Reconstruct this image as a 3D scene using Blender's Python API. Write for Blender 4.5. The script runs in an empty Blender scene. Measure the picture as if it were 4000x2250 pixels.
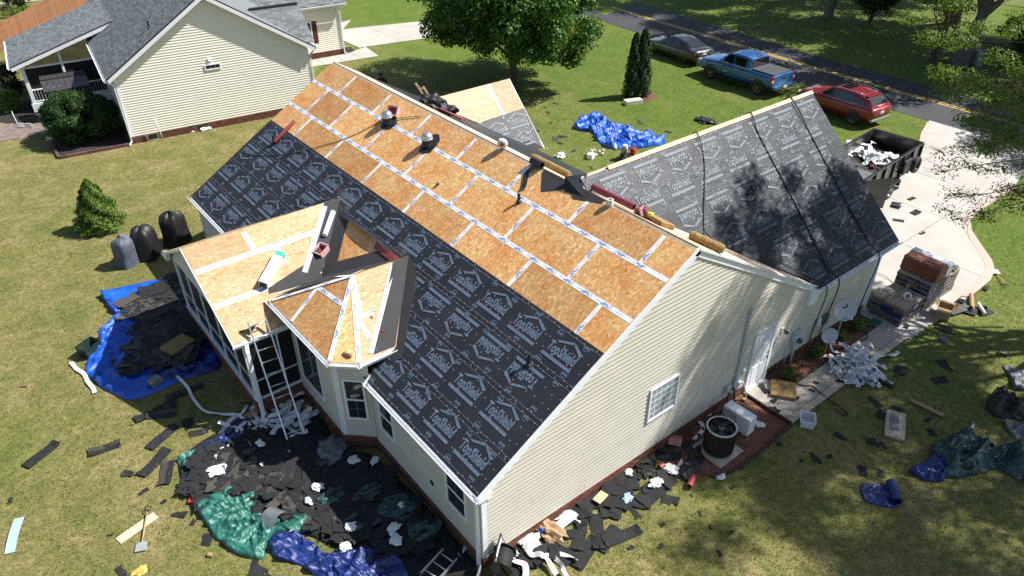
import bpy, bmesh, math, random
from mathutils import Vector, Matrix, noise
R = math.radians
scene = bpy.context.scene
# ------------------------------------------------------------------ camera, sky, sun, exposure
cam_d = bpy.data.cameras.new('camera'); cam = bpy.data.objects.new('camera', cam_d)
scene.collection.objects.link(cam); scene.camera = cam
cam_d.sensor_width = 36; cam_d.lens = 2884.1/4000*36; cam_d.clip_end = 600; cam_d.clip_start = .1
cam.location = (-11.927, -8.4751, 14.501)
_y, _p, _r = -0.6666, -0.5923, -0.006
_f = Vector((-math.sin(_y)*math.cos(_p), math.cos(_y)*math.cos(_p), math.sin(_p)))
_ri = Vector((math.cos(_y), math.sin(_y), 0)); _u = _ri.cross(_f)
_r2 = _ri*math.cos(_r)+_u*math.sin(_r); _u2 = _u*math.cos(_r)-_ri*math.sin(_r)
cam.rotation_euler = Matrix((_r2, _u2, -_f)).transposed().to_euler()
SUN = Vector((0.77, -0.38, 1.0)).normalized()          # towards the sun
world = bpy.data.worlds.new('World'); scene.world = world; world.use_nodes = True
nt = world.node_tree; sky = nt.nodes.new('ShaderNodeTexSky'); sky.sky_type = 'NISHITA'; sky.sun_disc = False
sky.sun_elevation = math.asin(SUN.z); sky.sun_rotation = math.atan2(SUN.x, SUN.y)
sky.air_density = 1.0; sky.dust_density = 1.0
nt.links.new(sky.outputs[0], nt.nodes['Background'].inputs[0]); nt.nodes['Background'].inputs[1].default_value = 0.08
sun_d = bpy.data.lights.new('sun', 'SUN'); sun_d.energy = 5.0; sun_d.angle = R(.53); sun_d.color = (1, .975, .93)
sun = bpy.data.objects.new('sun', sun_d); scene.collection.objects.link(sun)
sun.rotation_euler = (-SUN).to_track_quat('-Z', 'Y').to_euler(); sun.location = (30, -15, 40)
vs = scene.view_settings; vs.view_transform = 'Standard'; vs.look = 'None'; vs.exposure = 0.8; vs.gamma = 1; vs.use_curve_mapping = False
scene.cycles.use_denoising = False; scene.cycles.max_bounces = 6; scene.cycles.transparent_max_bounces = 12
scene.cycles.use_adaptive_sampling = True; scene.cycles.adaptive_threshold = .01
# ------------------------------------------------------------------ helpers
rnd = random.Random(7)
COL = scene.collection
def link(o, parent=None):
    COL.objects.link(o)
    if parent: o.parent = parent
    return o
def tag(o, label=None, cat=None, group=None, kind=None):
    if label: o['label'] = label
    if cat: o['category'] = cat
    if group: o['group'] = group
    if kind: o['kind'] = kind
    return o
def thing(name, label, cat, loc=(0, 0, 0), rz=0, group=None):
    o = bpy.data.objects.new(name, None); o.empty_display_size = .1
    l = tuple(loc); o.location = l if len(l) == 3 else (l[0], l[1], 0)
    o.rotation_euler = (0, 0, rz); link(o)
    return tag(o, label, cat, group)
class MB:
    def __init__(s): s.v = []; s.f = []
    def add(s, vs, fs):
        n = len(s.v); s.v += [tuple(v) for v in vs]; s.f += [tuple(i+n for i in f) for f in fs]; return s
    def hexa(s, p):  # 8 corners: bottom 4 ccw, top 4 ccw
        return s.add(p, [(0, 3, 2, 1), (4, 5, 6, 7), (0, 1, 5, 4), (1, 2, 6, 5), (2, 3, 7, 6), (3, 0, 4, 7)])
    def box(s, c, d, rz=0, M=None):
        x, y, z = d[0]/2, d[1]/2, d[2]/2
        p = [Vector(q) for q in ((-x, -y, -z), (x, -y, -z), (x, y, -z), (-x, y, -z), (-x, -y, z), (x, -y, z), (x, y, z), (-x, y, z))]
        if rz: p = [Matrix.Rotation(rz, 3, 'Z') @ q for q in p]
        if M: p = [M @ q for q in p]
        c = Vector(c); return s.hexa([q+c for q in p])
    def bx(s, x0, x1, y0, y1, z0, z1): return s.box(((x0+x1)/2, (y0+y1)/2, (z0+z1)/2), (abs(x1-x0), abs(y1-y0), abs(z1-z0)))
    def prism(s, poly, n, t):  # polygon of 3d points extruded by vector n*t
        n = Vector(n)*t; k = len(poly); a = [Vector(p) for p in poly]; b = [p+n for p in a]
        s.add(a+b, [tuple(range(k-1, -1, -1)), tuple(range(k, 2*k))]+[(i, (i+1) % k, (i+1) % k+k, i+k) for i in range(k)]); return s
    def beam(s, a, b, w, h, up=(0, 0, 1)):
        a, b = Vector(a), Vector(b); d = (b-a).normalized(); u = Vector(up); sd = d.cross(u)
        if sd.length < 1e-4: sd = d.cross(Vector((1, 0, 0)))
        sd.normalize(); u = sd.cross(d).normalized(); sd *= w/2; u *= h/2
        return s.hexa([a-sd-u, a+sd-u, b+sd-u, b-sd-u, a-sd+u, a+sd+u, b+sd+u, b-sd+u])
    def tube(s, pts, r, n=8, cap=True):
        pts = [Vector(p) for p in pts]; m = len(pts); vs = []; up = None
        rr = r if isinstance(r, (list, tuple)) else [r]*m
        for i, p in enumerate(pts):
            d = (pts[min(i+1, m-1)]-pts[max(i-1, 0)])
            if d.length < 1e-9: d = Vector((0, 0, 1))
            d.normalize()
            if up is None: up = d.orthogonal().normalized()
            up = (up-d*up.dot(d)); up = up.normalized() if up.length > 1e-6 else d.orthogonal().normalized()
            w = d.cross(up)
            vs += [p+(up*math.cos(2*math.pi*k/n)+w*math.sin(2*math.pi*k/n))*rr[i] for k in range(n)]
        fs = [(i*n+k, i*n+(k+1) % n, (i+1)*n+(k+1) % n, (i+1)*n+k) for i in range(m-1) for k in range(n)]
        if cap: fs += [tuple(range(n-1, -1, -1)), tuple(range((m-1)*n, m*n))]
        return s.add(vs, fs)
    def lathe(s, prof, n=20, c=(0, 0, 0), M=None, cap=True):
        m = len(prof); vs = []
        for r, z in prof:
            for k in range(n):
                q = Vector((r*math.cos(2*math.pi*k/n), r*math.sin(2*math.pi*k/n), z))
                vs.append((M @ q if M else q)+Vector(c))
        fs = [(i*n+k, i*n+(k+1) % n, (i+1)*n+(k+1) % n, (i+1)*n+k) for i in range(m-1) for k in range(n)]
        if cap: fs += [tuple(range(n-1, -1, -1)), tuple(range((m-1)*n, m*n))]
        return s.add(vs, fs)
    def grid(s, P):  # rows of points
        h, w = len(P), len(P[0]); return s.add([p for r in P for p in r], [(i*w+j, i*w+j+1, (i+1)*w+j+1, (i+1)*w+j) for i in range(h-1) for j in range(w-1)])
    def mesh(s, name='m'):
        me = bpy.data.meshes.new(name); me.from_pydata(s.v, [], s.f); me.update(); return me
    def build(s, name, mat=None, parent=None, smooth=False, loc=None, bevel=0, fix=True):
        me = s.mesh(name)
        if fix or bevel:
            bm = bmesh.new(); bm.from_mesh(me)
            if fix: bmesh.ops.recalc_face_normals(bm, faces=bm.faces)
            if bevel: bmesh.ops.bevel(bm, geom=[e for e in bm.edges if e.is_manifold and e.calc_face_angle(0) > .5], offset=bevel, segments=2, affect='EDGES', profile=.6)
            bm.to_mesh(me); bm.free()
        if smooth is True: me.polygons.foreach_set('use_smooth', [True]*len(me.polygons))
        elif smooth: me.polygons.foreach_set('use_smooth', [True]*len(me.polygons)); me.set_sharp_from_angle(angle=R(smooth))
        if mat: me.materials.append(mat)
        o = bpy.data.objects.new(name, me)
        if loc: o.location = loc
        return link(o, parent)
def copy_tree(o, parent=None):
    c = o.copy(); COL.objects.link(c); c.parent = parent
    for ch in o.children: copy_tree(ch, c)
    return c
def inst(name, mesh, M, parent=None, loc=None):
    o = bpy.data.objects.new(name, mesh); link(o, parent); o.matrix_local = M; return o
BOX = None
def pieces(parent, name, mat, mats, limit=300, stuff=None):
    """alike pieces: unit boxes under the given matrices; the nearest ones single objects, the rest one part"""
    unit = MB().box((0, 0, 0), (1, 1, 1)).mesh(name); unit.materials.append(mat)
    W = Matrix(); q = parent
    while q is not None: W = q.matrix_basis @ W; q = q.parent
    cl = W.inverted() @ cam.location
    mats = sorted(mats, key=lambda m: (m.translation-cl).length)
    for m in mats[:limit]: inst(name, unit, m, parent)
    if len(mats) > limit:
        b = MB()
        for m in mats[limit:]:
            b.hexa([m @ Vector(q) for q in ((-.5, -.5, -.5), (.5, -.5, -.5), (.5, .5, -.5), (-.5, .5, -.5), (-.5, -.5, .5), (.5, -.5, .5), (.5, .5, .5), (-.5, .5, .5))])
        tag(b.build(stuff or name+'_field', mat, parent), kind='stuff')
def frame(o, u, n):  # matrix with x axis u, z axis n
    u = Vector(u).normalized(); n = Vector(n).normalized(); v = n.cross(u)
    return Matrix.Translation(o) @ Matrix((u, v, n)).transposed().to_4x4()
# ------------------------------------------------------------------ materials
MATS = {}
def nodes(m):
    m.use_nodes = True; t = m.node_tree; return t, t.nodes['Principled BSDF']
def N(t, kind, **kw):
    n = t.nodes.new('ShaderNode'+kind)
    for k, v in kw.items():
        if k in n.inputs: n.inputs[k].default_value = v
        else: setattr(n, k, v)
    return n
def L(t, a, b): t.links.new(a, b)
def ramp(t, fac, stops):
    r = t.nodes.new('ShaderNodeValToRGB'); e = r.color_ramp.elements
    while len(e) < len(stops): e.new(.5)
    for i, (p, c) in enumerate(stops): e[i].position = p; e[i].color = (*c, 1)
    L(t, fac, r.inputs[0]); return r.outputs[0]
def mixc(t, fac, a, b, mode='MIX'):
    m = t.nodes.new('ShaderNodeMix'); m.data_type = 'RGBA'; m.blend_type = mode
    for sock, v in ((m.inputs[0], fac), (m.inputs[6], a), (m.inputs[7], b)):
        if hasattr(v, 'is_output'): L(t, v, sock)
        elif isinstance(v, (int, float)): sock.default_value = v
        else: sock.default_value = (*v, 1)
    return m.outputs[2]
def coords(t, scale=(1, 1, 1), rot=(0, 0, 0), src='Object'):
    tc = t.nodes.new('ShaderNodeTexCoord'); mp = t.nodes.new('ShaderNodeMapping')
    mp.inputs['Scale'].default_value = scale; mp.inputs['Rotation'].default_value = rot; L(t, tc.outputs[src], mp.inputs[0]); return mp.outputs[0]
def noisen(t, vec, scale, detail=4, rough=.55, dist=0):
    n = N(t, 'TexNoise', Scale=scale, Detail=detail, Roughness=rough, Distortion=dist); L(t, vec, n.inputs['Vector']); return n.outputs['Fac']
def bump(t, b, h, strength=.3, dist=.02):
    bp = N(t, 'Bump', Strength=strength, Distance=dist); L(t, h, bp.inputs['Height']); L(t, bp.outputs[0], b.inputs['Normal']); return bp
def rand01(t):
    oi = t.nodes.new('ShaderNodeObjectInfo'); g = t.nodes.new('ShaderNodeNewGeometry')
    a = N(t, 'Math', operation='ADD'); L(t, oi.outputs['Random'], a.inputs[0]); L(t, g.outputs['Random Per Island'], a.inputs[1])
    f = N(t, 'Math', operation='FRACT'); L(t, a.outputs[0], f.inputs[0]); return f.outputs[0]
def mk(name, col, rough=.6, metal=0, var=.15, vs=3., bmp=0, bs=40., rv=0, spec=.5, coat=0, alpha=1, trans=0, src='Object', emit=0):
    if name in MATS: return MATS[name]
    m = bpy.data.materials.new(name); t, b = nodes(m); MATS[name] = m
    b.inputs['Roughness'].default_value = rough; b.inputs['Metallic'].default_value = metal; b.inputs['Specular IOR Level'].default_value = spec
    if coat: b.inputs['Coat Weight'].default_value = coat; b.inputs['Coat Roughness'].default_value = .08
    if alpha < 1: b.inputs['Alpha'].default_value = alpha
    if trans: b.inputs['Transmission Weight'].default_value = trans
    v = coords(t, src=src)
    c = Vector(col)
    if var:
        f = noisen(t, v, vs, 5, .6)
        out = ramp(t, f, [(.3, tuple(c*(1-var))), (.7, tuple(min(1, x*(1+var)) for x in c))])
    else: out = None; b.inputs['Base Color'].default_value = (*col, 1)
    if rv:
        r = rand01(t); k = ramp(t, r, [(0, (1-rv,)*3), (1, (1+rv,)*3)]); 
        k = ramp(t, r, [(0, (1-rv,)*3), (1, (1,)*3)])
        out = mixc(t, 1, out if out else tuple(col), k, 'MULTIPLY')
    if out: L(t, out, b.inputs['Base Color'])
    if bmp: bump(t, b, noisen(t, v, bs, 4, .6), bmp, .02)
    return m

def m_grass():
    m = bpy.data.materials.new('grass'); t, b = nodes(m); MATS['grass'] = m
    v = coords(t, src='Object'); b.inputs['Roughness'].default_value = .85; b.inputs['Specular IOR Level'].default_value = .15
    big = noisen(t, v, .16, 4, .6); mid = noisen(t, v, .75, 7, .72, .6); fine = noisen(t, v, 5.5, 4, .7); vf = noisen(t, v, 21, 4, .8)
    base = ramp(t, mid, [(.32, (.105, .122, .036)), (.5, (.168, .156, .060)), (.68, (.250, .200, .105))])   # green to straw
    lush = ramp(t, mid, [(.3, (.062, .120, .015)), (.7, (.120, .155, .030))])
    # the lawn by the street and in front is greener than the dry one behind the house
    sp = t.nodes.new('ShaderNodeSeparateXYZ'); L(t, v, sp.inputs[0])
    mr = N(t, 'MapRange'); mr.inputs['From Min'].default_value = 3; mr.inputs['From Max'].default_value = 17; L(t, sp.outputs[0], mr.inputs[0])
    a = N(t, 'Math', operation='ADD'); L(t, mr.outputs[0], a.inputs[0]); 
    sb = N(t, 'Math', operation='MULTIPLY_ADD'); L(t, big, sb.inputs[0]); sb.inputs[1].default_value = 1.6; sb.inputs[2].default_value = -.8; L(t, sb.outputs[0], a.inputs[1])
    a.use_clamp = True
    c = mixc(t, a.outputs[0], base, lush)
    k = ramp(t, fine, [(.3, (.60, .66, .56)), (.7, (1.32, 1.26, 1.24))]); c = mixc(t, 1, c, k, 'MULTIPLY')
    k = ramp(t, vf, [(.28, (.40, .46, .36)), (.72, (1.65, 1.56, 1.5))]); c = mixc(t, .9, c, k, 'MULTIPLY')
    # sandy bare patches
    bare = noisen(t, v, .33, 4, .7); bm = ramp(t, bare, [(.69, (0, 0, 0)), (.78, (1, 1, 1))])
    c = mixc(t, bm, c, (.30, .235, .16)); L(t, c, b.inputs['Base Color'])
    h = mixc(t, .5, vf, fine); bump(t, b, h, .9, .05); return m
def m_asphalt():
    m = bpy.data.materials.new('asphalt'); t, b = nodes(m); MATS['asphalt'] = m; v = coords(t)
    b.inputs['Roughness'].default_value = .8
    a = noisen(t, v, .5, 5, .6); f = noisen(t, v, 60, 3, .7)
    c = ramp(t, a, [(.3, (.024, .024, .027)), (.7, (.044, .044, .048))]); k = ramp(t, f, [(.3, (.7,)*3), (.75, (1.5,)*3)])
    L(t, mixc(t, 1, c, k, 'MULTIPLY'), b.inputs['Base Color']); bump(t, b, f, .4, .01); return m
def m_concrete(name, c0, c1):
    m = bpy.data.materials.new(name); t, b = nodes(m); MATS[name] = m; v = coords(t)
    b.inputs['Roughness'].default_value = .8; a = noisen(t, v, .7, 6, .65); f = noisen(t, v, 30, 4, .7)
    c = ramp(t, a, [(.3, c0), (.7, c1)]); k = ramp(t, f, [(.25, (.84,)*3), (.7, (1.08,)*3)])
    st = noisen(t, v, 2.3, 5, .75, 1.); ks = ramp(t, st, [(.22, (.72, .70, .66)), (.42, (1,)*3)])
    L(t, mixc(t, 1, mixc(t, 1, c, k, 'MULTIPLY'), ks, 'MULTIPLY'), b.inputs['Base Color']); bump(t, b, f, .15, .01); return m
def m_osb(name, dark, mid, light, red):
    m = bpy.data.materials.new(name); t, b = nodes(m); MATS[name] = m
    v = coords(t); b.inputs['Roughness'].default_value = .62
    oi = t.nodes.new('ShaderNodeObjectInfo'); ad = N(t, 'VectorMath', operation='ADD'); ml = N(t, 'VectorMath', operation='SCALE'); cmb = t.nodes.new('ShaderNodeCombineXYZ')
    for i in range(3): L(t, oi.outputs['Random'], cmb.inputs[i])
    L(t, cmb.outputs[0], ml.inputs[0]); ml.inputs['Scale'].default_value = 37.; L(t, v, ad.inputs[0]); L(t, ml.outputs[0], ad.inputs[1])
    outs = []
    for k, (rot, sc) in enumerate((((.5, .2, .3), (7, 26, 26)), ((.1, .6, 1.4), (7, 24, 24)))):
        mp = t.nodes.new('ShaderNodeMapping'); mp.inputs['Rotation'].default_value = rot; mp.inputs['Scale'].default_value = sc; L(t, ad.outputs[0], mp.inputs[0])
        vo = N(t, 'TexVoronoi', Scale=1., Randomness=1.); L(t, mp.outputs[0], vo.inputs['Vector']); sp = t.nodes.new('ShaderNodeSeparateColor'); L(t, vo.outputs['Color'], sp.inputs[0]); outs.append(sp.outputs[0])
    mx = N(t, 'Math', operation='MAXIMUM'); L(t, outs[0], mx.inputs[0]); L(t, outs[1], mx.inputs[1])
    c = ramp(t, mx.outputs[0], [(.12, dark), (.45, mid), (.78, mid), (1, light)])
    big = noisen(t, ad.outputs[0], 1.1, 4, .6); k = ramp(t, big, [(.42, (1, 1, 1)), (.68, red)]); c = mixc(t, 1, c, k, 'MULTIPLY')
    fl = noisen(t, ad.outputs[0], 11, 3, .7); k = ramp(t, fl, [(.3, (.78, .76, .72)), (.6, (1.08,)*3)]); c = mixc(t, 1, c, k, 'MULTIPLY')
    r = ramp(t, oi.outputs['Random'], [(0, (.76, .72, .66)), (.5, (1, 1, 1)), (1, (1.12, 1.10, 1.08))]); c = mixc(t, 1, c, r, 'MULTIPLY')
    st = noisen(t, v, 3.1, 5, .8, .4); k = ramp(t, st, [(.22, (.70, .64, .58)), (.30, (1,)*3)]); c = mixc(t, 1, c, k, 'MULTIPLY')
    L(t, c, b.inputs['Base Color']); bump(t, b, mx.outputs[0], .25, .01); return m
def m_felt(name, col, sheen_rough, wr, axis):
    m = bpy.data.materials.new(name); t, b = nodes(m); MATS[name] = m
    v = coords(t); b.inputs['Roughness'].default_value = sheen_rough; b.inputs['Specular IOR Level'].default_value = .4 if name == 'felt' else .2
    a = noisen(t, v, .8, 5, .65, .5); c = ramp(t, a, [(.3, tuple(x*.75 for x in col)), (.7, tuple(x*1.35 for x in col))])
    f = noisen(t, v, 45, 2, .6); k = ramp(t, f, [(.3, (.8,)*3), (.7, (1.2,)*3)]); L(t, mixc(t, 1, c, k, 'MULTIPLY'), b.inputs['Base Color'])
    mp = t.nodes.new('ShaderNodeMapping'); mp.inputs['Scale'].default_value = axis; L(t, v, mp.inputs[0])
    w = noisen(t, mp.outputs[0], wr, 5, .6, .35)
    bp = bump(t, b, w, .28, .06); return m
def m_brick():
    return mk('brick', (.20, .068, .042), .85, var=.25, vs=25, bmp=.3, bs=60, rv=.55)
def m_foliage(name, a, bcol, tr=.35):
    m = bpy.data.materials.new(name); t, b = nodes(m); MATS[name] = m
    r = rand01(t); c = ramp(t, r, [(0, a), (1, bcol)]); b.inputs['Roughness'].default_value = .5; b.inputs['Specular IOR Level'].default_value = .3
    L(t, c, b.inputs['Base Color']); tb = t.nodes.new('ShaderNodeBsdfTranslucent'); L(t, mixc(t, 1, c, (1.2, 1.35, .5), 'MULTIPLY'), tb.inputs[0])
    ms = t.nodes.new('ShaderNodeMixShader'); ms.inputs[0].default_value = tr; L(t, b.outputs[0], ms.inputs[1]); L(t, tb.outputs[0], ms.inputs[2])
    L(t, ms.outputs[0], t.nodes['Material Output'].inputs[0]); return m
GRASS = m_grass(); ASPH = m_asphalt(); CONC = m_concrete('concrete', (.36, .335, .295), (.45, .42, .375)); WALK = m_concrete('walk_concrete', (.33, .285, .235), (.42, .37, .31))
OSB = m_osb('osb_board', (.47, .245, .085), (.62, .350, .130), (.80, .55, .28), (.94, .70, .52))
OSBN = m_osb('osb_board_new', (.36, .225, .105), (.50, .345, .19), (.60, .45, .28), (.96, .88, .80))
FELT = m_felt('felt', (.014, .0155, .0205), .62, 2.2, (1, 1, 1)); FELTG = m_felt('felt_garage', (.022, .0265, .032), .48, 1.1, (1.0, 2.2, 2.2))
MEMB = mk('membrane', (.028, .027, .028), .8, var=.2, vs=2, bmp=.2, bs=50)
PRINT = mk('felt_print', (.095, .130, .180), .6, var=.1, vs=8); PRINTG = mk('felt_print_grey', (.066, .085, .108), .55, var=.15, vs=6)
TAPE = mk('deck_tape', (.74, .75, .76), .45, var=.06, vs=4); TAPEINK = mk('tape_ink', (.02, .13, .42), .5, var=0)
SIDE = mk('siding_cream', (.56, .525, .44), .5, var=.05, vs=1.5, rv=.05); SIDEN = mk('siding_neighbour', (.80, .765, .64), .5, var=.04, vs=1.5, rv=.04)
WHITE = mk('white_trim', (.78, .79, .80), .4, var=.05, vs=3); WHITED = mk('dirty_white', (.62, .63, .62), .5, var=.2, vs=6)
BRICK = m_brick(); MORT = mk('mortar', (.34, .29, .25), .9, var=.2, vs=20)
WOOD = mk('new_lumber', (.60, .40, .24), .6, var=.2, vs=6); WOODO = mk('old_wood', (.40, .33, .24), .8, var=.3, vs=9)
BLACK = mk('black_plastic', (.012, .012, .013), .5, var=.2, vs=5); RUBBER = mk('rubber', (.018, .018, .018), .75, var=.2, vs=8)
GALV = mk('galvanised', (.55, .56, .57), .38, metal=.85, var=.15, vs=6); ALU = mk('aluminium', (.62, .62, .62), .35, metal=.9, var=.12, vs=5); DGAL = mk('dull_grey_metal', (.36, .38, .38), .5, metal=.3, var=.15, vs=5)
GLASS = mk('window_glass', (.020, .026, .030), .06, var=0, spec=.8); SCREEN = mk('insect_screen', (.012, .013, .014), .55, var=.2, vs=2, spec=.25)
RED = mk('red_plastic', (.42, .03, .025), .4, var=.12, vs=5)

# ------------------------------------------------------------------ ground, road, paving
def sheet(name, pts, z, mat, kind='structure', parent=None, th=0):
    b = MB()
    if th: b.prism([(x, y, z-th) for x, y in pts], (0, 0, 1), th)
    else: b.add([(x, y, z) for x, y in pts], [tuple(range(len(pts)))])
    o = b.build(name, mat, parent)
    if kind: o['kind'] = kind
    return o
def lawn():
    b = MB(); n = 90
    # one sheet to the horizon: dense near, stretched outwards
    def ax(i): t = (i/n*2-1); return math.copysign(abs(t)**2.6, t)*260+12*t
    P = []
    for j in range(n+1):
        row = []
        for i in range(n+1):
            x, y = ax(i)+8, ax(j)+14
            r = math.hypot(x-8, y-14); z = .06*noise.noise((x*.13, y*.13, 0))*min(1, max(0, (r-18)/20)) if r > 18 else 0
            row.append((x, y, z-.004))
        P.append(row)
    b.grid(P); o = b.build('lawn', GRASS, smooth=True, fix=False); o['kind'] = 'structure'
lawn()
Rn = [(26.5, -60), (27.6, -20), (28.2, 0), (28.25, 7), (28.35, 15), (29.05, 31), (30.6, 50), (33.5, 80), (38, 120)]
Rf = [(31.9, -60), (33.0, -20), (33.6, 0), (33.65, 10), (33.9, 18), (35.2, 31), (37.2, 50), (40.3, 80), (45, 120)]
road = sheet('road', Rn+Rf[::-1], .010, ASPH)
YEL = mk('yellow_paint', (.55, .36, .06), .6, var=.25, vs=6)
def lerp(a, b, t): return a+(b-a)*t
for off in (-.13, .13):
    mid = [((a[0]+b[0])/2+.35+off, a[1]) for a, b in zip(Rn, Rf)]
    b = MB(); pts = [(x-.055, y, .016) for x, y in mid]; pt2 = [(x+.055, y, .016) for x, y in mid]
    b.grid([pts, pt2]); b.build('centre_line', YEL, road)
# our drive: cast slabs between joints, on a base sheet that shows in the joints
JOINT = mk('joint_dark', (.12, .105, .09), .9, var=.2)
drive_pts = [(9.4, -1.75), (13.8, -1.79), (14.9, -1.76), (15.7, -1.55), (16.3, -1.2), (17.0, -.58), (18.0, .28), (18.9, .74), (20.5, .85), (23.3, .84), (25.5, 1.3), (27.3, 2.0), (28.24, 2.3), (28.27, 7.05), (27.3, 6.75), (26.3, 6.45), (25, 5.9), (23.5, 5.55), (21.5, 5.4), (16, 6.6), (13, 7.8), (9.4, 8.0)]
drv = sheet('driveway', drive_pts, .012, JOINT)
def clip_poly(poly, a, b, c):  # keep a*x+b*y<=c
    out = []
    for i in range(len(poly)):
        p, q = poly[i-1], poly[i]; dp, dq = a*p[0]+b*p[1]-c, a*q[0]+b*q[1]-c
        if (dp < 0) != (dq < 0): t = dp/(dp-dq); out.append((p[0]+(q[0]-p[0])*t, p[1]+(q[1]-p[1])*t))
        if dq <= 0: out.append(q)
    return out
def slabs(parent, poly, xs, ys, mat, z, th=.02, gap=.012):
    for i in range(len(xs)-1):
        for j in range(len(ys)-1):
            p = poly
            for cl in ((-1, 0, -(xs[i]+gap)), (1, 0, xs[i+1]-gap), (0, -1, -(ys[j]+gap)), (0, 1, ys[j+1]-gap)): p = clip_poly(p, *cl)
            if len(p) > 2:
                ar = abs(sum(p[k-1][0]*p[k][1]-p[k][0]*p[k-1][1] for k in range(len(p))))/2
                if ar > .03: sheet('slab', p, z, mat, None, parent, th)
slabs(drv, drive_pts, [9.4, 12.1, 14.9, 18.2, 21.6, 25, 28.3], [-1.8, 1.45, 4.7, 8.1], CONC, .034)
# pinkish cast edging that runs round the free edge of the drive
BAND = m_concrete('edging_concrete', (.40, .325, .26), (.47, .39, .315))
def band(name, pts, w, z, mat, parent, h=.03):
    b = MB(); P = [Vector((*p, 0)) for p in pts]; a = []; c = []
    for i, p in enumerate(P):
        d = (P[min(i+1, len(P)-1)]-P[max(i-1, 0)]).normalized(); nrm = Vector((-d.y, d.x, 0)); a.append(p); c.append(p+nrm*w)
    top = [[(q.x, q.y, z) for q in a], [(q.x, q.y, z) for q in c]]; b.grid(top)
    b.grid([[(q.x, q.y, z-h) for q in a], [(q.x, q.y, z) for q in a]]); b.grid([[(q.x, q.y, z) for q in c], [(q.x, q.y, z-h) for q in c]])
    return b.build(name, mat, parent)
band('edging_band', [(10.6, -1.8), (13.8, -1.84), (14.95, -1.81), (15.75, -1.6), (16.36, -1.24), (17.05, -.62), (18.03, .24), (18.9, .69), (20.5, .80), (23.3, .79)], .30, .040, BAND, drv)
band('edging_band', [(28.0, 7.02), (27.3, 6.79), (26.3, 6.49), (25, 5.94), (23.5, 5.6)], .28, .040, BAND, drv)
# walkway along the gable wall
walk_pts = [(3.2, -1.64), (9.38, -1.66), (9.38, -.74), (4.22, -.74), (4.22, -.03), (3.2, -.03)]
wk = sheet('walkway', walk_pts, .014, JOINT)
slabs(wk, [(3.2, -1.42), (9.38, -1.44), (9.38, -.74), (4.22, -.74), (4.22, -.03), (3.2, -.03)], [3.19, 4.28, 5.55, 6.9, 8.15, 9.4], [-1.7, -.76, 0], WALK, .045, .03, .008)
band('edging_band', [(3.2, -1.65), (9.38, -1.67)], .21, .052, BAND, wk)
# neighbour's drive and path
nd = sheet('neighbour_driveway', [(14.6, 45), (12.83, 42.95), (18.4, 41.3), (24, 39.3), (29.6, 37.5), (29.25, 33.6), (24, 35.2), (15.65, 37.2), (11.94, 37.95), (11.5, 38.0), (11.5, 44.5)], .010, JOINT)
slabs(nd, [(14.6, 45), (12.83, 42.95), (18.4, 41.3), (24, 39.3), (29.6, 37.5), (29.25, 33.6), (24, 35.2), (15.65, 37.2), (11.94, 37.95), (11.5, 38.0), (11.5, 44.5)], [11, 14.6, 18.2, 22, 26, 30], [33, 39.4, 42.4, 46], CONC, .03)
np_ = sheet('neighbour_path', [(5.5, 36.4), (11.57, 35.5), (11.94, 37.9), (10.3, 37.3), (5.5, 37.6)], .009, JOINT)
slabs(np_, [(5.5, 36.4), (11.57, 35.5), (11.94, 37.9), (10.3, 37.3), (5.5, 37.6)], [5, 6.6, 8.0, 9.3, 10.5, 12.2], [35, 38.5], CONC, .03)
sheet('opposite_driveway', [(36.9, 45.5), (36.2, 38), (48, 35), (52, 40)], .009, CONC)
# mulch beds
def m_mulch(name, a, c, d):
    m = bpy.data.materials.new(name); t, b = nodes(m); MATS[name] = m; v = coords(t); b.inputs['Roughness'].default_value = .9
    mp = t.nodes.new('ShaderNodeMapping'); mp.inputs['Scale'].default_value = (24, 62, 40); mp.inputs['Rotation'].default_value = (0, 0, .6); L(t, v, mp.inputs[0])
    vo = N(t, 'TexVoronoi', Scale=1.); L(t, mp.outputs[0], vo.inputs['Vector']); sp = t.nodes.new('ShaderNodeSeparateColor'); L(t, vo.outputs['Color'], sp.inputs[0])
    k = ramp(t, sp.outputs[0], [(0, a), (.6, c), (1, d)]); n = noisen(t, v, 1.5, 4); k2 = ramp(t, n, [(.3, (.7,)*3), (.7, (1.15,)*3)])
    L(t, mixc(t, 1, k, k2, 'MULTIPLY'), b.inputs['Base Color']); bump(t, b, sp.outputs[0], .9, .03); return m
MULCH = m_mulch('red_mulch', (.06, .02, .012), (.17, .062, .036), (.30, .13, .075)); DMULCH = m_mulch('dark_mulch', (.012, .009, .008), (.03, .022, .018), (.06, .045, .035))
def bed(name, pts, mat, h=.07):
    cx = sum(p[0] for p in pts)/len(pts); cy = sum(p[1] for p in pts)/len(pts); b = MB(); P = []
    fine = []
    for i in range(len(pts)):
        p, q = pts[i], pts[(i+1) % len(pts)]
        for k in range(5): fine.append((lerp(p[0], q[0], k/5), lerp(p[1], q[1], k/5)))
    fine.append(fine[0])
    for r in (1, .97, .85, .65, .4, .15, 0):
        P.append([(lerp(cx, x, r), lerp(cy, y, r), .006+(h*(1-r**6)+.03*noise.noise((x*r*4, y*r*4, 1)) if r < 1 else 0)) for x, y in fine])
    b.grid(P); o = b.build(name, mat, smooth=True); o['kind'] = 'structure'; return o
bed('mulch_bed', [(3.17, -.04), (3.17, -1.62), (1.53, -1.71), (.53, -1.66), (-.02, -1.43), (-.35, -1.1), (-.6, -.04)], MULCH)
bed('mulch_bed', [(9.2, -.06), (9.2, -.71), (4.25, -.71), (4.25, -.06)], MULCH, .06)
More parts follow.
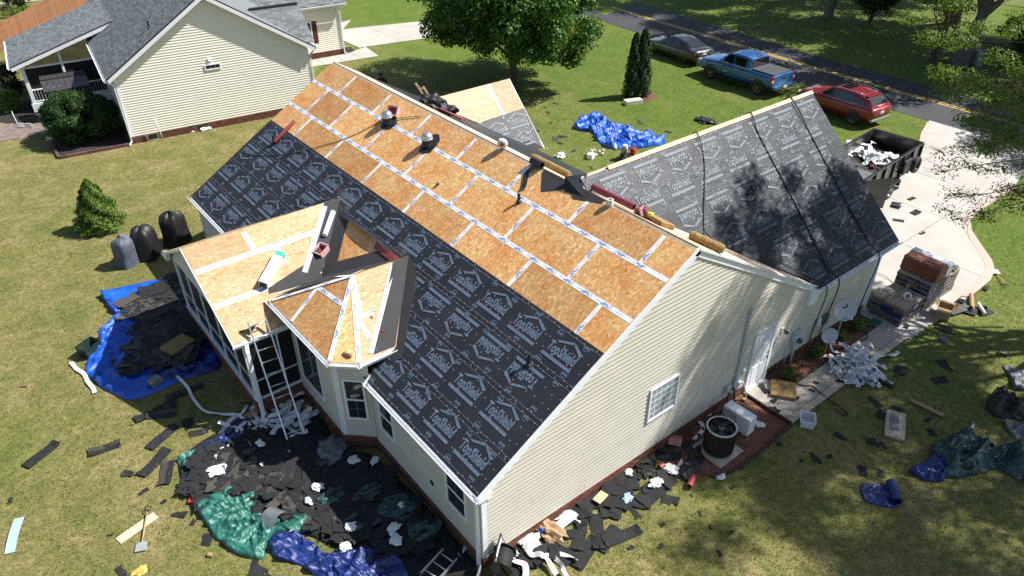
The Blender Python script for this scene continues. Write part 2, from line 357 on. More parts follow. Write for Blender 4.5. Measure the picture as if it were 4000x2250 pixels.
bed('mulch_bed', [(18.3, 18.9), (18.9, 18.4), (19.9, 18.5), (20.4, 19.4), (19.9, 20.2), (18.9, 20.3)], MULCH, .05)
bed('mulch_bed', [(-8.5, 32.5), (-8.5, 30.8), (-5.5, 30.35), (-4.6, 37), (-7.9, 37.3)], DMULCH)
bed('mulch_bed', [(-8.3, 36.2), (-8.3, 38.5), (-8.1, 41), (-9.9, 40.5), (-10.3, 38.4), (-9.4, 36.8)], DMULCH)
bed('mulch_bed', [(9.6, 37.6), (10.9, 37.5), (11.2, 38.6), (10.2, 39)], DMULCH, .04)


# ------------------------------------------------------------------ the house being re-roofed
HR, PA = 6.105, .5319
CA, SA, TA = math.cos(PA), math.sin(PA), math.tan(PA)
house = thing('ranch_house', 'cream sided house with a half stripped roof of bare boards and black underlayment', 'house', (0, 0, 0))
NB = Vector((-SA, 0, CA)); NF = Vector((SA, 0, CA))
def back(s, y, h=0): return Vector((-s*CA, y, HR-s*SA))+NB*h
def front(s, y, h=0): return Vector((s*CA, y, HR-s*SA))+NF*h
YL = 17.49; SB = 7.19; SF = 7.09
def slab_on(fn, name, mat, pts, h0, h1, parent=house, sub=0):
    """polygon of (s,y) on a roof plane as a thin slab between heights h0 and h1"""
    b = MB(); lo = [fn(s, y, h0) for s, y in pts]; k = len(pts)
    hi = [fn(s, y, h1) for s, y in pts]
    b.add(lo+hi, [tuple(range(k-1, -1, -1)), tuple(range(k, 2*k))]+[(i, (i+1) % k, (i+1) % k+k, i+k) for i in range(k)])
    return b.build(name, mat, parent)
def rect(s0, s1, y0, y1): return [(s0, y0), (s1, y0), (s1, y1), (s0, y1)]
# main deck below the sheets
slab_on(back, 'roof_deck', WOODO, rect(.02, SB, .01, YL-.01), -.06, -.016)
slab_on(front, 'roof_deck', WOODO, rect(.02, SF, .01, YL-.01), -.06, -.016)
rows = [(.10, 1.04, [17.49, 15.53, 13.09, 10.65, 8.21, 5.77, 3.33, .89, 0]), (1.042, 2.262, [17.49, 16.18, 14.33, 11.89, 9.45, 7.01, 4.57, 2.13, 0]),
        (2.264, 3.482, [17.49, 15.56, 13.12, 10.68, 8.24, 5.80, 3.36, .92, 0]), (3.484, 4.70, [11.9, 9.46, 7.02, 5.5]), (4.702, 5.92, [10.8, 8.36, 6.2])]
for s0, s1, ys in rows:
    for ya, yb in zip(ys, ys[1:]):
        slab_on(back, 'osb_sheet', OSB, rect(s0, s1-.004, yb+.003, ya-.003), -.014, 0)
# tape along the seams (13 cm wide) with the printed legend
def text_mesh(txt, size, bold=0, sx=1, align='CENTER', res=2, space=1):
    c = bpy.data.curves.new('t', 'FONT'); c.body = txt; c.size = size; c.align_x = align; c.align_y = 'CENTER'; c.resolution_u = res; c.offset = bold; c.space_line = .8; c.space_character = space
    o = bpy.data.objects.new('t', c); COL.objects.link(o); bpy.context.view_layer.update()
    me = bpy.data.meshes.new_from_object(o); bpy.data.objects.remove(o)
    vs = [(v.co.x*sx, v.co.y) for v in me.vertices]; fs = [tuple(p.vertices) for p in me.polygons]; bpy.data.meshes.remove(me); return vs, fs
TB = text_mesh('ROOF\nDECK TAPE', .052, .0022, .95)
def tape_print():
    b = MB(); vs, fs = TB; b.add([(x, y, 0) for x, y in vs], fs)
    # house outline at the right end and a thin script line after it
    pts = [(.15, -.035), (.165, -.035), (.195, 0), (.165, .04), (.12, .04)]
    for p, q in zip(pts, pts[1:]): 
        d = Vector((q[0]-p[0], q[1]-p[1], 0)).normalized()*.004; nrm = Vector((-d.y, d.x, 0)); P, Q = Vector((*p, 0)), Vector((*q, 0))
        b.add([P-nrm, Q-nrm, Q+nrm, P+nrm], [(0, 1, 2, 3)])
    prev = None
    for i in range(13):
        x = .33+i*.018; y = .014*math.sin(i*2.3)*(1 if i < 9 else .2); p = Vector((x, y, 0))
        if prev is not None: b.add([prev+Vector((0, -.003, 0)), p+Vector((0, -.003, 0)), p+Vector((0, .003, 0)), prev+Vector((0, .003, 0))], [(0, 1, 2, 3)])
        prev = p
    me = b.mesh('tape_legend'); me.materials.append(TAPEINK); return me
TPM = tape_print()
def tape(p, q, n, w=.125, flip=False, first=.25, ink=True, h=.003):
    p, q, n = Vector(p), Vector(q), Vector(n).normalized(); d = (q-p); ln = d.length; d.normalize(); sd = n.cross(d)*w/2
    b = MB(); lo = [p-sd+n*.0005, q-sd+n*.0005, q+sd+n*.0005, p+sd+n*.0005]; b.prism(lo, n, h)
    o = b.build('deck_tape', TAPE, house)
    if not ink: return o
    x = first
    while x < ln-.3:
        c = p+d*x+n*(h+.0022); u = d if not flip else -d
        inst('tape_legend', TPM, frame(c, u, n), o); x += .62
    return o
for s in (1.041, 2.263):
    p, q = back(s, YL-.02), back(s, 9.2); tape(p, q, NB, first=.35); tape(back(s, 9.3, .001), back(s, .03, .001), NB, first=.4, flip=(s < 2))
for s0, s1, ys in ((.12, .98, rows[0][2][1:-1]), (1.10, 2.20, rows[1][2][1:-1]), (2.33, 3.22, rows[2][2][1:-1])):
    for i, y in enumerate(ys): tape(back(s1, y), back(s0, y), NB, first=.18 + .25*(i % 2), w=.11)
# dark slot where the ridge vent was, ridge strip and the street side of the roof
slab_on(back, 'ridge_slot', BLACK, rect(.03, .098, .9, 16.4), -.03, -.02)
PINK = m_osb('osb_pink', (.62, .40, .26), (.74, .52, .37), (.80, .62, .48), (.98, .9, .85))
for ya, yb in zip([17.49, 15.2, 12.7, 10.3, 7.9, 5.4, 3.4], [15.2, 12.7, 10.3, 7.9, 5.4, 3.4, 0]):
    slab_on(front, 'ridge_board', PINK, rect(.01, 1.15, yb+.004, ya-.004), -.014, .012)
slab_on(front, 'underlayment_strip', FELTG, rect(1.1, 2.0, 3.9, 16.9), .013, .016)
slab_on(front, 'underlayment_strip', FELTG, rect(1.9, SF, 3.9, 17.3), -.012, -.006)
slab_on(front, 'osb_sheet', PINK, [(.47, 0.01), (SF, .01), (SF-.1, .3), (.47, 3.5)], -.014, .001)
slab_on(front, 'valley_membrane', MEMB, [(SF-.05, -.02), (SF-.4, -.02), (.5, 3.0), (-.0, 3.4), (-.0, 4.1), (.8, 4.1)], .002, .008)
# ------------------------------------------------------------------ underlayment with its printed logo
TS = text_mesh('TopShield', .35, .012, .62); SUB = text_mesh('GUARDIAN SYNTHETIC ROOFING UNDERLAYMENT', .052, 0, .60, res=1)
def logo_mesh(mat, chevron=True):
    b = MB(); vs, fs = TS; b.add([(x, y, 0) for x, y in vs], fs)
    def q(p): b.add([(x, y, 0) for x, y in p], [(0, 1, 2, 3)])
    q([(-.47, -.265), (.47, -.265), (.47, -.185), (-.47, -.185)])
    if chevron:
        q([(-.36, .185), (-.22, .185), (.085, .30), (.07, .365)]); q([(.095, .365), (.115, .30), (.40, .155), (.48, .215)])
    me = b.mesh('logo_print'); me.materials.append(mat)
    return me
LG = logo_mesh(PRINT); LGG = logo_mesh(PRINTG); LGG2 = logo_mesh(PRINTG, False)
def badge_mesh(mat):
    b = MB()
    def q(p): b.add([(x, y, 0) for x, y in p], [(0, 1, 2, 3)])
    q([(-.10, .0), (-.08, 0), (.0, .045), (0, .065)]); q([(0, .065), (0, .045), (.08, 0), (.10, 0)]); q([(-.09, -.045), (.09, -.045), (.09, -.012), (-.09, -.012)]); q([(-.1, -.07), (.1, -.07), (.1, -.06), (-.1, -.06)])
    me = b.mesh('badge_print'); me.materials.append(mat); return me
BG = badge_mesh(PRINT); BGG = badge_mesh(PRINTG)
NAIL = mk('cap_nail_plastic', (.46, .22, .15), .5, var=0); NAILG = mk('cap_nail_steel', (.38, .38, .40), .4, var=0)
def felt_strip(fn, nrm, udir, s0, s1, a0, a1, logos, up, h, fmat=FELT, lg=LG, bg=BG, nail=NAIL, pmat=PRINT, wav=.006, nm='underlayment_strip'):
    """strip between slope distances s0..s1 and positions a0..a1 along the roof; gently waved sheet"""
    b = MB(); n = max(8, int(abs(a1-a0)/.22)); m = 8; P = []
    for j in range(m+1):
        s = lerp(s0, s1, j/m); P.append([fn(s, lerp(a0, a1, i/n), h+wav*(noise.noise((s*1.7, lerp(a0, a1, i/n)*1.3, s0))+.4)) for i in range(n+1)])
    b.grid(P); b.grid([[fn(s1, lerp(a0, a1, i/n), -.005) for i in range(n+1)], P[-1]])
    o = b.build(nm, fmat, house, smooth=True)
    hz = h+wav*1.3+.003
    for s, a, u in logos:
        c = fn(s, a, hz); inst('logo_print', lg, frame(c, Vector(udir)*u, nrm), o)
    # edge line, badges and cap nails
    e = MB(); sd = .09 if s1 > s0 else -.09
    for s in (s0+sd, s1-sd*.9):
        e.add([fn(s, a0, hz), fn(s, a1, hz), fn(s+.012, a1, hz), fn(s+.012, a0, hz)], [(0, 1, 2, 3)])
    e.build('edge_line', pmat, o)
    k = 0; a = min(a0, a1)+.4
    while a < max(a0, a1)-.3:
        for s in (s0+sd*1.9, s1-sd*1.7): inst('badge_print', bg, frame(fn(s, a+(.3 if s == s0 else 0), hz), Vector(udir)*(1 if k % 2 else -1), nrm), o)
        a += .82; k += 1
    nb = MB(); r = random.Random(int(s0*100)); a = min(a0, a1)+.1
    while a < max(a0, a1)-.05:
        for f in (.07, .36, .64, .93):
            s = lerp(s0, s1, f)+r.uniform(-.03, .03); aa = a+r.uniform(-.07, .07); c = fn(s, aa, hz+.001); M = frame(c, udir, nrm)
            nb.add([M @ Vector((.016*math.cos(q*1.047), .016*math.sin(q*1.047), 0)) for q in range(6)], [tuple(range(6))])
        a += .24
    tag(nb.build('cap_nails', nail, o, fix=False), kind='stuff')
    return o
def lg_row(s, first, last, pitch, u): 
    out = []; a = first
    while a <= last+.01: out.append((s, a, u)); a += pitch
    return out
DN = (0, -1, 0)
felt_strip(back, NB, DN, 3.19, 4.26, 0, YL, lg_row(3.74, .81, 17, 1.222, 1), 1, .012)
felt_strip(back, NB, DN, 4.20, 5.24, 0, 6.75, lg_row(4.64, 1.21, 6.3, 1.2, -1), 1, .008)
felt_strip(back, NB, DN, 4.20, 5.24, 11.2, YL, lg_row(4.64, 12.06, 17, 1.2, -1), 1, .008)
felt_strip(back, NB, DN, 5.18, 6.26, 0, 6.6, lg_row(5.66, .95, 6, 1.2, 1), 1, .004)
felt_strip(back, NB, DN, 5.18, 6.26, 11.2, YL, lg_row(5.66, 12.1, 17.2, 1.2, 1), 1, .004)
felt_strip(back, NB, DN, 6.2, 7.2, 0, 5.3, lg_row(6.64, .78, 5, 1.18, 1), 1, .001)
felt_strip(back, NB, DN, 6.2, 7.2, 12.0, YL, lg_row(6.64, 13.3, 17.3, 1.2, -1), 1, .001)
# lifted lower edge of the top strip with its red underside, above the little board triangle
FLAP = mk('underlayment_red_side', (.30, .05, .04), .6, var=.2, vs=12)
b = MB(); P = []
for j in range(5):
    P.append([back(lerp(4.22, 4.42, j/4)-.10*(j/4)*math.sin(math.pi*i/14), lerp(10.3, 6.9, i/14), .02+.16*(j/4)**1.3*math.sin(math.pi*i/14)) for i in range(15)])
b.grid(P); o = b.build('underlayment_flap', FELT, house, smooth=True)
b = MB(); b.grid([[back(4.30, lerp(8.1, 6.75, i/6), .05+.05*math.sin(math.pi*i/6)) for i in range(7)], [back(4.52, lerp(8.0, 6.62, i/6), .05) for i in range(7)]])
b.build('underlayment_flap', FLAP, house)
# ------------------------------------------------------------------ garage wing
GH, GE, GY0, GY1, GX = 6.30, 2.55, -.11, 3.99, 10.37
GL = math.hypot(GY1-GY0, GH-GE); gcs, gsn = (GY1-GY0)/GL, (GH-GE)/GL; NG = Vector((0, -gsn, gcs))
def gar(t, x, h=0): return Vector((x, GY0+t*gcs, GE+t*gsn))+NG*h
def garb(t, x, h=0): return Vector((x, 2*GY1-GY0-t*gcs, GE+t*gsn))+Vector((0, gsn, gcs))*h
VX = lambda t: max(0.0, (HR-(GE+t*gsn))/TA)       # where the wing meets the street slope
b = MB(); b.prism([gar(0, VX(0)), gar(0, GX), gar(GL, GX), gar(GL, .15), gar(5.2, .0)], -NG, .05); b.build('garage_roof_deck', WOODO, house)
b = MB(); b.prism([garb(0, VX(0)), garb(0, GX), garb(GL, GX), garb(GL, .15), garb(5.2, .0)], (0, -gsn, -gcs), .05); b.build('garage_roof_deck', WOODO, house)
def gstrip(t1, t0, logos, h):
    # strip from t1 (upper) to t0 (lower), left end follows the valley
    b = MB(); n = 40; m = 8; P = []
    for j in range(m+1):
        t = lerp(t1, t0, j/m); xl = VX(t)-.12 if t < 5.1 else .1; P.append([gar(t, lerp(xl, GX, i/n), h+.007*(noise.noise((lerp(xl, GX, i/n)*1.9, t*2.5, t1))+.5)) for i in range(n+1)])
    b.grid(P); b.grid([P[-1], [gar(t0, lerp(VX(t0), GX, i/n), 0) for i in range(n+1)]])
    o = b.build('underlayment_strip', FELTG, house, smooth=True); hz = h+.015
    for t, x, u in logos: inst('logo_print', LGG2 if abs(t-4.4) < .05 else LGG, frame(gar(t, x, hz), (u, 0, 0), NG), o)
    e = MB()
    for t in (t1-.09, t0+.08): e.add([gar(t, VX(t)+.1, hz), gar(t, GX-.02, hz), gar(t+.012, GX-.02, hz), gar(t+.012, VX(t)+.1, hz)], [(0, 1, 2, 3)])
    e.build('edge_line', PRINTG, o)
    x = VX(t0)+.6; k = 0
    while x < GX-.3:
        for t in (t1-.17, t0+.16): inst('badge_print', BGG, frame(gar(t, x, hz), (1 if k % 2 else -1, 0, 0), NG), o)
        x += .82; k += 1
    nb = MB(); r = random.Random(int(t0*100)); x = VX(t0)+.15
    while x < GX-.05:
        for f in (.07, .36, .64, .93):
            M = frame(gar(lerp(t1, t0, f)+r.uniform(-.03, .03), x+r.uniform(-.07, .07), hz+.001), (1, 0, 0), NG)
            nb.add([M @ Vector((.012*math.cos(q*1.047), .012*math.sin(q*1.047), 0)) for q in range(6)], [tuple(range(6))])
        x += .26
    tag(nb.build('cap_nails', NAILG, o, fix=False), kind='stuff')
def grow(t, first, u): return [(t, first+1.245*k, u) for k in range(9) if VX(t)+.35 < first+1.245*k < GX-.4]
gstrip(5.50, 4.55, grow(5.05, 1.06, -1), .020)
gstrip(4.62, 3.86, grow(4.40, 1.80, 1), .016)
gstrip(3.92, 2.95, grow(3.50, 2.88, -1), .012)
gstrip(3.02, 1.98, grow(2.48, 4.0, 1), .008)
gstrip(2.05, 1.02, grow(1.57, 4.42, -1), .004)
gstrip(1.08, 0.0, grow(.52, 6.05, 1), .001)
b = MB(); b.prism([gar(GL+.02, 1.05, .03), gar(GL+.02, GX, .03), gar(GL-.10, GX, .03), gar(GL-.10, 1.05, .03)], NG, .03); b.build('ridge_board', WOOD, house)
b = MB(); b.prism([garb(GL-.02, .3, .002), garb(GL-.02, GX, .002), garb(GL-.35, GX, .002), garb(GL-.35, .3, .002)], (0, gsn, gcs), .02); b.build('ridge_board', WOOD, house)
b = MB(); b.prism([garb(GL-.36, .3, .001), garb(GL-.36, GX, .001), garb(.0, GX, .001), garb(0, VX(0), .001)], (0, gsn, gcs), .008); b.build('underlayment_strip', FELTG, house)
# valley felt laid over the main ridge at the wing's end
def poly(name, pts, mat, th=.006, nrm=(0, 0, 1), parent=house):
    b = MB(); b.prism(pts, nrm, th); return b.build(name, mat, parent)
poly('valley_membrane', [back(.62, 4.75, .006), back(.05, 5.25, .02), back(.0, 4.6, .03), back(.05, 4.1, .03), back(.30, 4.25, .008)], MEMB)
poly('valley_membrane', [back(.30, 4.15, .012), back(.0, 4.35, .16), gar(GL, .35, .03), gar(GL-.25, .05, .03), back(.22, 3.5, .012)], FELTG)
poly('valley_membrane', [back(.36, 3.75, .012), back(.20, 4.0, .02), back(.0, 3.7, .03), back(.0, 2.9, .02), back(.12, 2.95, .012)], MEMB)
# ------------------------------------------------------------------ small front gable over the entrance
FX, FYr, FZr, FYe, FZe = 6.45, 15.02, 4.74, 12.77, 2.5
FL = math.hypot(FYr-FYe, FZr-FZe); fc, fs_ = (FYr-FYe)/FL, (FZr-FZe)/FL; NFG = Vector((0, -fs_, fc))
def fg(t, x, h=0): return Vector((x, FYe+t*fc, FZe+t*fs_))+NFG*h
def fgb(t, x, h=0): return Vector((x, 2*FYr-FYe-t*fc, FZe+t*fs_))+Vector((0, fs_, fc))*h
fv = lambda t: (HR-(FZe+t*fs_))/TA
poly('entrance_roof_deck', [fg(0, fv(0)), fg(0, FX), fg(FL, FX), fg(FL, fv(FL))], WOODO, .05, -NFG)
poly('entrance_roof_deck', [fgb(0, fv(0)), fgb(0, FX), fgb(FL, FX), fgb(FL, fv(FL))], WOODO, .05, Vector((0, -fs_, -fc)))
poly('osb_sheet', [fg(1.55, fv(1.55)+.1, .002), fg(1.72, 5.4, .002), fg(FL, 5.4, .002), fg(FL, fv(FL), .002)], OSBN, .012, NFG)
poly('osb_sheet', [fg(1.72, 5.41, .002), fg(1.72, FX, .002), fg(FL, FX, .002), fg(FL, 5.41, .002)], OSBN, .012, NFG)
tape(fg(1.75, 5.4, .015), fg(FL-.02, 5.4, .015), NFG, ink=False)
o = poly('underlayment_strip', [fg(.22, 5.3, .004), fg(.12, FX+.02, .004), fg(1.8, FX+.01, .02), fg(1.75, 4.4, .02), fg(1.55, 3.5, .02)], FELTG, .004, NFG)
for x, t, u in ((4.75, 1.2, 1), (5.85, 1.35, 1), (5.75, .55, 1)): inst('logo_print', LGG, frame(fg(t, x, .028), (u, 0, 0), NFG), o)
nb = MB(); r = random.Random(3)
for i in range(34):
    t = r.uniform(.2, 1.7); x = r.uniform(max(4.3, fv(t)+.3), FX-.05); M = frame(fg(t, x, .027), (1, 0, 0), NFG); nb.add([M @ Vector((.016*math.cos(q*1.047), .016*math.sin(q*1.047), 0)) for q in range(6)], [tuple(range(6))])
tag(nb.build('cap_nails', NAILG, o, fix=False), kind='stuff')
poly('valley_membrane', [fg(0, fv(0)-.05, .006), fg(0, fv(0)+.35, .006), fg(FL*.9, fv(FL)+.55, .006), fg(FL, fv(FL), .006)], MEMB, .006, NFG)
poly('rake_board', [fg(-.05, FX, -.06), fg(FL, FX, -.06), fg(FL, FX, .01), fg(-.05, FX, .01)], WHITE, .03, (1, 0, 0))
poly('entrance_gable_wall', [(FX-.35, FYe+.2, .3), (FX-.35, 2*FYr-FYe-.2, .3), (FX-.35, 2*FYr-FYe-.2, 2.4), (FX-.35, FYr, 4.55), (FX-.35, FYe+.2, 2.4)], SIDE, .05, (1, 0, 0))
poly('entrance_side_wall', [(5.9, FYe+.2, .3), (FX-.35, FYe+.2, .3), (FX-.35, FYe+.2, 2.45), (5.9, FYe+.2, 2.45)], SIDE, .05, (0, 1, 0))

# ------------------------------------------------------------------ screened porch roof and bay roof
PYr, PZr, PYn, PZn, PX = 10.9, 4.10, 7.92, 2.56, -8.28
PL_ = math.hypot(PYr-PYn, PZr-PZn); pc, ps = (PYr-PYn)/PL_, (PZr-PZn)/PL_; NP = Vector((0, -ps, pc))
def pn(t, x, h=0): return Vector((x, PYr-t*pc, PZr-t*ps))+NP*h            # near slope, t down from ridge
def pf(t, x, h=0): return Vector((x, PYr+t*pc, PZr-t*ps))+Vector((0, ps, pc))*h
mx = lambda z: -(HR-z)/TA                                               # x where the main back slope has height z
poly('porch_roof_deck', [pn(0, mx(PZr)), pn(0, PX), pn(PL_, PX), pn(PL_, mx(PZn))], WOODO, .05, -NP)
poly('porch_roof_deck', [pf(0, mx(PZr)), pf(0, PX), pf(PL_, PX), pf(PL_, mx(PZn))], WOODO, .05, Vector((0, -ps, -pc)))
def psheet(t0, t1, x0, x1): poly('osb_sheet', [pn(t0, x0, .002), pn(t0, x1, .002), pn(t1, x1, .002), pn(t1, x0, .002)], OSBN, .012, NP)
for t0, t1, xs in ((.0, .88, [-8.28, -6.55, -4.1]), (.885, 2.10, [-8.28, -5.95, -5.0]), (2.105, PL_, [-8.28, -6.6])):
    for x0, x1 in zip(xs, xs[1:]): psheet(t0, t1, x0+.003, x1-.003)
poly('osb_sheet', [pn(.885, -4.99, .002), pn(2.1, -4.99, .002), pn(2.1, -5.6, .003), pn(.885, -4.2, .002)], OSBN, .010, NP)
poly('osb_sheet', [pf(0, -3.6, .002), pf(0, PX, .002), pf(PL_, PX, .002), pf(PL_, -6.0, .002)], OSBN, .012, Vector((0, ps, pc)))
tape(pn(.88, PX+.05, .014), pn(.88, -4.55, .014), NP, w=.16, first=.9); tape(pn(2.10, PX+.05, .014), pn(2.10, -6.55, .014), NP, w=.16, first=.7)
tape(pn(.80, -6.55, .015), pn(.12, -6.55, .015), NP, w=.15, ink=False); tape(pn(1.55, -5.95, .015), pn(.95, -5.95, .015), NP, w=.15, ink=False)
# bay: hipped roof in front of a three sided bay
BX, BZ, BZe = -6.90, 4.03, 3.02
bap = Vector((-5.2, 6.80, BZ)); brg = Vector((mx(BZ), 6.72, BZ))
e0 = Vector((BX, 8.55, BZe)); e1 = Vector((BX+.06, 5.18, BZe)); e2 = Vector((BX+.60, 4.68, BZe)); e3 = Vector((mx(BZe)-.02, 4.68, BZe))
vb = Vector((mx(3.0), 8.72, 3.02)); e0b = Vector((BX, 8.72, BZe))
def tri_n(a, b, c): n = (b-a).cross(c-a).normalized(); return n if n.z > 0 else -n
def facet(pts, mat=OSB, th=.014): 
    n = tri_n(*pts[:3]); return poly('osb_sheet', pts, mat, th, n), n
_, n_side = facet([brg, bap, e2, e3], OSBN); _, n_diag = facet([bap, e1, e2]); _, n_front = facet([bap, e0, e1]); _, n_north = facet([brg, bap, e0, vb+Vector((0, -.12, .03))], OSB)
MIDO = m_osb('osb_board_mid', (.40, .205, .075), (.60, .36, .15), (.78, .55, .29), (.95, .8, .7))
bpy.data.objects['osb_sheet'].name  # keep default naming
for ob in house.children:
    if ob.name.startswith('osb_sheet') and ob.data.materials[0] == OSB and len(ob.data.vertices) == 6 and abs(ob.data.vertices[0].co.x-bap.x) < .01 and abs(ob.data.vertices[1].co.x-e1.x) < .01: ob.data.materials[0] = MIDO
def hip(p, q, n, h=.018, **k): tape(p+n*h, q+n*h, n, w=.12, **k)
nh = (n_front+n_diag).normalized(); hip(bap, lerp(bap, e1, .985), nh, first=.5)
nh2 = (n_diag+n_side).normalized(); hip(bap, lerp(bap, e2, .985), nh2, first=.35)
nh3 = (n_front+n_north).normalized(); hip(bap, lerp(bap, e0, .97), nh3, first=.8); hip(bap, lerp(bap, vb, .5), n_north, ink=False)
hip(lerp(bap, e0, .40), lerp(e1, e0, .62)+Vector((.02, 0, .03)), n_front, first=.5); hip(lerp(bap, e0, .42), lerp(bap, e1, .36), n_front, first=.35)
hip(bap, lerp(bap, lerp(e2, e3, .28), .50), n_side, first=.6); hip(lerp(bap, e2, .52), lerp(bap, e2, .52)+Vector((.95, .05, .0))+Vector((0, .0, .02)), n_side, first=.45, h=.022)
hip(lerp(bap, e2, .56)+Vector((.1, 0, 0)), lerp(e2, e3, .55)+Vector((0, .22, .1)), n_side, first=.4, h=.02)
hip(lerp(brg, bap, .75)+Vector((0, .28, -.13)), bap+Vector((0, .05, 0)), n_north, ink=False)
# black membrane in the valleys, with the bent metal strips on top
def memb(pts, n, h=.012): return poly('valley_membrane', [Vector(p)+Vector(n)*h for p in pts], MEMB, .006, n)
apexP = Vector((mx(PZr), PYr, PZr))
memb([pn(0, -3.35), pn(0, -3.95), pn(2.2, -5.75), pn(2.2, -5.15)], NP, .014)
memb([back(3.93, 10.95), back(6.13, 8.83), back(5.78, 8.48), back(3.62, 10.5)], NB, .012)
memb([back(3.8, 11.45), back(4.1, 10.4), back(3.75, 10.2), back(3.62, 11.0)], NB, .016)
memb([back(4.05, 6.68), back(6.12, 8.72), back(5.76, 9.05), back(3.78, 7.08)], NB, .015)
memb([pn(1.75, -5.3), pn(2.12, -6.75), pn(2.30, -6.80), pn(2.45, -5.2)], NP, .020)
memb([brg+Vector((.05, .0, 0)), brg+Vector((-.55, .0, 0)), vb+Vector((-1.4, -.05, .0)), vb+Vector((.0, 0, .0))], n_north, .020)
memb([brg, brg+Vector((-.5, 0, 0)), e3+Vector((-.62, .05, .02)), e3+Vector((-.02, .02, .0))], n_side, .018)
memb([back(4.05, 6.9), back(4.2, 6.2), back(6.45, 4.45), back(6.2, 4.25), back(4.3, 5.9), back(3.9, 6.5)][0:4], NB, .02)
memb([back(6.0, 4.9), back(4.15, 6.75), back(4.35, 5.95), back(6.15, 4.30)], NB, .022)
def strip(p, q, n, w, name='flashing_strip'):
    p, q = Vector(p), Vector(q); d = (q-p).normalized(); sd = Vector(n).cross(d)*w/2; return poly(name, [p-sd, q-sd, q+sd, p+sd], GALV, .004, n)
strip(pn(.12, -4.0, .022), pn(2.05, -5.62, .022), NP, .16)
strip(lerp(brg, bap, .34)+n_side*.028+Vector((0, -.12, -.06)), e3+Vector((-.66, .10, .05))+n_side*.028, n_side, .13)
# ------------------------------------------------------------------ gutters, fascia, rakes
def gutter(name, p, q, out, w=.12, h=.11, mat=WHITE):
    """open K gutter: back, floor, front and rolled lip"""
    p, q, out = Vector(p), Vector(q), Vector(out).normalized(); z = Vector((0, 0, 1)); prof = [(0, 0), (0, -h), (w*.7, -h), (w, -h*.35), (w, 0), (w+.012, .0), (w+.012, -.02), (w-.01, -h*.42), (w*.62, -h+.012), (.012, -h+.012), (.012, 0)]
    b = MB(); b.grid([[P+out*a+z*c for a, c in prof] for P in (p, q)]); k = len(prof)
    for P in (p, q): b.add([P+out*a+z*c for a, c in prof], [tuple(range(k))])
    return b.build(name, mat, house)
ez = HR-SB*SA
gutter('gutter', (-6.20, -.06, ez-.01), (-6.20, 4.62, ez-.01), (-1, 0, 0)); gutter('gutter', (-6.20, 13.6, ez-.01), (-6.20, YL+.05, ez-.01), (-1, 0, 0))
b = MB(); b.bx(-6.196, -6.17, .02, YL, ez-.17, ez-.02); b.build('fascia_board', WHITE, house)
b = MB(); b.prism([(-6.17, .03, ez-.16), (-6.08, .03, ez-.16), (-6.08, YL, ez-.16), (-6.17, YL, ez-.16)], (0, 0, 1), .02); b.build('soffit', WHITE, house)
gutter('gutter', (VX(0)+.05, GY0, GE-.01), (GX+.03, GY0, GE-.01), (0, -1, 0))
b = MB(); b.bx(VX(0)-.2, GX, GY0+.002, GY0+.03, GE-.2, GE-.03); b.build('fascia_board', WHITE, house)
b = MB(); b.bx(VX(0)-.4, GX, GY0+.03, .03, GE-.2, GE-.18); b.build('soffit', WHITE, house)
for pa, pb in ((e0+Vector((0, .12, 0)), e1), (e1, e2), (e2, e3)):
    d = (pb-pa).normalized(); gutter('gutter', pa, pb, d.cross(Vector((0, 0, 1))) if d.cross(Vector((0, 0, 1))).x+d.cross(Vector((0, 0, 1))).y < 0 else -d.cross(Vector((0, 0, 1))), .12, .12)
    b = MB(); b.beam(pa-Vector((0, 0, .09)), pb-Vector((0, 0, .09)), .04, .14); b.build('fascia_board', WHITE, house)
gutter('gutter', (PX-.03, PYn-.0, PZn-.0), (-6.72, PYn-.0, PZn-.0), (0, -1, 0)); b = MB(); b.bx(PX, -6.7, PYn+.002, PYn+.03, PZn-.18, PZn-.03); b.build('fascia_board', WHITE, house)
def rake(name, p, q, nrm, face, depth=.2, th=.035, mat=WHITE):
    p, q = Vector(p), Vector(q); n = Vector(nrm); return poly(name, [p-n*.004, q-n*.004, q-n*depth, p-n*depth], mat, th, face)
rake('rake_board', back(0, .02), back(SB+.02, .02), NB, (0, -1, 0)); rake('rake_board', front(0, .02), front(SF+.06, .02), NF, (0, -1, 0))
rake('rake_trim', back(-.004, -.02, .008), back(SB+.02, -.02, .008), NB, (0, -1, 0), .05, .03); rake('rake_trim', front(0, -.02, .008), front(SF+.03, -.02, .008), NF, (0, -1, 0), .05, .03)
rake('rake_board', back(0, YL-.03), back(SB, YL-.03), NB, (0, 1, 0)); rake('rake_board', gar(0, GX-.02), gar(GL, GX-.02), NG, (1, 0, 0))
rake('rake_board', Vector((PX-.002, PYr, PZr+.01)), pn(PL_+.03, PX-.002, .01), NP, (-1, 0, 0), .07, .02); rake('rake_board', Vector((PX-.002, PYr, PZr+.01)), pf(PL_+.03, PX-.002, .01), Vector((0, ps, pc)), (-1, 0, 0), .07, .02)
# eave returns at the wall corners
b = MB(); b.bx(-6.19, -5.86, -.035, .028, 2.24, 2.40); b.build('eave_return', WHITE, house)
b = MB(); b.prism([(5.62, -.10, 2.06), (6.02, -.10, 2.06), (6.02, -.10, 2.50), (5.62, -.10, 2.62)], (0, 1, 0), .13); b.build('eave_return', WHITE, house)
b = MB(); b.prism([(PX, 13.45, 2.46), (PX, 13.9, 2.46), (PX, 13.95, 2.56), (PX, 13.35, 2.86)], (1, 0, 0), .12); b.build('eave_return', WHITE, house)
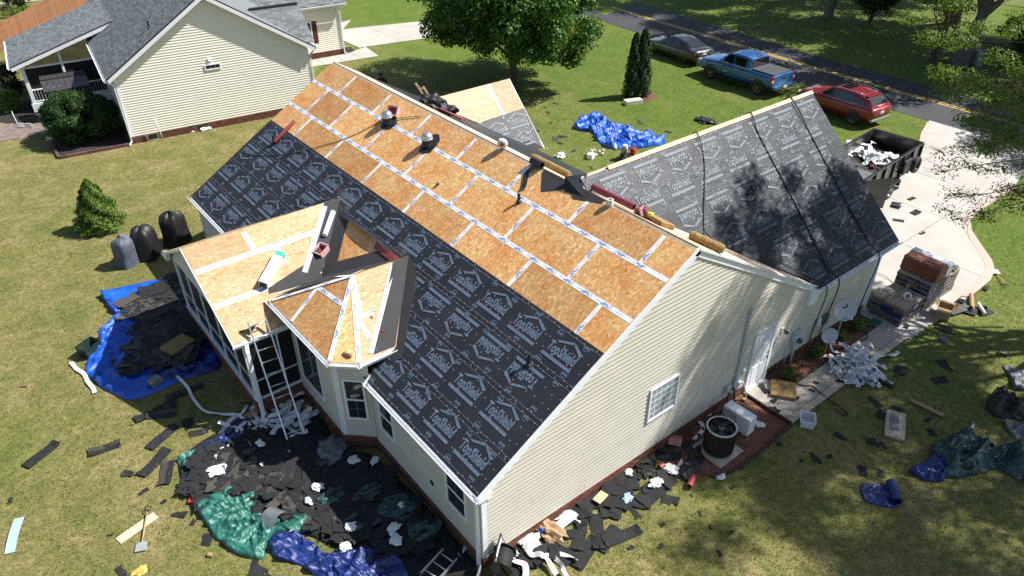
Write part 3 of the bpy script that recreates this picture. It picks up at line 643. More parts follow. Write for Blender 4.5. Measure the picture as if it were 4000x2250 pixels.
# ------------------------------------------------------------------ walls
def siding(parent, o, u, n, lo, hi, z0, z1, ex=.127, blen=3.66, mat=SIDE, name='siding_board', seam=True):
    """clapboards between z0 and z1; lo(z), hi(z) bound them along u"""
    o, u, n = Vector(o), Vector(u).normalized(), Vector(n).normalized(); z = z0; k = 0; r = random.Random(int(z1*50))
    while z < z1-.01:
        zt = min(z+ex, z1); a0, b0, a1, b1 = lo(z), hi(z), lo(zt), hi(zt)
        if b0-a0 > .03:
            cuts = [0.]; 
            x = r.uniform(.8, blen)
            while seam and x < (b0-a0)-.25: cuts.append(x); x += blen
            cuts.append(None)
            for c0, c1 in zip(cuts, cuts[1:]):
                s0 = a0+c0 if c0 else a0; s1 = b0 if c1 is None else a0+c1; t0 = a1 if not c0 else min(max(s0, a1), b1); t1 = b1 if c1 is None else max(min(s1, b1), a1)
                P = lambda s, zz, d: o+u*s+n*d+Vector((0, 0, zz))
                j = .0 if not c0 else .004
                b = MB(); b.hexa([P(s0+j, z, .001), P(s1-.002, z, .001), P(s1-.002, z, .026), P(s0+j, z, .026), P(t0+j, zt, .001), P(t1-.002, zt, .001), P(t1-.002, zt, .003), P(t0+j, zt, .003)])
                b.build(name, mat, parent)
        z += ex; k += 1
def brickwork(parent, o, u, n, length, z0, z1, out):
    o, u, n = Vector(o), Vector(u).normalized(), Vector(n).normalized(); h = .067; z = z0; k = 0
    while z+h*.6 <= z1:
        x = -.1*(k % 2)
        while x < length-.02:
            a, c = max(0, x), min(length, x+.195)
            if c-a > .03: out.append(frame(o+u*(a+c)/2+Vector((0, 0, z+.0285))+n*.012, u, n) @ Matrix.Diagonal((c-a, .057, .024, 1)))
            x += .207
        z += h; k += 1
WY, WXB = .03, -6.08
allb = []
Z0 = .335
gw = MB(); gw.prism([(WXB, WY, 0), (9.55, WY, 0), (9.55, WY, GE-.2), (5.9, WY, GE-.2), (5.9, WY, HR-5.95*TA), (0, WY, HR-.03), (WXB, WY, HR+WXB*TA-.03)], (0, 1, 0), .15); gw = gw.build('gable_wall', SIDE, house)
siding(gw, (0, WY, 0), (1, 0, 0), (0, -1, 0), lambda z: max(WXB+.09, -(HR-z-.06)/TA), lambda z: 9.46 if z < GE-.3 else (HR-z-.06)/TA, Z0, 5.95)
fnd = MB(); fnd.bx(WXB-.01, 9.55, WY-.010, WY+.1, -.02, Z0-.004); fnd.bx(WXB-.012, WXB+.1, WY, YL-.2, -.02, Z0-.004)
fnd.prism([(-6.735, 5.33, -.02), (-6.09, 4.69, -.02), (-6.05, 8.1, -.02), (-6.735, 8.1, -.02)], (0, 0, 1), .74-.004-.3+.02)
fnd.bx(-8.07, -7.95, 7.86, 13.6, -.02, .55); fnd.bx(-8.0, -6.74, 7.86, 7.98, -.02, .55); fnd = fnd.build('foundation_wall', MORT, house)
brickwork(fnd, (WXB-.01, WY-.010, 0), (1, 0, 0), (0, -1, 0), 9.3, .0, Z0-.005, allb); brickwork(fnd, (4.2, WY-.010, 0), (1, 0, 0), (0, -1, 0), 5.3, .0, Z0-.005, allb)
brickwork(fnd, (WXB-.012, 4.69, 0), (0, -1, 0), (-1, 0, 0), 4.66, .0, Z0-.005, allb)
dg = Vector((-6.735+6.09, 5.33-4.69, 0)); brickwork(fnd, (-6.735, 5.33, 0), -dg, (-1, -1, 0), dg.length, .0, .43, allb); brickwork(fnd, (-6.735, 7.86, 0), (0, -1, 0), (-1, 0, 0), 2.53, .0, .43, allb)
brickwork(fnd, (-8.07, 13.6, 0), (0, -1, 0), (-1, 0, 0), 5.74, .0, .56, allb); brickwork(fnd, (-8.07, 7.86, 0), (1, 0, 0), (0, -1, 0), 1.33, .0, .56, allb)
pieces(fnd, 'brick', BRICK, allb, 300, 'brick_field')
bw = MB(); bw.bx(WXB, WXB+.15, WY+.15, YL-.1, 0, ez-.15); bw = bw.build('back_wall', SIDE, house)
siding(bw, (WXB, 0, 0), (0, -1, 0), (-1, 0, 0), lambda z: -4.68, lambda z: -.12, Z0, ez-.16); siding(bw, (WXB, 0, 0), (0, -1, 0), (-1, 0, 0), lambda z: -17.3, lambda z: -13.65, Z0, ez-.16)
b = MB(); b.bx(WXB, 5.9, YL-.1, YL-.03, 0, 2.4); b.prism([(WXB, YL-.1, 2.4), (5.9, YL-.1, 2.4), (0, YL-.1, 6.0)], (0, 1, 0), .07); b.build('far_gable_wall', SIDE, house)
b = MB(); b.bx(5.75, 5.9, .2, YL-.1, 0, 2.4); b.bx(9.4, 9.55, .18, 8, 0, 2.5); b.prism([(9.42, .0, 2.4), (9.42, 8, 2.4), (9.42, 3.99, 6.1)], (1, 0, 0), .1); b.bx(5.9, 9.5, 7.85, 8, 0, 2.4); b.build('street_wall', SIDE, house)
b = MB(); b.bx(WXB-.022, WXB+.10, WY-.026, WY-.001, Z0-.01, 2.32); b.bx(WXB-.026, WXB-.001, WY-.02, WY+.10, Z0-.01, 2.32); b.build('corner_board', WHITE, house)
b = MB(); b.bx(9.44, 9.575, WY-.024, WY-.001, Z0-.01, GE-.2); b.bx(9.552, 9.576, WY-.02, WY+.1, Z0-.01, GE-.2); b.build('corner_board', WHITE, house)
# bay walls
bay = MB(); bay.prism([(-6.72, 5.34, .43), (-6.09, 4.71, .43), (-6.05, 8.72, .43), (-6.72, 8.72, .43)], (0, 0, 1), BZe-.43-.12); bay = bay.build('bay_wall', SIDE, house)
siding(bay, (-6.72, 0, 0), (0, -1, 0), (-1, 0, 0), lambda z: -7.9, lambda z: -5.42, .44, BZe-.14); dgn = -dg.normalized()
siding(bay, (-6.72, 5.34, 0), dgn, (-1, -1, 0), lambda z: .09, lambda z: dg.length-.02, .44, BZe-.14, seam=False)
b = MB(); b.bx(-6.748, -6.721, 5.33, 5.45, .42, BZe-.14); c = Vector((-6.72, 5.34, 0)); nn = Vector((-1, -1, 0)).normalized(); b.prism([c+nn*.001, c+nn*.001+dgn*.09, c+nn*.028+dgn*.09, c+nn*.028-dgn*.02], (0, 0, 1), .01)
b.prism([c+nn*.002+Vector((0, 0, .42)), c+nn*.002+dgn*.10+Vector((0, 0, .42)), c+nn*.026+dgn*.10+Vector((0, 0, .42)), c+nn*.026-dgn*.01+Vector((0, 0, .42))], (0, 0, 1), BZe-.56); b.build('corner_board', WHITE, house)
# windows
GBAR = mk('grey_bar', (.22, .23, .23), .5, var=0)
def window(o, u, n, w, h, nx, ny, parent=house, arch=False, split=True, fw=.06, glass=GLASS, blinds=False):
    """frame with glass and glazing bars; o = lower left corner on the wall"""
    o, u, n = Vector(o), Vector(u).normalized(), Vector(n).normalized(); z = Vector((0, 0, 1)); b = MB()
    def bar(a0, a1, c0, c1, d0, d1): b.hexa([o+u*a+z*c+n*d for a, c, d in ((a0, c0, d0), (a1, c0, d0), (a1, c0, d1), (a0, c0, d1), (a0, c1, d0), (a1, c1, d0), (a1, c1, d1), (a0, c1, d1))])
    bar(0, w, 0, fw, .001, .06); bar(0, w, h-fw, h, .001, .06); bar(0, fw, fw, h-fw, .001, .06); bar(w-fw, w, fw, h-fw, .001, .06)
    if split: bar(fw, w-fw, h/2-.025, h/2+.025, .024, .052)
    f = b.build('window', WHITE, parent)
    iw, ih = (w-2*fw)/nx, (h-2*fw)/ny; g = .016 if ny == 5 else .007
    for i in range(nx):
        for j in range(ny):
            p = MB(); a0, c0 = fw+i*iw+g, fw+j*ih+g; P = [o+u*a+z*c+n*.02 for a, c in ((a0, c0), (a0+iw-2*g, c0), (a0+iw-2*g, c0+ih-2*g), (a0, c0+ih-2*g))]; P = [q+n*.014 for q in P]
            p.prism(P, n, .004); p.build('pane', glass, f)
    bk = MB(); P = [o+u*a+z*c+n*.031 for a, c in ((fw, fw), (w-fw, fw), (w-fw, h-fw), (fw, h-fw))]; bk.prism(P, n, .0035); bk.build('glazing_bars', WHITE if ny == 5 else WHITED if ny != 4 else GBAR, f)
    return f
window((WXB, 4.33, 1.05), (0, -1, 0), (-1, 0, 0), .70, 1.12, 2, 4); window((WXB, 1.36, 1.05), (0, -1, 0), (-1, 0, 0), .80, 1.12, 2, 4)
window(Vector((-6.72, 5.34, 1.02))+dgn*.18, dgn, (-1, -1, 0), .58, 1.35, 2, 4); window((-6.72, 7.55, .95), (0, -1, 0), (-1, 0, 0), 1.35, 1.75, 5, 7, split=False)
BLOCK = mk('glass_block', (.30, .34, .36), .25, var=.35, vs=14, spec=.6)
window((-1.02, WY, 1.38), (1, 0, 0), (0, -1, 0), 1.07, 1.09, 5, 5, split=False, fw=.05, glass=BLOCK)
# side door with six raised panels
door = MB(); door.bx(3.34, 4.10, WY-.045, WY-.002, .05, 2.0); door = door.build('door', WHITE, house)
for i in range(2):
    for z0, z1 in ((.18, .85), (.95, 1.55), (1.65, 1.9)):
        b = MB(); x0 = 3.42+i*.33; b.bx(x0, x0+.27, WY-.057, WY-.0452, z0, z1); b.build('panel', WHITE, door, bevel=.006)
b = MB(); b.bx(3.23, 3.335, WY-.065, WY-.001, .0, 2.06); b.bx(4.105, 4.21, WY-.065, WY-.001, 0, 2.06); b.bx(3.23, 4.21, WY-.067, WY-.001, 2.065, 2.14); b.bx(3.3, 4.14, WY-.09, WY-.001, .02, .05); b.build('door_frame', WHITE, house)
b = MB(); b.lathe([(.012, 0), (.028, .02), (.034, .045), (.02, .06)], 10, (4.03, WY-.045, .98), Matrix.Rotation(R(90), 3, 'X')); b.build('handle', BLACK, door, True)
b = MB(); b.lathe([(.026, 0), (.026, .02), (.01, .03)], 10, (4.03, WY-.045, 1.14), Matrix.Rotation(R(90), 3, 'X')); b.build('deadbolt', BLACK, door, True)
# downspouts
def downspout(pts, w=.075, d=.055, parent=house, mat=WHITE, name='downspout'):
    b = MB()
    for p, q in zip(pts, pts[1:]):
        p, q = Vector(p), Vector(q); dd = (q-p).normalized()*.02; b.beam(p-dd, q+dd, w, d, up=(1, 0, 0) if abs((q-p).normalized().x) < .9 else (0, 0, 1))
    return b.build(name, mat, parent, bevel=.008)
downspout([(-6.26, .12, ez-.1), (-6.17, .10, ez-.28), (-6.17, .10, .05)], .09, .075)
downspout([(9.66, -.16, GE-.1), (9.62, -.02, GE-.35), (9.62, -.02, .12), (9.72, -.02, .05)])
downspout([(-7.98, PYn-.07, PZn-.08), (-8.02, 7.76, 2.30), (-8.02, 7.76, .14), (-8.10, 7.62, .05)], .12, .10)
gutter('gutter_elbow', (-6.33, 4.55, ez+.02), (-6.02, 4.72, ez+.1), (-.5, -.9, 0), .08, .06)
# porch: screens in thin white frames on the low brick wall, gable above
b = MB(); b.bx(-8.10, -7.93, 7.83, 13.62, .552, .59); b.bx(-7.93, -6.73, 7.83, 7.99, .552, .59); b.build('porch_sill', WHITE, house)
def scr(o, u, n, w, z0, z1):
    o, u = Vector(o), Vector(u).normalized(); b = MB(); P = [o+u*a+Vector((0, 0, z)) for a, z in ((.02, z0), (w-.02, z0), (w-.02, z1), (.02, z1))]; b.prism(P, n, .01); b.build('screen', SCREEN, house)
def post(x, y, z0, z1, w=.07): b = MB(); b.bx(x-w/2, x+w/2, y-w/2, y+w/2, z0, z1); b.build('porch_post', WHITE, house)
ys = [7.95, 9.05, 10.2, 11.4, 12.55, 13.58]
for y in ys: post(-8.02, y, .59, 2.46, .10 if y in (7.95, 13.58) else .045)
for ya, yb in zip(ys, ys[1:]): scr((-8.0, ya, 0), (0, 1, 0), (1, 0, 0), yb-ya, .6, 2.45)
for x in (-7.15,): post(x, 7.9, .59, 2.46, .045)
for xa, xb in ((-8.02, -7.15), (-7.15, -6.74)): scr((xa, 7.9, 0), (1, 0, 0), (0, 1, 0), xb-xa, .6, 2.45)
b = MB(); b.bx(-8.0, -6.74, 7.88, 7.915, 1.15, 1.19); b.bx(-8.03, -8.0, 8, 13.5, 1.15, 1.19); b.build('screen_rail', WHITED, house)
b = MB(); b.bx(-8.07, -7.97, 7.9, 13.62, 2.45, 2.56); b.bx(-7.97, -6.74, 7.88, 7.96, 2.45, 2.54); b.build('porch_beam', WHITE, house)
pw = MB(); pw.prism([(-8.06, 8.0, 2.56), (-8.06, 13.75, 2.56), (-8.06, PYr, 4.0)], (1, 0, 0), .05); pw = pw.build('porch_gable', SIDE, house)
siding(pw, (-8.06, 0, 0), (0, -1, 0), (-1, 0, 0), lambda z: -(PYr+(PZr-.08-z)/ps*pc), lambda z: -(PYr-(PZr-.08-z)/ps*pc), 2.57, 3.98, seam=False)
FLOORM = mk('porch_floor', (.16, .14, .12), .7); b = MB(); b.bx(-7.95, -6.1, 8, 13.5, .3, .34); b.build('porch_floor', FLOORM, house)
# vent pipes through the roof
for p, h in (((-3.798, 1.283, 3.87), .26), ((-3.298, 16.105, 4.165), .26), ((-1.01, 5.085, 5.511), .24)):
    b = MB(); P = Vector(p); b.lathe([(.042, -.05), (.042, h), (.034, h), (.034, h-.04)], 14, P); b.lathe([(.085, .0), (.075, .03), (.045, .07)], 14, P, Matrix.Rotation(-PA, 3, 'Y')); b.build('vent_pipe', BLACK, house, 40)
P = gar(3.37, 5.41, .02); b = MB(); b.tube([P, P+Vector((0, 0, .24))], .04, 12); b.tube([P+Vector((0, 0, .06)), P+Vector((-.16, -.02, .02))], .045, 10); b.build('vent_pipe', BLACK, house, 40)

# ------------------------------------------------------------------ neighbour's house (local frame: x along its gable wall, y away from us)
nb = thing('neighbour_house', 'pale yellow sided house with grey shingle roofs and screened porch beyond the lawn', 'house', (-5.3, 30.4, 0), R(-7.08))
SHING = mk('grey_shingle', (.17, .185, .19), .85, var=.2, vs=9, bmp=.3, bs=60, rv=.5)
DARKT = mk('drip_edge', (.02, .02, .022), .5, var=0)
def npoly(name, pts, mat, th, n, parent=nb): b = MB(); b.prism(pts, n, th); return b.build(name, mat, parent)
nT = .648; nA = math.atan(nT)
wall = npoly('gable_wall', [(0, 0, 0), (9.42, 0, 0), (9.42, 0, 3.3), (4.73, 0, 6.45), (0, 0, 3.3)], SIDEN, .15, (0, 1, 0))
siding(wall, (0, 0, 0), (1, 0, 0), (0, -1, 0), lambda z: .09 if z < 3.3 else (z-3.3)/.672+.05, lambda z: 9.33 if z < 3.3 else 9.42-(z-3.3)/.672-.05, .37, 6.3, ex=.125, mat=SIDEN, seam=False)
npoly('left_wall', [(0, .15, 0), (0, 14, 0), (0, 14, 3.2), (0, .15, 3.2)], SIDEN, .12, (1, 0, 0)); npoly('right_wall', [(9.42, .15, 0), (9.42, 9, 0), (9.42, 9, 3.2), (9.42, .15, 3.2)], SIDEN, .12, (-1, 0, 0))
nf = MB(); nf.bx(-.012, 9.43, -.012, .1, -.02, .36); nf.bx(-.014, .1, 0, 14, -.02, .36); nf = nf.build('foundation_wall', MORT, nb)
nbr = []; brickwork(nf, (-.012, -.012, 0), (1, 0, 0), (0, -1, 0), 9.4, 0, .36, nbr); nbr = [m for m in nbr if not any(abs(m.translation.x-c) < .3 for c in (.95, 3.3))]
unitB = None
b = MB()
for m in nbr: b.hexa([m @ Vector(q) for q in ((-.5, -.5, -.5), (.5, -.5, -.5), (.5, .5, -.5), (-.5, .5, -.5), (-.5, -.5, .5), (.5, -.5, .5), (.5, .5, .5), (-.5, .5, .5))])
tag(b.build('brick_field', BRICK, nf), kind='stuff')
for x in (.95, 3.3): b = MB(); b.bx(x-.2, x+.2, -.028, -.008, .08, .30); b.build('crawl_vent', BLACK, nb)
b = MB(); b.bx(-.02, .10, -.026, -.001, .36, 3.2); b.bx(9.32, 9.45, -.026, -.001, .36, 3.25); b.build('corner_board', WHITE, nb)
# gable window and dryer cap
window((4.13, 0, 2.98), (1, 0, 0), (0, -1, 0), .78, .28, 3, 1, parent=nb, split=False, fw=.05)
b = MB(); b.prism([(4.36, -.09, 3.44), (4.52, -.09, 3.44), (4.52, -.0, 3.62), (4.36, -.0, 3.62)], (0, 0, -1), .03); b.bx(4.36, 4.52, -.08, -.0, 3.42, 3.55); b.build('wall_vent', WHITE, nb)
# roofs with shingle courses
def shingled(name, o, u, up, lu, lup, clip=None, ex=.145, tab=.33, lim=0):
    """roof plane from eave corner o along u (eave) and up (slope)"""
    o, u, up = Vector(o), Vector(u).normalized(), Vector(up).normalized(); n = u.cross(up).normalized()
    if n.z < 0: n = -n
    b = MB(); b.prism([o, o+u*lu, o+u*lu+up*lup, o+up*lup], -n, .05); rf = b.build(name, SHING, nb)
    s = 0; k = 0; mats = []; r = random.Random(int(lu*31))
    while s < lup-.02:
        x = -r.uniform(0, tab)
        while x < lu:
            a, c = max(0, x), min(lu, x+tab*r.choice((.6, 1, 1, 1.2)))
            if c-a > .03 and (clip is None or clip((a+c)/2, s)):
                mm = frame(o+u*((a+c)/2)+up*(s+ex*.5)+n*(.006+.004*(r.random() < .4)), u, n if u.cross(up).dot(n) > 0 else n) @ Matrix.Rotation(R(1.2), 4, 'X') @ Matrix.Diagonal((c-a-.008, ex+.02, .012, 1)); mats.append(mm)
            x += tab if c == x+tab else (c-x if c > x else tab)
            if c >= lu: break
        s += ex; k += 1
    pieces(rf, 'shingle', SHING, [m for m in mats], lim, 'shingle_field')
    return rf
_pc = pieces
def world_near(mats): return mats
left = shingled('roof_left_slope', (-.35, -.3, 3.36), (0, 1, 0), (1, 0, nT), 15, math.hypot(5.08, 5.08*nT), lambda a, s: True, lim=120)
b = MB(); b.prism([(4.73, -.3, 6.64), (4.73, 15, 6.64), (9.81, 15, 3.36), (9.81, -.3, 3.36)], (0, 0, -1), .06); b.build('roof_right_slope', SHING, nb)
porch = shingled('porch_roof', (-4.28, 7.0, 2.66), (0, 1, 0), (1, 0, .307), 6.2, math.hypot(6.1, 6.1*.307), lim=120)
saddle = shingled('cross_gable_slope', (4.0, .05, 3.58), (1, 0, 0), (0, 1, .72), 5.9, 2.55, lambda a, s: True, lim=60)
npoly('cross_gable_back', [(4.0, 2.12, 5.09), (9.9, 2.12, 5.09), (9.9, 4.2, 3.6), (4, 4.2, 3.6)], SHING, .05, (0, 0, -1))
b = MB(); b.bx(7.3, 9.85, 2.02, 2.2, 5.08, 5.15); b.build('ridge_vent', DARKT, nb)
wing = shingled('wing_roof', (4.5, 8.62, 3.30), (1, 0, 0), (0, 1, .62), 10.35, 6.2)
# trims and gutters of the neighbour
def nrake(p, q, n, face): 
    p, q, n = Vector(p), Vector(q), Vector(n).normalized(); npoly('rake_board', [p-n*.05, q-n*.05, q-n*.22, p-n*.22], WHITE, .03, face); npoly('drip_edge', [p+n*.015, q+n*.015, q-n*.055, p-n*.055], DARKT, .025, face)
nrake((-.35, -.3, 3.36), (4.73, -.3, 6.65), (-nT, 0, 1), (0, -1, 0)); nrake((9.81, -.3, 3.36), (4.73, -.3, 6.65), (nT, 0, 1), (0, -1, 0)); nrake((-4.3, 6.99, 2.66), (1.65, 6.99, 4.49), (-.307, 0, 1), (0, -1, 0))
npoly('soffit', [(-.35, -.28, 3.24), (4.73, -.28, 6.53), (4.73, 0, 6.53), (-.35, 0, 3.24)], WHITE, .02, (0, 0, -1)); npoly('soffit', [(9.81, -.28, 3.24), (4.73, -.28, 6.53), (4.73, 0, 6.53), (9.81, 0, 3.24)], WHITE, .02, (0, 0, -1))
def ngut(p, q, out): o = gutter('gutter', p, q, out); o.parent = nb; return o
ngut((-.36, -.3, 3.34), (-.36, 7.0, 3.34), (-1, 0, 0)); ngut((9.82, 2.0, 3.34), (9.82, -.3, 3.34), (1, 0, 0)); ngut((-4.29, 7.0, 2.64), (-4.29, 13.1, 2.64), (-1, 0, 0)); ngut((9.5, 8.6, 3.27), (14.88, 8.6, 3.27), (0, -1, 0))
for pts in ([(-.42, -.22, 3.25), (-.10, -.05, 3.0), (-.06, -.06, .15), (-.2, -.3, .06)], [(9.87, -.1, 3.25), (9.52, -.04, 2.95), (9.50, -.04, .1)], [(14.75, 8.5, 3.2), (14.42, 8.88, 2.95), (14.42, 8.88, .1), (14.5, 8.6, .05)]):
    o = downspout(pts, parent=nb)
# wing with shuttered window
ww = npoly('wing_wall', [(9.3, 8.95, 0), (14.36, 8.95, 0), (14.36, 8.95, 3.2), (9.3, 8.95, 3.2)], SIDEN, .12, (0, 1, 0)); siding(ww, (0, 8.95, 0), (1, 0, 0), (0, -1, 0), lambda z: 9.5, lambda z: 14.27, .36, 3.15, ex=.125, mat=SIDEN, seam=False)
npoly('wing_side_wall', [(14.36, 8.95, 0), (14.36, 18, 0), (14.36, 18, 3.2), (14.36, 8.95, 3.2)], SIDEN, .12, (-1, 0, 0))
b = MB(); b.bx(9.4, 14.37, 8.935, 9.0, -.02, .355); wf = b.build('wing_foundation', MORT, nb); nbr = []; brickwork(wf, (9.5, 8.935, 0), (1, 0, 0), (0, -1, 0), 4.87, 0, .36, nbr); b = MB()
for m in nbr: b.hexa([m @ Vector(q) for q in ((-.5, -.5, -.5), (.5, -.5, -.5), (.5, .5, -.5), (-.5, .5, -.5), (-.5, -.5, .5), (.5, -.5, .5), (.5, .5, .5), (-.5, .5, .5))])
tag(b.build('brick_field', BRICK, wf), kind='stuff')
b = MB(); b.bx(14.26, 14.385, 8.92, 8.949, .36, 3.15); b.build('corner_board', WHITE, nb)
window((11.45, 8.95, .95), (1, 0, 0), (0, -1, 0), 1.0, 1.4, 2, 4, parent=nb); SHUT = mk('shutter_red', (.10, .018, .018), .5, var=.1)
for x in (11.10, 12.48):
    b = MB(); b.bx(x, x+.32, 8.915, 8.948, .95, 2.33); sh = b.build('shutter', SHUT, nb)
    for z0, z1 in ((1.0, 1.6), (1.68, 2.28)): b = MB(); b.bx(x+.05, x+.27, 8.905, 8.9145, z0, z1); b.build('panel', SHUT, sh, bevel=.006)
# screened porch
def nbar(x0, x1, y0, y1, z0, z1, nm='porch_post', mat=WHITE): b = MB(); b.bx(x0, x1, y0, y1, z0, z1); return b.build(nm, mat, nb)
nbar(-3.88, -3.70, 7.3, 7.48, .2, 2.68); nbar(-1.96, -1.84, 7.3, 7.42, .7, 3.25); nbar(-.1, 0, 7.3, 7.42, .7, 3.8); nbar(-3.88, -3.70, 12.6, 12.78, .2, 2.68)
nbar(-3.95, 0, 7.25, 7.5, .1, .55, 'deck_band'); nbar(-3.95, -3.72, 7.5, 12.8, .1, .55, 'deck_band'); nbar(-3.72, -.02, 7.5, 12.7, .45, .52, 'porch_floor', FLOORM)
nbar(-3.7, 0, 7.33, 7.40, 2.40, 2.48, 'screen_rail'); nbar(-3.7, 0, 7.33, 7.40, 1.22, 1.28, 'handrail'); nbar(-3.7, 0, 7.33, 7.40, .62, .67, 'screen_rail'); nbar(-3.84, -3.76, 7.5, 12.6, 1.22, 1.28, 'handrail')
for i in range(26): nbar(-3.62+i*.14, -3.58+i*.14, 7.345, 7.385, .67, 1.22, 'baluster', DGAL)
npoly('screen', [(-3.7, 7.42, .6), (-.1, 7.42, .6), (-.1, 7.42, 2.4), (-3.7, 7.42, 2.4)], SCREEN, .01, (0, 1, 0)); npoly('screen', [(-3.8, 7.5, .6), (-3.8, 12.6, .6), (-3.8, 12.6, 2.5), (-3.8, 7.5, 2.5)], SCREEN, .01, (1, 0, 0))
SCR2 = mk('thin_screen', (.05, .055, .05), .5, var=.1, alpha=.62)
npoly('screen', [(-3.6, 7.42, 2.48), (-.1, 7.42, 2.48), (-.1, 7.42, 3.80), (-3.6, 7.42, 2.72)], SCR2, .01, (0, 1, 0))
npoly('porch_gable', [(-.05, 7.35, 3.3), (1.2, 7.35, 4.1), (-.05, 7.35, 3.85)], SIDEN, .05, (0, 1, 0))
P = Vector((2.23, 1.14, 3.36+2.58*nT)); b = MB(); b.lathe([(.045, -.05), (.045, .38), (.036, .38)], 10, P); b.lathe([(.1, 0), (.05, .09)], 10, P, Matrix.Rotation(-nA, 3, 'Y')); b.build('vent_pipe', BLACK, nb, 40)
# things about the neighbour's yard
GRILLC = mk('bronze_metal', (.11, .10, .10), .35, metal=.6, var=.15)
g = thing('pergola_canopy', 'dark metal canopy with two sloping slatted roofs before the neighbour porch', 'canopy', (-7.523, 36.275, 0), R(-7))
cM = Matrix.Rotation(R(-7.08), 3, 'Z')
def canopy(parent):
    o = parent
    for k, (y0, z0, y1, z1) in enumerate(((-.75, 1.62, .02, 2.02), (.1, 2.02, .55, 2.12))):
        nS = 8
        for i in range(nS):
            x0 = -1.1+i*2.2/nS; b = MB(); b.prism([(x0+.01, y0, z0), (x0+2.2/nS-.01, y0, z0), (x0+2.2/nS-.01, y1, z1), (x0+.01, y1, z1)], (0, 0, 1), .02); b.build('roof_panel', GRILLC, o)
        b = MB(); b.beam((-1.12, y0, z0), (1.12, y0, z0), .05, .07); b.beam((-1.12, y1, z1), (1.12, y1, z1), .05, .07); b.build('roof_beam', BLACK, o)
    for x in (-1.0, 1.0):
        for y in (-.6, .45): b = MB(); b.bx(x-.035, x+.035, y-.035, y+.035, 0, 1.7 if y < 0 else 2.05); b.build('post', BLACK, o)
canopy(g); g.location = (-6.6, 36.6, 0)
PAV = mk('paver', (.24, .18, .155), .85, var=.25, vs=5, rv=.35)
pv = sheet('paved_path', [(-10.6, 37.5), (-10.9, 35.0), (-8.2, 34.5), (-8.4, 36.1), (-8.9, 36.6)], .004, JOINT); mats = []
for i in range(14):
    for j in range(16):
        x, y = -11.0+i*.21+(.1 if j % 2 else 0), 34.4+j*.2
        if y > 34.5+(-8.2-x)*.19 and y < 37.4 and x < -8.3: mats.append(Matrix.Translation((x, y, .02)) @ Matrix.Diagonal((.2, .19, .03, 1)))
pieces(pv, 'paver', PAV, mats, 300)
# brick edging of the shrub bed
be = thing('bed_edging', 'low edging of dull red bricks round the big shrub by the yellow house', 'edging', (-8.55, 30.7, 0)); mats = []
EDGEB = mk('edging_brick', (.16, .075, .06), .9, var=.2, rv=.4)
ln = [Vector((-8.55, 32.6, 0)), Vector((-8.6, 30.72, 0)), Vector((-5.5, 30.25, 0))]
for a, c in zip(ln, ln[1:]):
    d = (c-a); n = int(d.length/.3); 
    for i in range(n): p = a+d*((i+.5)/n)-Vector((-8.55, 30.7, 0)); mats.append(Matrix.Translation((p.x, p.y, .07)) @ Matrix.Rotation(math.atan2(d.y, d.x)+rnd.uniform(-.06, .06), 4, 'Z') @ Matrix.Diagonal((.28, .12, .13, 1)))
pieces(be, 'brick', EDGEB, mats)
FENCE = mk('cedar_fence', (.26, .115, .05), .8, var=.25, vs=7, rv=.3)
fe = thing('privacy_fence', 'brown board privacy fence behind the neighbour porch', 'fence', (-8.2, 52.0, 0))
fp = [Vector((-15, 46.5, 0)), Vector((-8.2, 52.0, 0)), Vector((-2.5, 60, 0)), Vector((1, 64, 0))]; mats = []
for a, c in zip(fp, fp[1:]):
    d = c-a; n = int(d.length/.15)
    for i in range(n): p = a+d*((i+.5)/n)-Vector((-8.2, 52, 0)); mats.append(Matrix.Translation((p.x, p.y, .85+rnd.uniform(-.015, .015))) @ Matrix.Rotation(math.atan2(d.y, d.x), 4, 'Z') @ Matrix.Diagonal((.14, .025, 1.7, 1)))
    b = MB(); b.beam(a-Vector((-8.2, 52, 0))+Vector((.03, .05, 1.3)), c-Vector((-8.2, 52, 0))+Vector((.03, .05, 1.3)), .05, .09); b.beam(a-Vector((-8.2, 52, 0))+Vector((.03, .05, .4)), c-Vector((-8.2, 52, 0))+Vector((.03, .05, .4)), .05, .09); b.build('fence_rail', FENCE, fe)
pieces(fe, 'fence_board', FENCE, mats, 300)
POOLW = mk('pool_wall', (.16, .155, .14), .7, var=.2, vs=5); BTARP = None

# ------------------------------------------------------------------ vehicles (local: +y forward, origin on the ground)
def paint(name, col, metal=.3):
    m = bpy.data.materials.new(name); t, b = nodes(m); b.inputs['Base Color'].default_value = (*col, 1); b.inputs['Metallic'].default_value = metal; b.inputs['Roughness'].default_value = .38
    b.inputs['Coat Weight'].default_value = .8; b.inputs['Coat Roughness'].default_value = .06
    v = coords(t); d = noisen(t, v, 3, 5, .7); L(t, ramp(t, d, [(.3, col), (.75, tuple(x*.86+.01 for x in col))]), b.inputs['Base Color']); return m
CGLASS = mk('car_glass', (.010, .012, .014), .04, var=0, spec=.9); CHROME = mk('chrome', (.7, .7, .7), .12, metal=1, var=0); TAIL = mk('tail_light', (.32, .012, .012), .2, var=0, coat=.5); PLATE = mk('plate_white', (.62, .63, .64), .4, var=.1, vs=30)
HEADL = mk('head_light', (.55, .57, .6), .1, var=0, coat=.6); TRIMB = mk('trim_black', (.014, .014, .015), .45, var=0); ALLOY = mk('alloy', (.5, .5, .52), .3, metal=.8, var=0); DALLOY = mk('dark_alloy', (.05, .05, .052), .4, metal=.6, var=0)
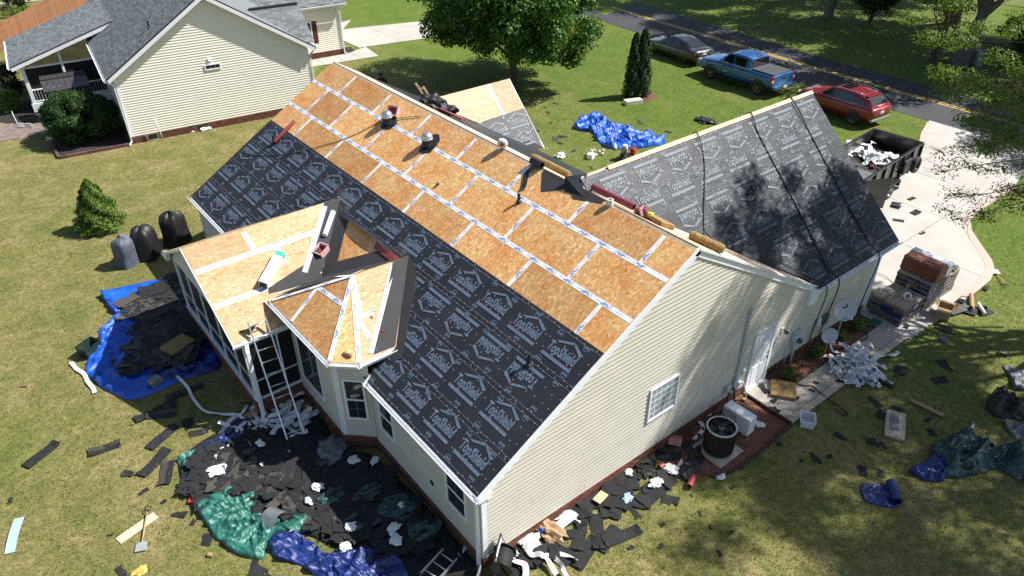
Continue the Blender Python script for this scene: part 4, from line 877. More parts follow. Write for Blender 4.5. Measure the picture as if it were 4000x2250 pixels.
def loft(secs, sect):
    """secs: list of station tuples, sect(station)-> half section points (x>=0) bottom to top"""
    b = MB(); P = []
    for st in secs:
        h = sect(st); P.append([Vector((x, st[0], z)) for x, z in h]+[Vector((-x, st[0], z)) for x, z in h[::-1]])
    k = len(P[0]); b.add([p for r in P for p in r], [(i*k+j, i*k+(j+1) % k, (i+1)*k+(j+1) % k, (i+1)*k+j) for i in range(len(P)-1) for j in range(k)]+[tuple(range(k)), tuple(range((len(P)-1)*k, len(P)*k))[::-1]])
    return b
def low(st):
    y, zb, zt, w = st[:4]; h = zt-zb
    return [(0, zb), (w*.86, zb), (w*.955, zb+.12*h), (w*.985, zb+.35*h), (w, zb+.62*h), (w*.985, zb+.80*h), (w*.94, zb+.93*h), (w*.86, zt-.012), (w*.5, zt+.012), (0, zt+.018)]
def cab(st):
    y, zb, zt, wb, wt = st; h = zt-zb
    return [(0, zb-.02), (wb*.99, zb-.02), (lerp(wb, wt, .25), zb+.25*h), (lerp(wb, wt, .6), zb+.6*h), (wt*1.0, zb+.88*h), (wt*.93, zb+.965*h), (wt*.55, zt), (0, zt+.015)]
def wheel(parent, x, y, r, w, spokes, rim, side):
    M = Matrix.Rotation(R(90)*side, 3, 'Y')
    b = MB(); b.lathe([(r*.62, -w/2), (r*.90, -w/2), (r*.985, -w*.36), (r, -w*.2), (r, w*.2), (r*.985, w*.36), (r*.90, w/2), (r*.62, w/2)], 28, (x, y, r), M, cap=False); t = b.build('wheel', RUBBER, parent, 35)
    b = MB(); b.lathe([(.01, w*.18), (r*.58, w*.18), (r*.60, w*.44), (r*.66, w*.47), (r*.66, -w*.4), (.01, -w*.4)], 28, (x, y, r), M, cap=False); b.build('rim', TRIMB if spokes else rim, t, 35)
    b = MB(); b.lathe([(r*.60, w*.40), (r*.67, w*.47), (r*.67, w*.49), (r*.60, w*.45)], 28, (x, y, r), M, cap=False); b.build('rim_lip', rim, t, 35)
    for k in range(spokes):
        a = 2*math.pi*k/spokes; d = Vector((0, math.cos(a), math.sin(a))); tn = Vector((0, -math.sin(a), math.cos(a))); c = Vector((x+side*w*.30, y, r)); b = MB()
        for s in (-1, 1): b.beam(c+d*r*.10+tn*s*r*.03, c+d*r*.60+tn*s*r*.13, r*.09, w*.16, up=(1, 0, 0))
        b.build('spoke', rim, t)
    b = MB(); b.lathe([(.0, w*.42), (r*.13, w*.42), (r*.15, w*.2)], 12, (x, y, r), M, cap=False); b.build('hub_cap', rim, t, 35)
def panel(parent, name, mat, pts, n, th=.006): b = MB(); b.prism([Vector(p)+Vector(n)*.001 for p in pts], n, th); return b.build(name, mat, parent)
def mirror_x(pts): return [(-x, y, z) for x, y, z in pts][::-1]
def arch(parent, y, r, x, mat=TRIMB):
    for s in (-1, 1):
        b = MB(); n = 14; a = [Vector((s*x, y+r*1.02*math.cos(math.pi*i/n), r*.97+r*1.06*math.sin(math.pi*i/n))) for i in range(n+1)]; c = [Vector((s*x, y+r*1.20*math.cos(math.pi*i/n), r*.97+r*1.24*math.sin(math.pi*i/n))) for i in range(n+1)]
        b.grid([a, c]); b.grid([[p+Vector((s*.02, 0, 0)) for p in a], [p+Vector((s*.02, 0, 0)) for p in c]]); b.grid([c, [p+Vector((s*.02, 0, 0)) for p in c]]); b.grid([a, [p+Vector((s*.02, 0, 0)) for p in a]]); b.build('wheel_arch', mat, parent)
        b = MB(); b.add([Vector((s*(x+.004), y+r*1.1*math.cos(math.pi*i/n), r*.9+r*1.13*math.sin(math.pi*i/n))) for i in range(n+1)]+[Vector((s*(x+.004), y, .25))], [tuple(range(n+2))]); b.build('wheel_well', TRIMB, parent)
def glasses(root, polys, mat=CGLASS, name='side_window', off=.012):
    for pts in polys:
        P = [Vector(p) for p in pts]; n = (P[1]-P[0]).cross(P[2]-P[0]).normalized()
        if n.dot(Vector((P[0].x, 0, .3))) < 0 and abs(P[0].x) > .3 and name == 'side_window': n = -n
        if name == 'rear_window' and n.y > 0 or name == 'windshield' and n.y < 0: n = -n
        panel(root, name, mat, [p+n*off for p in P], n, .006)
def tumble(wb, wt, zb, zt, z): t = (z-zb)/(zt-zb); return lerp(wb, wt, t*.92)
# ---- pickup
BLUE = paint('pickup_blue', (.035, .145, .36), .35)
pk = thing('pickup_truck', 'bright blue crew cab pickup truck with black bed cover parked on the grass', 'pickup', (25.66, 17.0, 0), R(-2.5))
pk.scale = (.96,)*3
body = loft([(2.90, .62, .80, .80), (2.86, .50, .98, .90), (2.70, .46, 1.10, .96), (2.2, .46, 1.19, 1.0), (1.45, .46, 1.25, 1.005), (1.0, .44, 1.27, 1.01), (-.6, .44, 1.27, 1.01), (-.95, .44, 1.27, 1.01), (-1.0, .50, 1.29, 1.01), (-2.6, .54, 1.30, 1.0), (-2.78, .60, 1.30, .985), (-2.82, .66, 1.28, .97)], low).build('body', BLUE, pk, 38)
loft([(1.32, 1.24, 1.27, .92, .90), (.95, 1.25, 1.55, .93, .84), (.55, 1.26, 1.86, .94, .78), (.25, 1.26, 1.925, .945, .775), (-.55, 1.26, 1.93, .945, .775), (-.92, 1.27, 1.89, .94, .775), (-1.02, 1.28, 1.84, .935, .78), (-1.06, 1.28, 1.35, .93, .92)], cab).build('cab', BLUE, pk, 38)
def sx(z): return tumble(.945, .775, 1.26, 1.93, z)+.002
for s in (-1, 1):
    for pts in ([(1.02, 1.33), (.20, 1.33), (.20, 1.80), (.55, 1.80)], [(.10, 1.33), (-.72, 1.33), (-.70, 1.78), (.10, 1.80)]):
        P = [(s*sx(z), y, z) for y, z in pts]; glasses(pk, [P if s > 0 else P[::-1]])
glasses(pk, [[(-.80, 1.27, 1.33), (.80, 1.27, 1.33), (.70, .60, 1.84), (-.70, .60, 1.84)]], name='windshield'); glasses(pk, [[(.80, -1.063, 1.36), (-.80, -1.063, 1.36), (-.72, -1.04, 1.78), (.72, -1.04, 1.78)]], name='rear_window', off=.016)
COVER = mk('bed_cover', (.055, .06, .064), .6, var=.12, vs=8)
for y0, y1 in ((-1.12, -1.66), (-1.68, -2.20), (-2.22, -2.72)): panel(pk, 'bed_cover_panel', COVER, [(-.84, y0, 1.325), (.84, y0, 1.325), (.84, y1, 1.325), (-.84, y1, 1.325)], (0, 0, 1), .03)
panel(pk, 'tailgate', BLUE, [(-.83, -2.822, .72), (.83, -2.822, .72), (.83, -2.822, 1.27), (-.83, -2.822, 1.27)], (0, -1, 0), .02); panel(pk, 'tailgate_handle', TRIMB, [(-.12, -2.843, 1.05), (.12, -2.843, 1.05), (.12, -2.843, 1.15), (-.12, -2.843, 1.15)], (0, -1, 0), .015)
b = MB(); b.box((0, -2.93, .62), (1.9, .22, .20)); b.build('rear_bumper', BLUE, pk, bevel=.04); b = MB(); b.box((0, -2.95, .70), (.75, .20, .08)); b.build('bumper_step', CHROME, pk, bevel=.01)
panel(pk, 'licence_plate', PLATE, [(-.16, -3.045, .56), (.16, -3.045, .56), (.16, -3.045, .72), (-.16, -3.045, .72)], (0, -1, 0)); b = MB(); b.box((0, 2.93, .62), (1.85, .2, .26)); b.build('front_bumper', BLUE, pk, bevel=.05)
panel(pk, 'grille', TRIMB, [(.6, 2.92, .78), (-.6, 2.92, .78), (-.6, 2.92, 1.0), (.6, 2.92, 1.0)], (0, 1, 0), .03)
for s in (-1, 1):
    b = MB(); b.box((s*.93, -2.74, 1.02), (.15, .18, .42)); tl = b.build('tail_light', TAIL, pk, bevel=.02); b = MB(); b.box((s*.95, -2.79, 1.0), (.14, .1, .14)); b.build('reverse_lens', PLATE, tl, bevel=.01)
    b = MB(); b.box((s*.80, 2.80, .95), (.30, .18, .17)); b.build('head_light', HEADL, pk, bevel=.03); b = MB(); b.box((s*1.08, .98, 1.40), (.18, .12, .22)); b.build('wing_mirror', BLUE, pk, bevel=.04)
    b = MB(); b.beam((s*.99, 1.15, .40), (s*.99, -1.05, .40), .16, .06); b.build('running_board', TRIMB, pk)
    for y in (.95, .15, -.78): panel(pk, 'door_seam', TRIMB, [(s*1.008, y, .52), (s*1.008, y-.012, .52), (s*1.012, y-.012, 1.22), (s*1.012, y, 1.22)], (s, 0, 0), .003)
    for y in (.30, -.60): b = MB(); b.box((s*1.02, y, 1.12), (.03, .2, .05)); b.build('door_handle', TRIMB, pk, bevel=.008)
    for y in (1.80, -1.85): wheel(pk, s*.88, y, .41, .28, 5, ALLOY, s)
    panel(pk, 'badge', ALLOY, [(s*1.01, .85, .78), (s*1.01, .48, .78), (s*1.01, .48, .82), (s*1.01, .85, .82)], (s, 0, 0), .004)
arch(pk, 1.80, .42, .985); arch(pk, -1.85, .42, .985)
b = MB(); b.box((0, -.94, 1.90), (.36, .06, .05)); b.build('brake_light', TAIL, pk); b = MB(); b.lathe([(.05, 0), (.04, .04), (.01, .07)], 10, (.05, -.70, 1.935)); b.build('roof_antenna', TRIMB, pk, True)
# ---- sedan
GREY = paint('sedan_grey', (.055, .058, .062), .5)
sd = thing('sedan_car', 'dark grey four door sedan parked ahead of the blue pickup', 'car', (26.75, 23.05, 0), R(-5)); sd.scale = (.97,)*3
loft([(2.45, .42, .58, .62), (2.40, .30, .66, .78), (2.2, .24, .74, .88), (1.6, .22, .84, .915), (1.0, .22, .92, .92), (.2, .20, .94, .92), (-.8, .20, .95, .92), (-1.5, .22, .98, .915), (-2.1, .26, 1.0, .89), (-2.38, .34, .98, .82), (-2.46, .45, .92, .74)], low).build('body', GREY, sd, 55)
loft([(1.05, .89, .92, .80, .78), (.65, .91, 1.16, .82, .70), (.25, .92, 1.38, .83, .62), (-.05, .92, 1.44, .835, .60), (-.65, .93, 1.45, .835, .60), (-1.1, .94, 1.36, .825, .62), (-1.55, .96, 1.14, .81, .70), (-1.95, .98, .99, .79, .77)], cab).build('cabin', GREY, sd, 55)
def sx(z): return tumble(.835, .60, .92, 1.45, z)+.004
for s in (-1, 1):
    for pts in ([(.72, .97), (-.18, .97), (-.18, 1.34), (.20, 1.34)], [(-.24, .97), (-1.02, .97), (-1.08, 1.06), (-.85, 1.32), (-.24, 1.34)]):
        P = [(s*sx(z), y, z) for y, z in pts]; glasses(sd, [P if s > 0 else P[::-1]])
    for y in (.78, -.21, -1.08): panel(sd, 'door_seam', TRIMB, [(s*.918, y, .32), (s*.918, y-.01, .32), (s*.922, y-.01, .86), (s*.922, y, .86)], (s, 0, 0), .003)
    b = MB(); b.box((s*.99, .68, 1.0), (.16, .1, .13)); b.build('wing_mirror', GREY, sd, bevel=.03); b = MB(); b.box((s*.66, -2.36, .80), (.40, .14, .15)); b.build('tail_light', TAIL, sd, bevel=.02); b = MB(); b.box((s*.72, 2.26, .64), (.34, .22, .13)); b.build('head_light', HEADL, sd, bevel=.03)
    for y in (1.42, -1.38): wheel(sd, s*.80, y, .325, .21, 5, DALLOY, s)
    for y in (-.02, -.9): b = MB(); b.box((s*.925, y, .80), (.025, .16, .035)); b.build('door_handle', GREY, sd, bevel=.006)
arch(sd, 1.42, .325, .905, GREY); arch(sd, -1.38, .325, .90, GREY)
glasses(sd, [[(-.68, .92, .98), (.68, .92, .98), (.56, .28, 1.375), (-.56, .28, 1.375)]], name='windshield', off=.02); glasses(sd, [[(.66, -1.80, 1.06), (-.66, -1.80, 1.06), (-.56, -1.12, 1.365), (.56, -1.12, 1.365)]], name='rear_window', off=.016)
panel(sd, 'licence_plate', PLATE, [(-.16, -2.465, .70), (.16, -2.465, .70), (.16, -2.465, .84), (-.16, -2.465, .84)], (0, -1, 0)); b = MB(); b.box((0, -2.42, .46), (1.5, .16, .24)); b.build('rear_bumper', GREY, sd, bevel=.05); b = MB(); b.box((0, -2.44, .88), (.8, .06, .04)); b.build('trunk_trim', CHROME, sd, bevel=.008)
# ---- red suv
REDP = paint('suv_red', (.24, .010, .016), .35)
sv = thing('suv_car', 'deep red suv with silver roof rails parked nearest the driveway', 'suv', (25.62, 10.65, 0), R(-5)); sv.scale = (.96,)*3
loft([(2.42, .45, .66, .66), (2.36, .32, .80, .82), (2.1, .28, .92, .92), (1.5, .26, 1.0, .95), (.95, .26, 1.05, .955), (-.3, .26, 1.07, .955), (-1.3, .28, 1.10, .95), (-1.9, .32, 1.12, .935), (-2.2, .38, 1.10, .90), (-2.38, .46, 1.06, .84), (-2.46, .56, .98, .76)], low).build('body', REDP, sv, 55)
loft([(1.05, 1.02, 1.05, .84, .82), (.65, 1.04, 1.30, .86, .74), (.25, 1.05, 1.55, .87, .67), (-.1, 1.05, 1.63, .875, .66), (-.9, 1.06, 1.65, .875, .67), (-1.45, 1.08, 1.61, .87, .66), (-1.80, 1.09, 1.53, .86, .66), (-2.05, 1.09, 1.38, .85, .70), (-2.25, 1.08, 1.20, .83, .76), (-2.36, 1.06, 1.08, .81, .79)], cab).build('cabin', REDP, sv, 55)
def sx(z): return tumble(.875, .65, 1.05, 1.64, z)+.004
for s in (-1, 1):
    for pts in ([(.80, 1.09), (-.15, 1.09), (-.15, 1.54), (.22, 1.54)], [(-.20, 1.09), (-1.20, 1.11), (-1.36, 1.2), (-1.10, 1.52), (-.20, 1.55)], [(-1.34, 1.14), (-1.92, 1.16), (-1.80, 1.30), (-1.40, 1.40)]):
        P = [(s*sx(z), y, z) for y, z in pts]; glasses(sv, [P if s > 0 else P[::-1]])
    b = MB(); b.tube([(s*sx(1.10)+s*.02, .85, 1.08), (s*sx(1.10)+s*.02, -1.2, 1.09), (s*sx(1.2)+s*.02, -1.5, 1.15)], .014, 6); b.build('window_trim', CHROME, sv, True)
    b = MB(); b.tube([(s*.63, .05, 1.635), (s*.64, -.2, 1.68), (s*.64, -1.3, 1.68), (s*.63, -1.55, 1.62)], .02, 6); b.build('roof_rail', CHROME, sv, True)
    for y in (.82, -.18, -1.2): panel(sv, 'door_seam', TRIMB, [(s*.952, y, .38), (s*.952, y-.01, .38), (s*.956, y-.01, 1.0), (s*.956, y, 1.0)], (s, 0, 0), .003)
    b = MB(); b.box((s*1.04, .72, 1.12), (.18, .1, .15)); b.build('wing_mirror', REDP, sv, bevel=.03); b = MB(); b.box((s*.64, -2.33, .96), (.48, .14, .08)); b.build('tail_light', TAIL, sv, bevel=.02); b = MB(); b.box((s*.72, 2.22, .78), (.36, .2, .12)); b.build('head_light', HEADL, sv, bevel=.03)
    for y in (1.43, -1.42): wheel(sv, s*.83, y, .37, .23, 5, ALLOY, s)
arch(sv, 1.43, .375, .94); arch(sv, -1.42, .375, .935)
glasses(sv, [[(-.74, .95, 1.12), (.74, .95, 1.12), (.62, .30, 1.545), (-.62, .30, 1.545)]], name='windshield', off=.02); glasses(sv, [[(.72, -2.25, 1.19), (-.72, -2.25, 1.19), (-.62, -1.88, 1.49), (.62, -1.88, 1.49)]], name='rear_window', off=.03)
panel(sv, 'sunroof', CGLASS, [(-.40, -.05, 1.655), (.40, -.05, 1.655), (.40, -.60, 1.665), (-.40, -.60, 1.665)], (0, 0, 1), .008); panel(sv, 'licence_plate', PLATE, [(-.16, -2.455, .76), (.16, -2.455, .76), (.16, -2.455, .90), (-.16, -2.455, .90)], (0, -1, 0), .02)
b = MB(); b.box((0, -2.38, .46), (1.55, .18, .16)); b.build('rear_bumper', DGAL, sv, bevel=.05); b = MB(); b.box((0, -1.74, 1.575), (1.15, .26, .04)); b.build('roof_spoiler', REDP, sv, bevel=.02); b = MB(); b.lathe([(.06, 0), (.04, .05), (.01, .08)], 10, (0, -1.35, 1.64)); b.build('roof_antenna', REDP, sv, True)
# ---- dump trailer with the torn-off roofing in it
TRB = mk('trailer_black', (.016, .016, .017), .35, var=.2, vs=4, coat=.3)
tr = thing('dump_trailer', 'black steel dump trailer with high sides and gate swung open on the driveway', 'trailer', (17.85, 4.92, 0), R(4.2))
hx, hy, zb, zt = 2.7, 1.08, .72, 1.75
b = MB(); b.bx(-hx, hx, -hy, hy, zb-.08, zb); b.build('bed_floor', TRB, tr); b = MB(); b.bx(-hx, hx, -hy, -hy+.04, zb, zt); b.build('side_wall', TRB, tr); b = MB(); b.bx(-hx, hx, hy-.04, hy, zb, zt); b.build('side_wall', TRB, tr); b = MB(); b.bx(hx-.04, hx, -hy+.04, hy-.04, zb, zt); b.build('front_wall', TRB, tr)
for s in (-1, 1): b = MB(); b.bx(-hx-.02, hx+.02, s*hy-.05, s*hy+.05, zt+.001, zt+.06); b.build('top_rail', TRB, tr)
b = MB(); b.bx(hx-.06, hx+.04, -hy+.05, hy-.05, zt+.001, zt+.06); b.build('top_rail', TRB, tr)
for s in (-1, 1):
    for i in range(7): x = -hx+.06+i*(2*hx-.12)/6; b = MB(); b.bx(x-.04, x+.04, s*(hy+.001), s*(hy+.075), zb-.05, zt); b.build('side_rib', TRB, tr)
    for x in (-.75, .1):
        b = MB(); b.lathe([(.2, -.1), (.33, -.1), (.365, -.06), (.365, .06), (.33, .1), (.2, .1)], 24, (x, s*1.12, .365), Matrix.Rotation(R(90), 3, 'X'), cap=False); t = b.build('wheel', RUBBER, tr, 35); b = MB(); b.lathe([(.01, .03), (.19, .03), (.21, .09), (.21, -.09), (.19, -.03), (.01, -.03)], 20, (x, s*1.12, .365), Matrix.Rotation(R(90), 3, 'X'), cap=False); b.build('rim', ALLOY, t, 35)
    b = MB(); b.bx(-1.25, .6, s*(hy+.0), s*(hy+.24), .78, .81); b.bx(-1.28, -1.25, s*hy, s*(hy+.24), .5, .81); b.bx(.6, .63, s*hy, s*(hy+.24), .5, .81); b.build('mudguard', TRB, tr)
b = MB(); b.bx(-hx+.1, hx, -.45, -.35, .45, zb-.08); b.bx(-hx+.1, hx, .35, .45, .45, zb-.08); b.beam((hx, -.4, .55), (hx+1.2, 0, .5), .08, .12); b.beam((hx, .4, .55), (hx+1.2, 0, .5), .08, .12); b.build('chassis', TRB, tr)
b = MB(); b.bx(hx+.1, hx+.7, -.3, .3, .62, 1.1); b.build('tool_box', TRB, tr)
b = MB(); b.lathe([(.2, -.1), (.33, -.1), (.365, -.06), (.365, .06), (.33, .1), (.2, .1)], 24, (1.9, -hy-.22, 1.08), Matrix.Rotation(R(90), 3, 'X'), cap=False); t = b.build('spare_wheel', RUBBER, tr, 35); b = MB(); b.lathe([(.01, .02), (.19, .02), (.21, .09), (.21, -.09), (.01, -.09)], 20, (1.9, -hy-.22, 1.08), Matrix.Rotation(R(90), 3, 'X'), cap=False); b.build('rim', DALLOY, t, 35)
b = MB(); b.bx(.75, 1.4, -hy-.20, -hy-.08, .95, 1.55); b.build('battery_box', BLACK, tr, bevel=.05)
b = MB(); d = Vector((.95, -.55, 0)).normalized(); p = Vector((-hx, -hy-.06, 0)); n = Vector((d.y, -d.x, 0)); b.prism([p+Vector((0, 0, .48)), p+d*1.1+Vector((0, 0, .48)), p+d*1.1+Vector((0, 0, zt+.04)), p+Vector((0, 0, zt+.04))], n, .05); b.build('gate', TRB, tr)
b = MB(); d = Vector((-.2, .98, 0)).normalized(); p = Vector((-hx, hy+.06, 0)); n = Vector((d.y, -d.x, 0)); b.prism([p+Vector((0, 0, .48)), p+d*1.08+Vector((0, 0, .48)), p+d*1.08+Vector((0, 0, zt+.04)), p+Vector((0, 0, zt+.04))], n, .05); b.build('gate', TRB, tr)

import numpy as np
# ------------------------------------------------------------------ trees and shrubs
BARK = mk('bark', (.085, .065, .05), .9, var=.35, vs=7, bmp=.6, bs=18); BARKD = mk('bark_grey', (.13, .115, .095), .9, var=.35, vs=6, bmp=.6, bs=15)
LEAF = m_foliage('leaf_green', (.024, .080, .008), (.085, .180, .022), .33); LEAFY = m_foliage('leaf_spring', (.070, .125, .018), (.14, .19, .035), .45); LEAFO = m_foliage('leaf_olive', (.12, .125, .035), (.24, .20, .075), .45)
LEAFD = m_foliage('leaf_dark', (.010, .030, .008), (.032, .068, .014), .2); LEAFH = m_foliage('leaf_holly', (.014, .044, .008), (.050, .098, .018), .2); LEAFC = m_foliage('leaf_conifer', (.055, .115, .012), (.14, .21, .026), .2); LEAFW = m_foliage('leaf_wood', (.022, .045, .008), (.06, .085, .02), .3)
def leaf_mesh(name, pos, nrm, size, mat, rs, asp=.62):
    """one rhombus leaf per point"""
    n = len(pos); a = rs.normal(size=(n, 3)); nrm = nrm/np.linalg.norm(nrm, axis=1, keepdims=True)
    u = a-nrm*(a*nrm).sum(1, keepdims=True); u /= np.linalg.norm(u, axis=1, keepdims=True)+1e-9; v = np.cross(nrm, u); s = (size*rs.uniform(.65, 1.3, n))[:, None]
    bend = nrm*s*.18
    V = np.stack([pos-u*s*.5-bend, pos+v*s*.5*asp, pos+u*s*.5-bend, pos-v*s*.5*asp], 1).reshape(-1, 3).astype(np.float32)
    me = bpy.data.meshes.new(name); me.vertices.add(4*n); me.vertices.foreach_set('co', V.ravel()); me.loops.add(4*n); me.loops.foreach_set('vertex_index', np.arange(4*n, dtype=np.int32))
    me.polygons.add(n); me.polygons.foreach_set('loop_start', np.arange(0, 4*n, 4, dtype=np.int32)); me.polygons.foreach_set('loop_total', np.full(n, 4, dtype=np.int32)); me.update(calc_edges=True); me.materials.append(mat); return me
def cluster_points(cent, rad, per, rs, shell=.55):
    P, Nn = [], []
    for c, r, k in zip(cent, rad, per):
        d = rs.normal(size=(k, 3)); d /= np.linalg.norm(d, axis=1, keepdims=True); q = rs.uniform(0, 1, k)**shell
        p = d*(q*1.0)[:, None]*np.array(r); P.append(c+p); Nn.append(d+rs.normal(size=(k, 3))*.45+np.array([0, 0, .55]))
    return np.concatenate(P), np.concatenate(Nn)
def limb(b, pts, r0, r1, n=7): k = len(pts); b.tube(pts, [lerp(r0, r1, i/(k-1)) for i in range(k)], n)
def wob(a, c, rs, k=5, amp=.06):
    a, c = np.array(a, float), np.array(c, float); ln = np.linalg.norm(c-a); out = []
    for i in range(k+1): t = i/k; p = a+(c-a)*t; p = p+rs.normal(size=3)*amp*ln*math.sin(math.pi*t); p[2] += .10*ln*math.sin(math.pi*t)*.6; out.append(tuple(p))
    return out
def broadleaf(name, label, base, cc, cr, n_cl, n_leaf, size, trunk_r, mat, seed, bark=BARK, group=None, fork=.28, flat=.75, rc=(.7, 1.25), low=-1., cat='tree', extra=()):
    rs = np.random.RandomState(seed); bx, by = base; t = thing(name, label, cat, (bx, by, 0), 0, group); cc = np.array(cc, float)-np.array([bx, by, 0]); cr = np.array(cr, float)
    cent = []
    while len(cent) < n_cl:
        d = rs.normal(size=3); d /= np.linalg.norm(d); q = rs.uniform(.25, 1)**.5; p = d*q
        if p[2] < low: continue
        cent.append(cc+p*cr*(.90+.18*rs.uniform()))
    cent = [*cent, *[np.array(e)-np.array([bx, by, 0]) for e in extra]]
    rad = [np.array([1, 1, flat])*rs.uniform(*rc) for _ in cent]; per = [max(4, int(n_leaf/len(cent)*(r[0]/np.mean(rc))**2)) for r in rad]
    P, Nn = cluster_points(cent, rad, per, rs); o = bpy.data.objects.new('crown', leaf_mesh('crown', P, Nn, size, mat, rs)); link(o, t)
    b = MB(); top = np.array([cc[0]*.5, cc[1]*.5, cc[2]+cr[2]*.25]); fk = np.array([cc[0]*.15, cc[1]*.15, max(.6, (cc[2]-cr[2])*fork+ .9)])
    limb(b, [(0, 0, -.1), (0, 0, .15), tuple(fk*.5), tuple(fk)], trunk_r*1.35, trunk_r*.8, 12); limb(b, wob(fk, top, rs, 5, .05), trunk_r*.75, trunk_r*.15)
    order = rs.permutation(len(cent))[:min(len(cent), 34)]; mains = order[:9]
    for i in mains: limb(b, wob(fk*rs.uniform(.85, 1.0)+np.array([0, 0, rs.uniform(0, .5)]), cent[i], rs, 5, .05), trunk_r*.42, .02)
    for i in order[9:]:
        j = min(mains, key=lambda q: np.linalg.norm(cent[q]-cent[i])); limb(b, wob(lerp(fk, cent[j], rs.uniform(.35, .75)), cent[i], rs, 4, .06), trunk_r*.18, .012, 5)
    for e in range(len(extra)): limb(b, wob(lerp(fk, cc, .3), cent[len(cent)-len(extra)+e], rs, 6, .04), .06, .008, 5)
    b.build('trunk', bark, t, 60); return t
broadleaf('maple_tree', 'large full green tree with round crown standing on the front lawn', (15.13, 25.72), (15.3, 25.6, 5.6), (5.8, 5.8, 4.3), 160, 100000, .20, .26, LEAF, 4, flat=.72, rc=(.75, 1.35), low=-.85)
# right hand tree whose thin spring branches hang into the picture
rsx = np.random.RandomState(12); ex = []
for tip, root, k in (((10.9, -.75, 4.1), (15, -4.5, 5.2), 9), ((11.6, -.2, 4.6), (15, -4.2, 5.6), 9), ((10.3, -1.5, 3.9), (15, -4.9, 4.9), 8), ((12.6, .4, 4.9), (15.2, -4, 6), 8), ((12.3, -.9, 5.6), (15, -4.5, 6.4), 8), ((12.9, -.3, 6.3), (15, -4.5, 7), 8), ((13.4, .9, 6.8), (15.3, -4, 7.6), 9), ((11.9, -1.8, 4.4), (15, -5, 5.2), 6)):
    for i in range(k): f = .45+.55*(i+1)/k; ex.append(tuple(np.array(root)+(np.array(tip)-np.array(root))*f+rsx.normal(size=3)*.12))
def sparse_tree(name, label, base, cc, cr, n_cl, per, size, mat, seed, extra, tr=.28, mat2=None, rcl=(.45, .9), tip_per=60):
    t = broadleaf(name, label, base, cc, cr, n_cl, n_cl*per, size, tr, mat, seed, BARKD, flat=.6, rc=rcl, low=-.9)
    if extra:
        rs = np.random.RandomState(seed+1); E = [np.array(e)-np.array([base[0], base[1], 0]) for e in extra]; P, Nn = cluster_points(E, [np.array([.48, .48, .20])]*len(E), [tip_per]*len(E), rs, .5)
        o = bpy.data.objects.new('spray', leaf_mesh('spray', P, Nn, .085, mat2 or mat, rs, .5)); link(o, t); b = MB()
        for e in E:
            for _ in range(5): limb(b, wob(e, e+rs.normal(size=3)*np.array([.38, .38, .14]), rs, 3, .05), .009, .003, 4)
        b.build('twig', BARK, t)
        roots = [((16.9, -6.4, 5.2), (10.9, -.75, 4.1)), ((16.9, -6.4, 5.6), (11.6, -.2, 4.6)), ((16.9, -6.4, 4.9), (10.3, -1.5, 3.9)), ((16.9, -6.4, 6), (12.6, .4, 4.9)), ((16.9, -6.4, 6.4), (12.3, -.9, 5.6)), ((16.9, -6.4, 7), (12.9, -.3, 6.3)), ((16.9, -6.4, 7.6), (13.4, .9, 6.8)), ((16.9, -6.4, 5.2), (11.9, -1.8, 4.4))]; b = MB()
        for a, c in roots: limb(b, wob(np.array(a)-np.array([base[0], base[1], 0]), np.array(c)-np.array([base[0], base[1], 0]), rs, 7, .03), .05, .008, 6)
        b.build('branch', BARK, t, 60)
    return t
sparse_tree('oak_tree', 'spring tree at the edge of the drive whose thin leafy branches hang over it', (17.0, -6.6), (16.6, -5.4, 15.5), (5.6, 4.2, 4.2), 170, 260, .16, LEAFY, 21, ex, mat2=LEAFO)
def broad2(name, label, base, cc, cr, n_cl, n_leaf, size, tr, mat, seed, **k): return broadleaf(name, label, base, cc, cr, n_cl, n_leaf, size, tr, mat, seed, BARKD, **k)
broad2('oak_tree', 'tall spring tree beside the side lawn that throws dappled shade on it', (17.5, -12.4), (16.6, -11.2, 15.5), (6.6, 4.8, 4.2), 150, 44000, .16, .27, LEAFY, 31, flat=.6, rc=(.6, 1.15))
# bright upper sprays of the same tree, seen at the top right
ups = [(16.972, 4.449, 7.6), (16.285, 3.287, 7.4), (17.844, 3.623, 7.8), (15.586, 1.865, 7.3), (17.731, 2.421, 7.6), (15.556, 0.829, 7.2), (17.929, 1.44, 7.5), (13.144, -0.052, 7), (12.759, -0.839, 6.9), (14.87, -0.27, 7.1), (13.465, 0.629, 7), (11.398, -1.779, 6.8), (10.758, -1.506, 6.8), (11.311, -0.599, 6.7), (11.843, 0.273, 6.8), (19.119, 1.609, 7.8), (14.147, 1.762, 7), (9.874, -1.72, 6.5), (10.409, -2.155, 6.5)]
t = bpy.data.objects['oak_tree']; rs = np.random.RandomState(77); E = [np.array(e)-np.array([17.0, -6.6, 0])+rs.normal(size=3)*np.array([.1, .1, .15]) for e in ups]; P, Nn = cluster_points(E, [np.array([.62, .62, .30])]*len(E), [290]*len(E), rs, .5)
link(bpy.data.objects.new('spray', leaf_mesh('spray', P, Nn, .10, LEAFY, rs, .55)), t); b = MB()
for e in E: limb(b, wob(np.array([-.2, .2, 7.5])+rs.normal(size=3)*.3, e, rs, 6, .03), .03, .006, 5)
b.build('branch', BARK, t, 60)
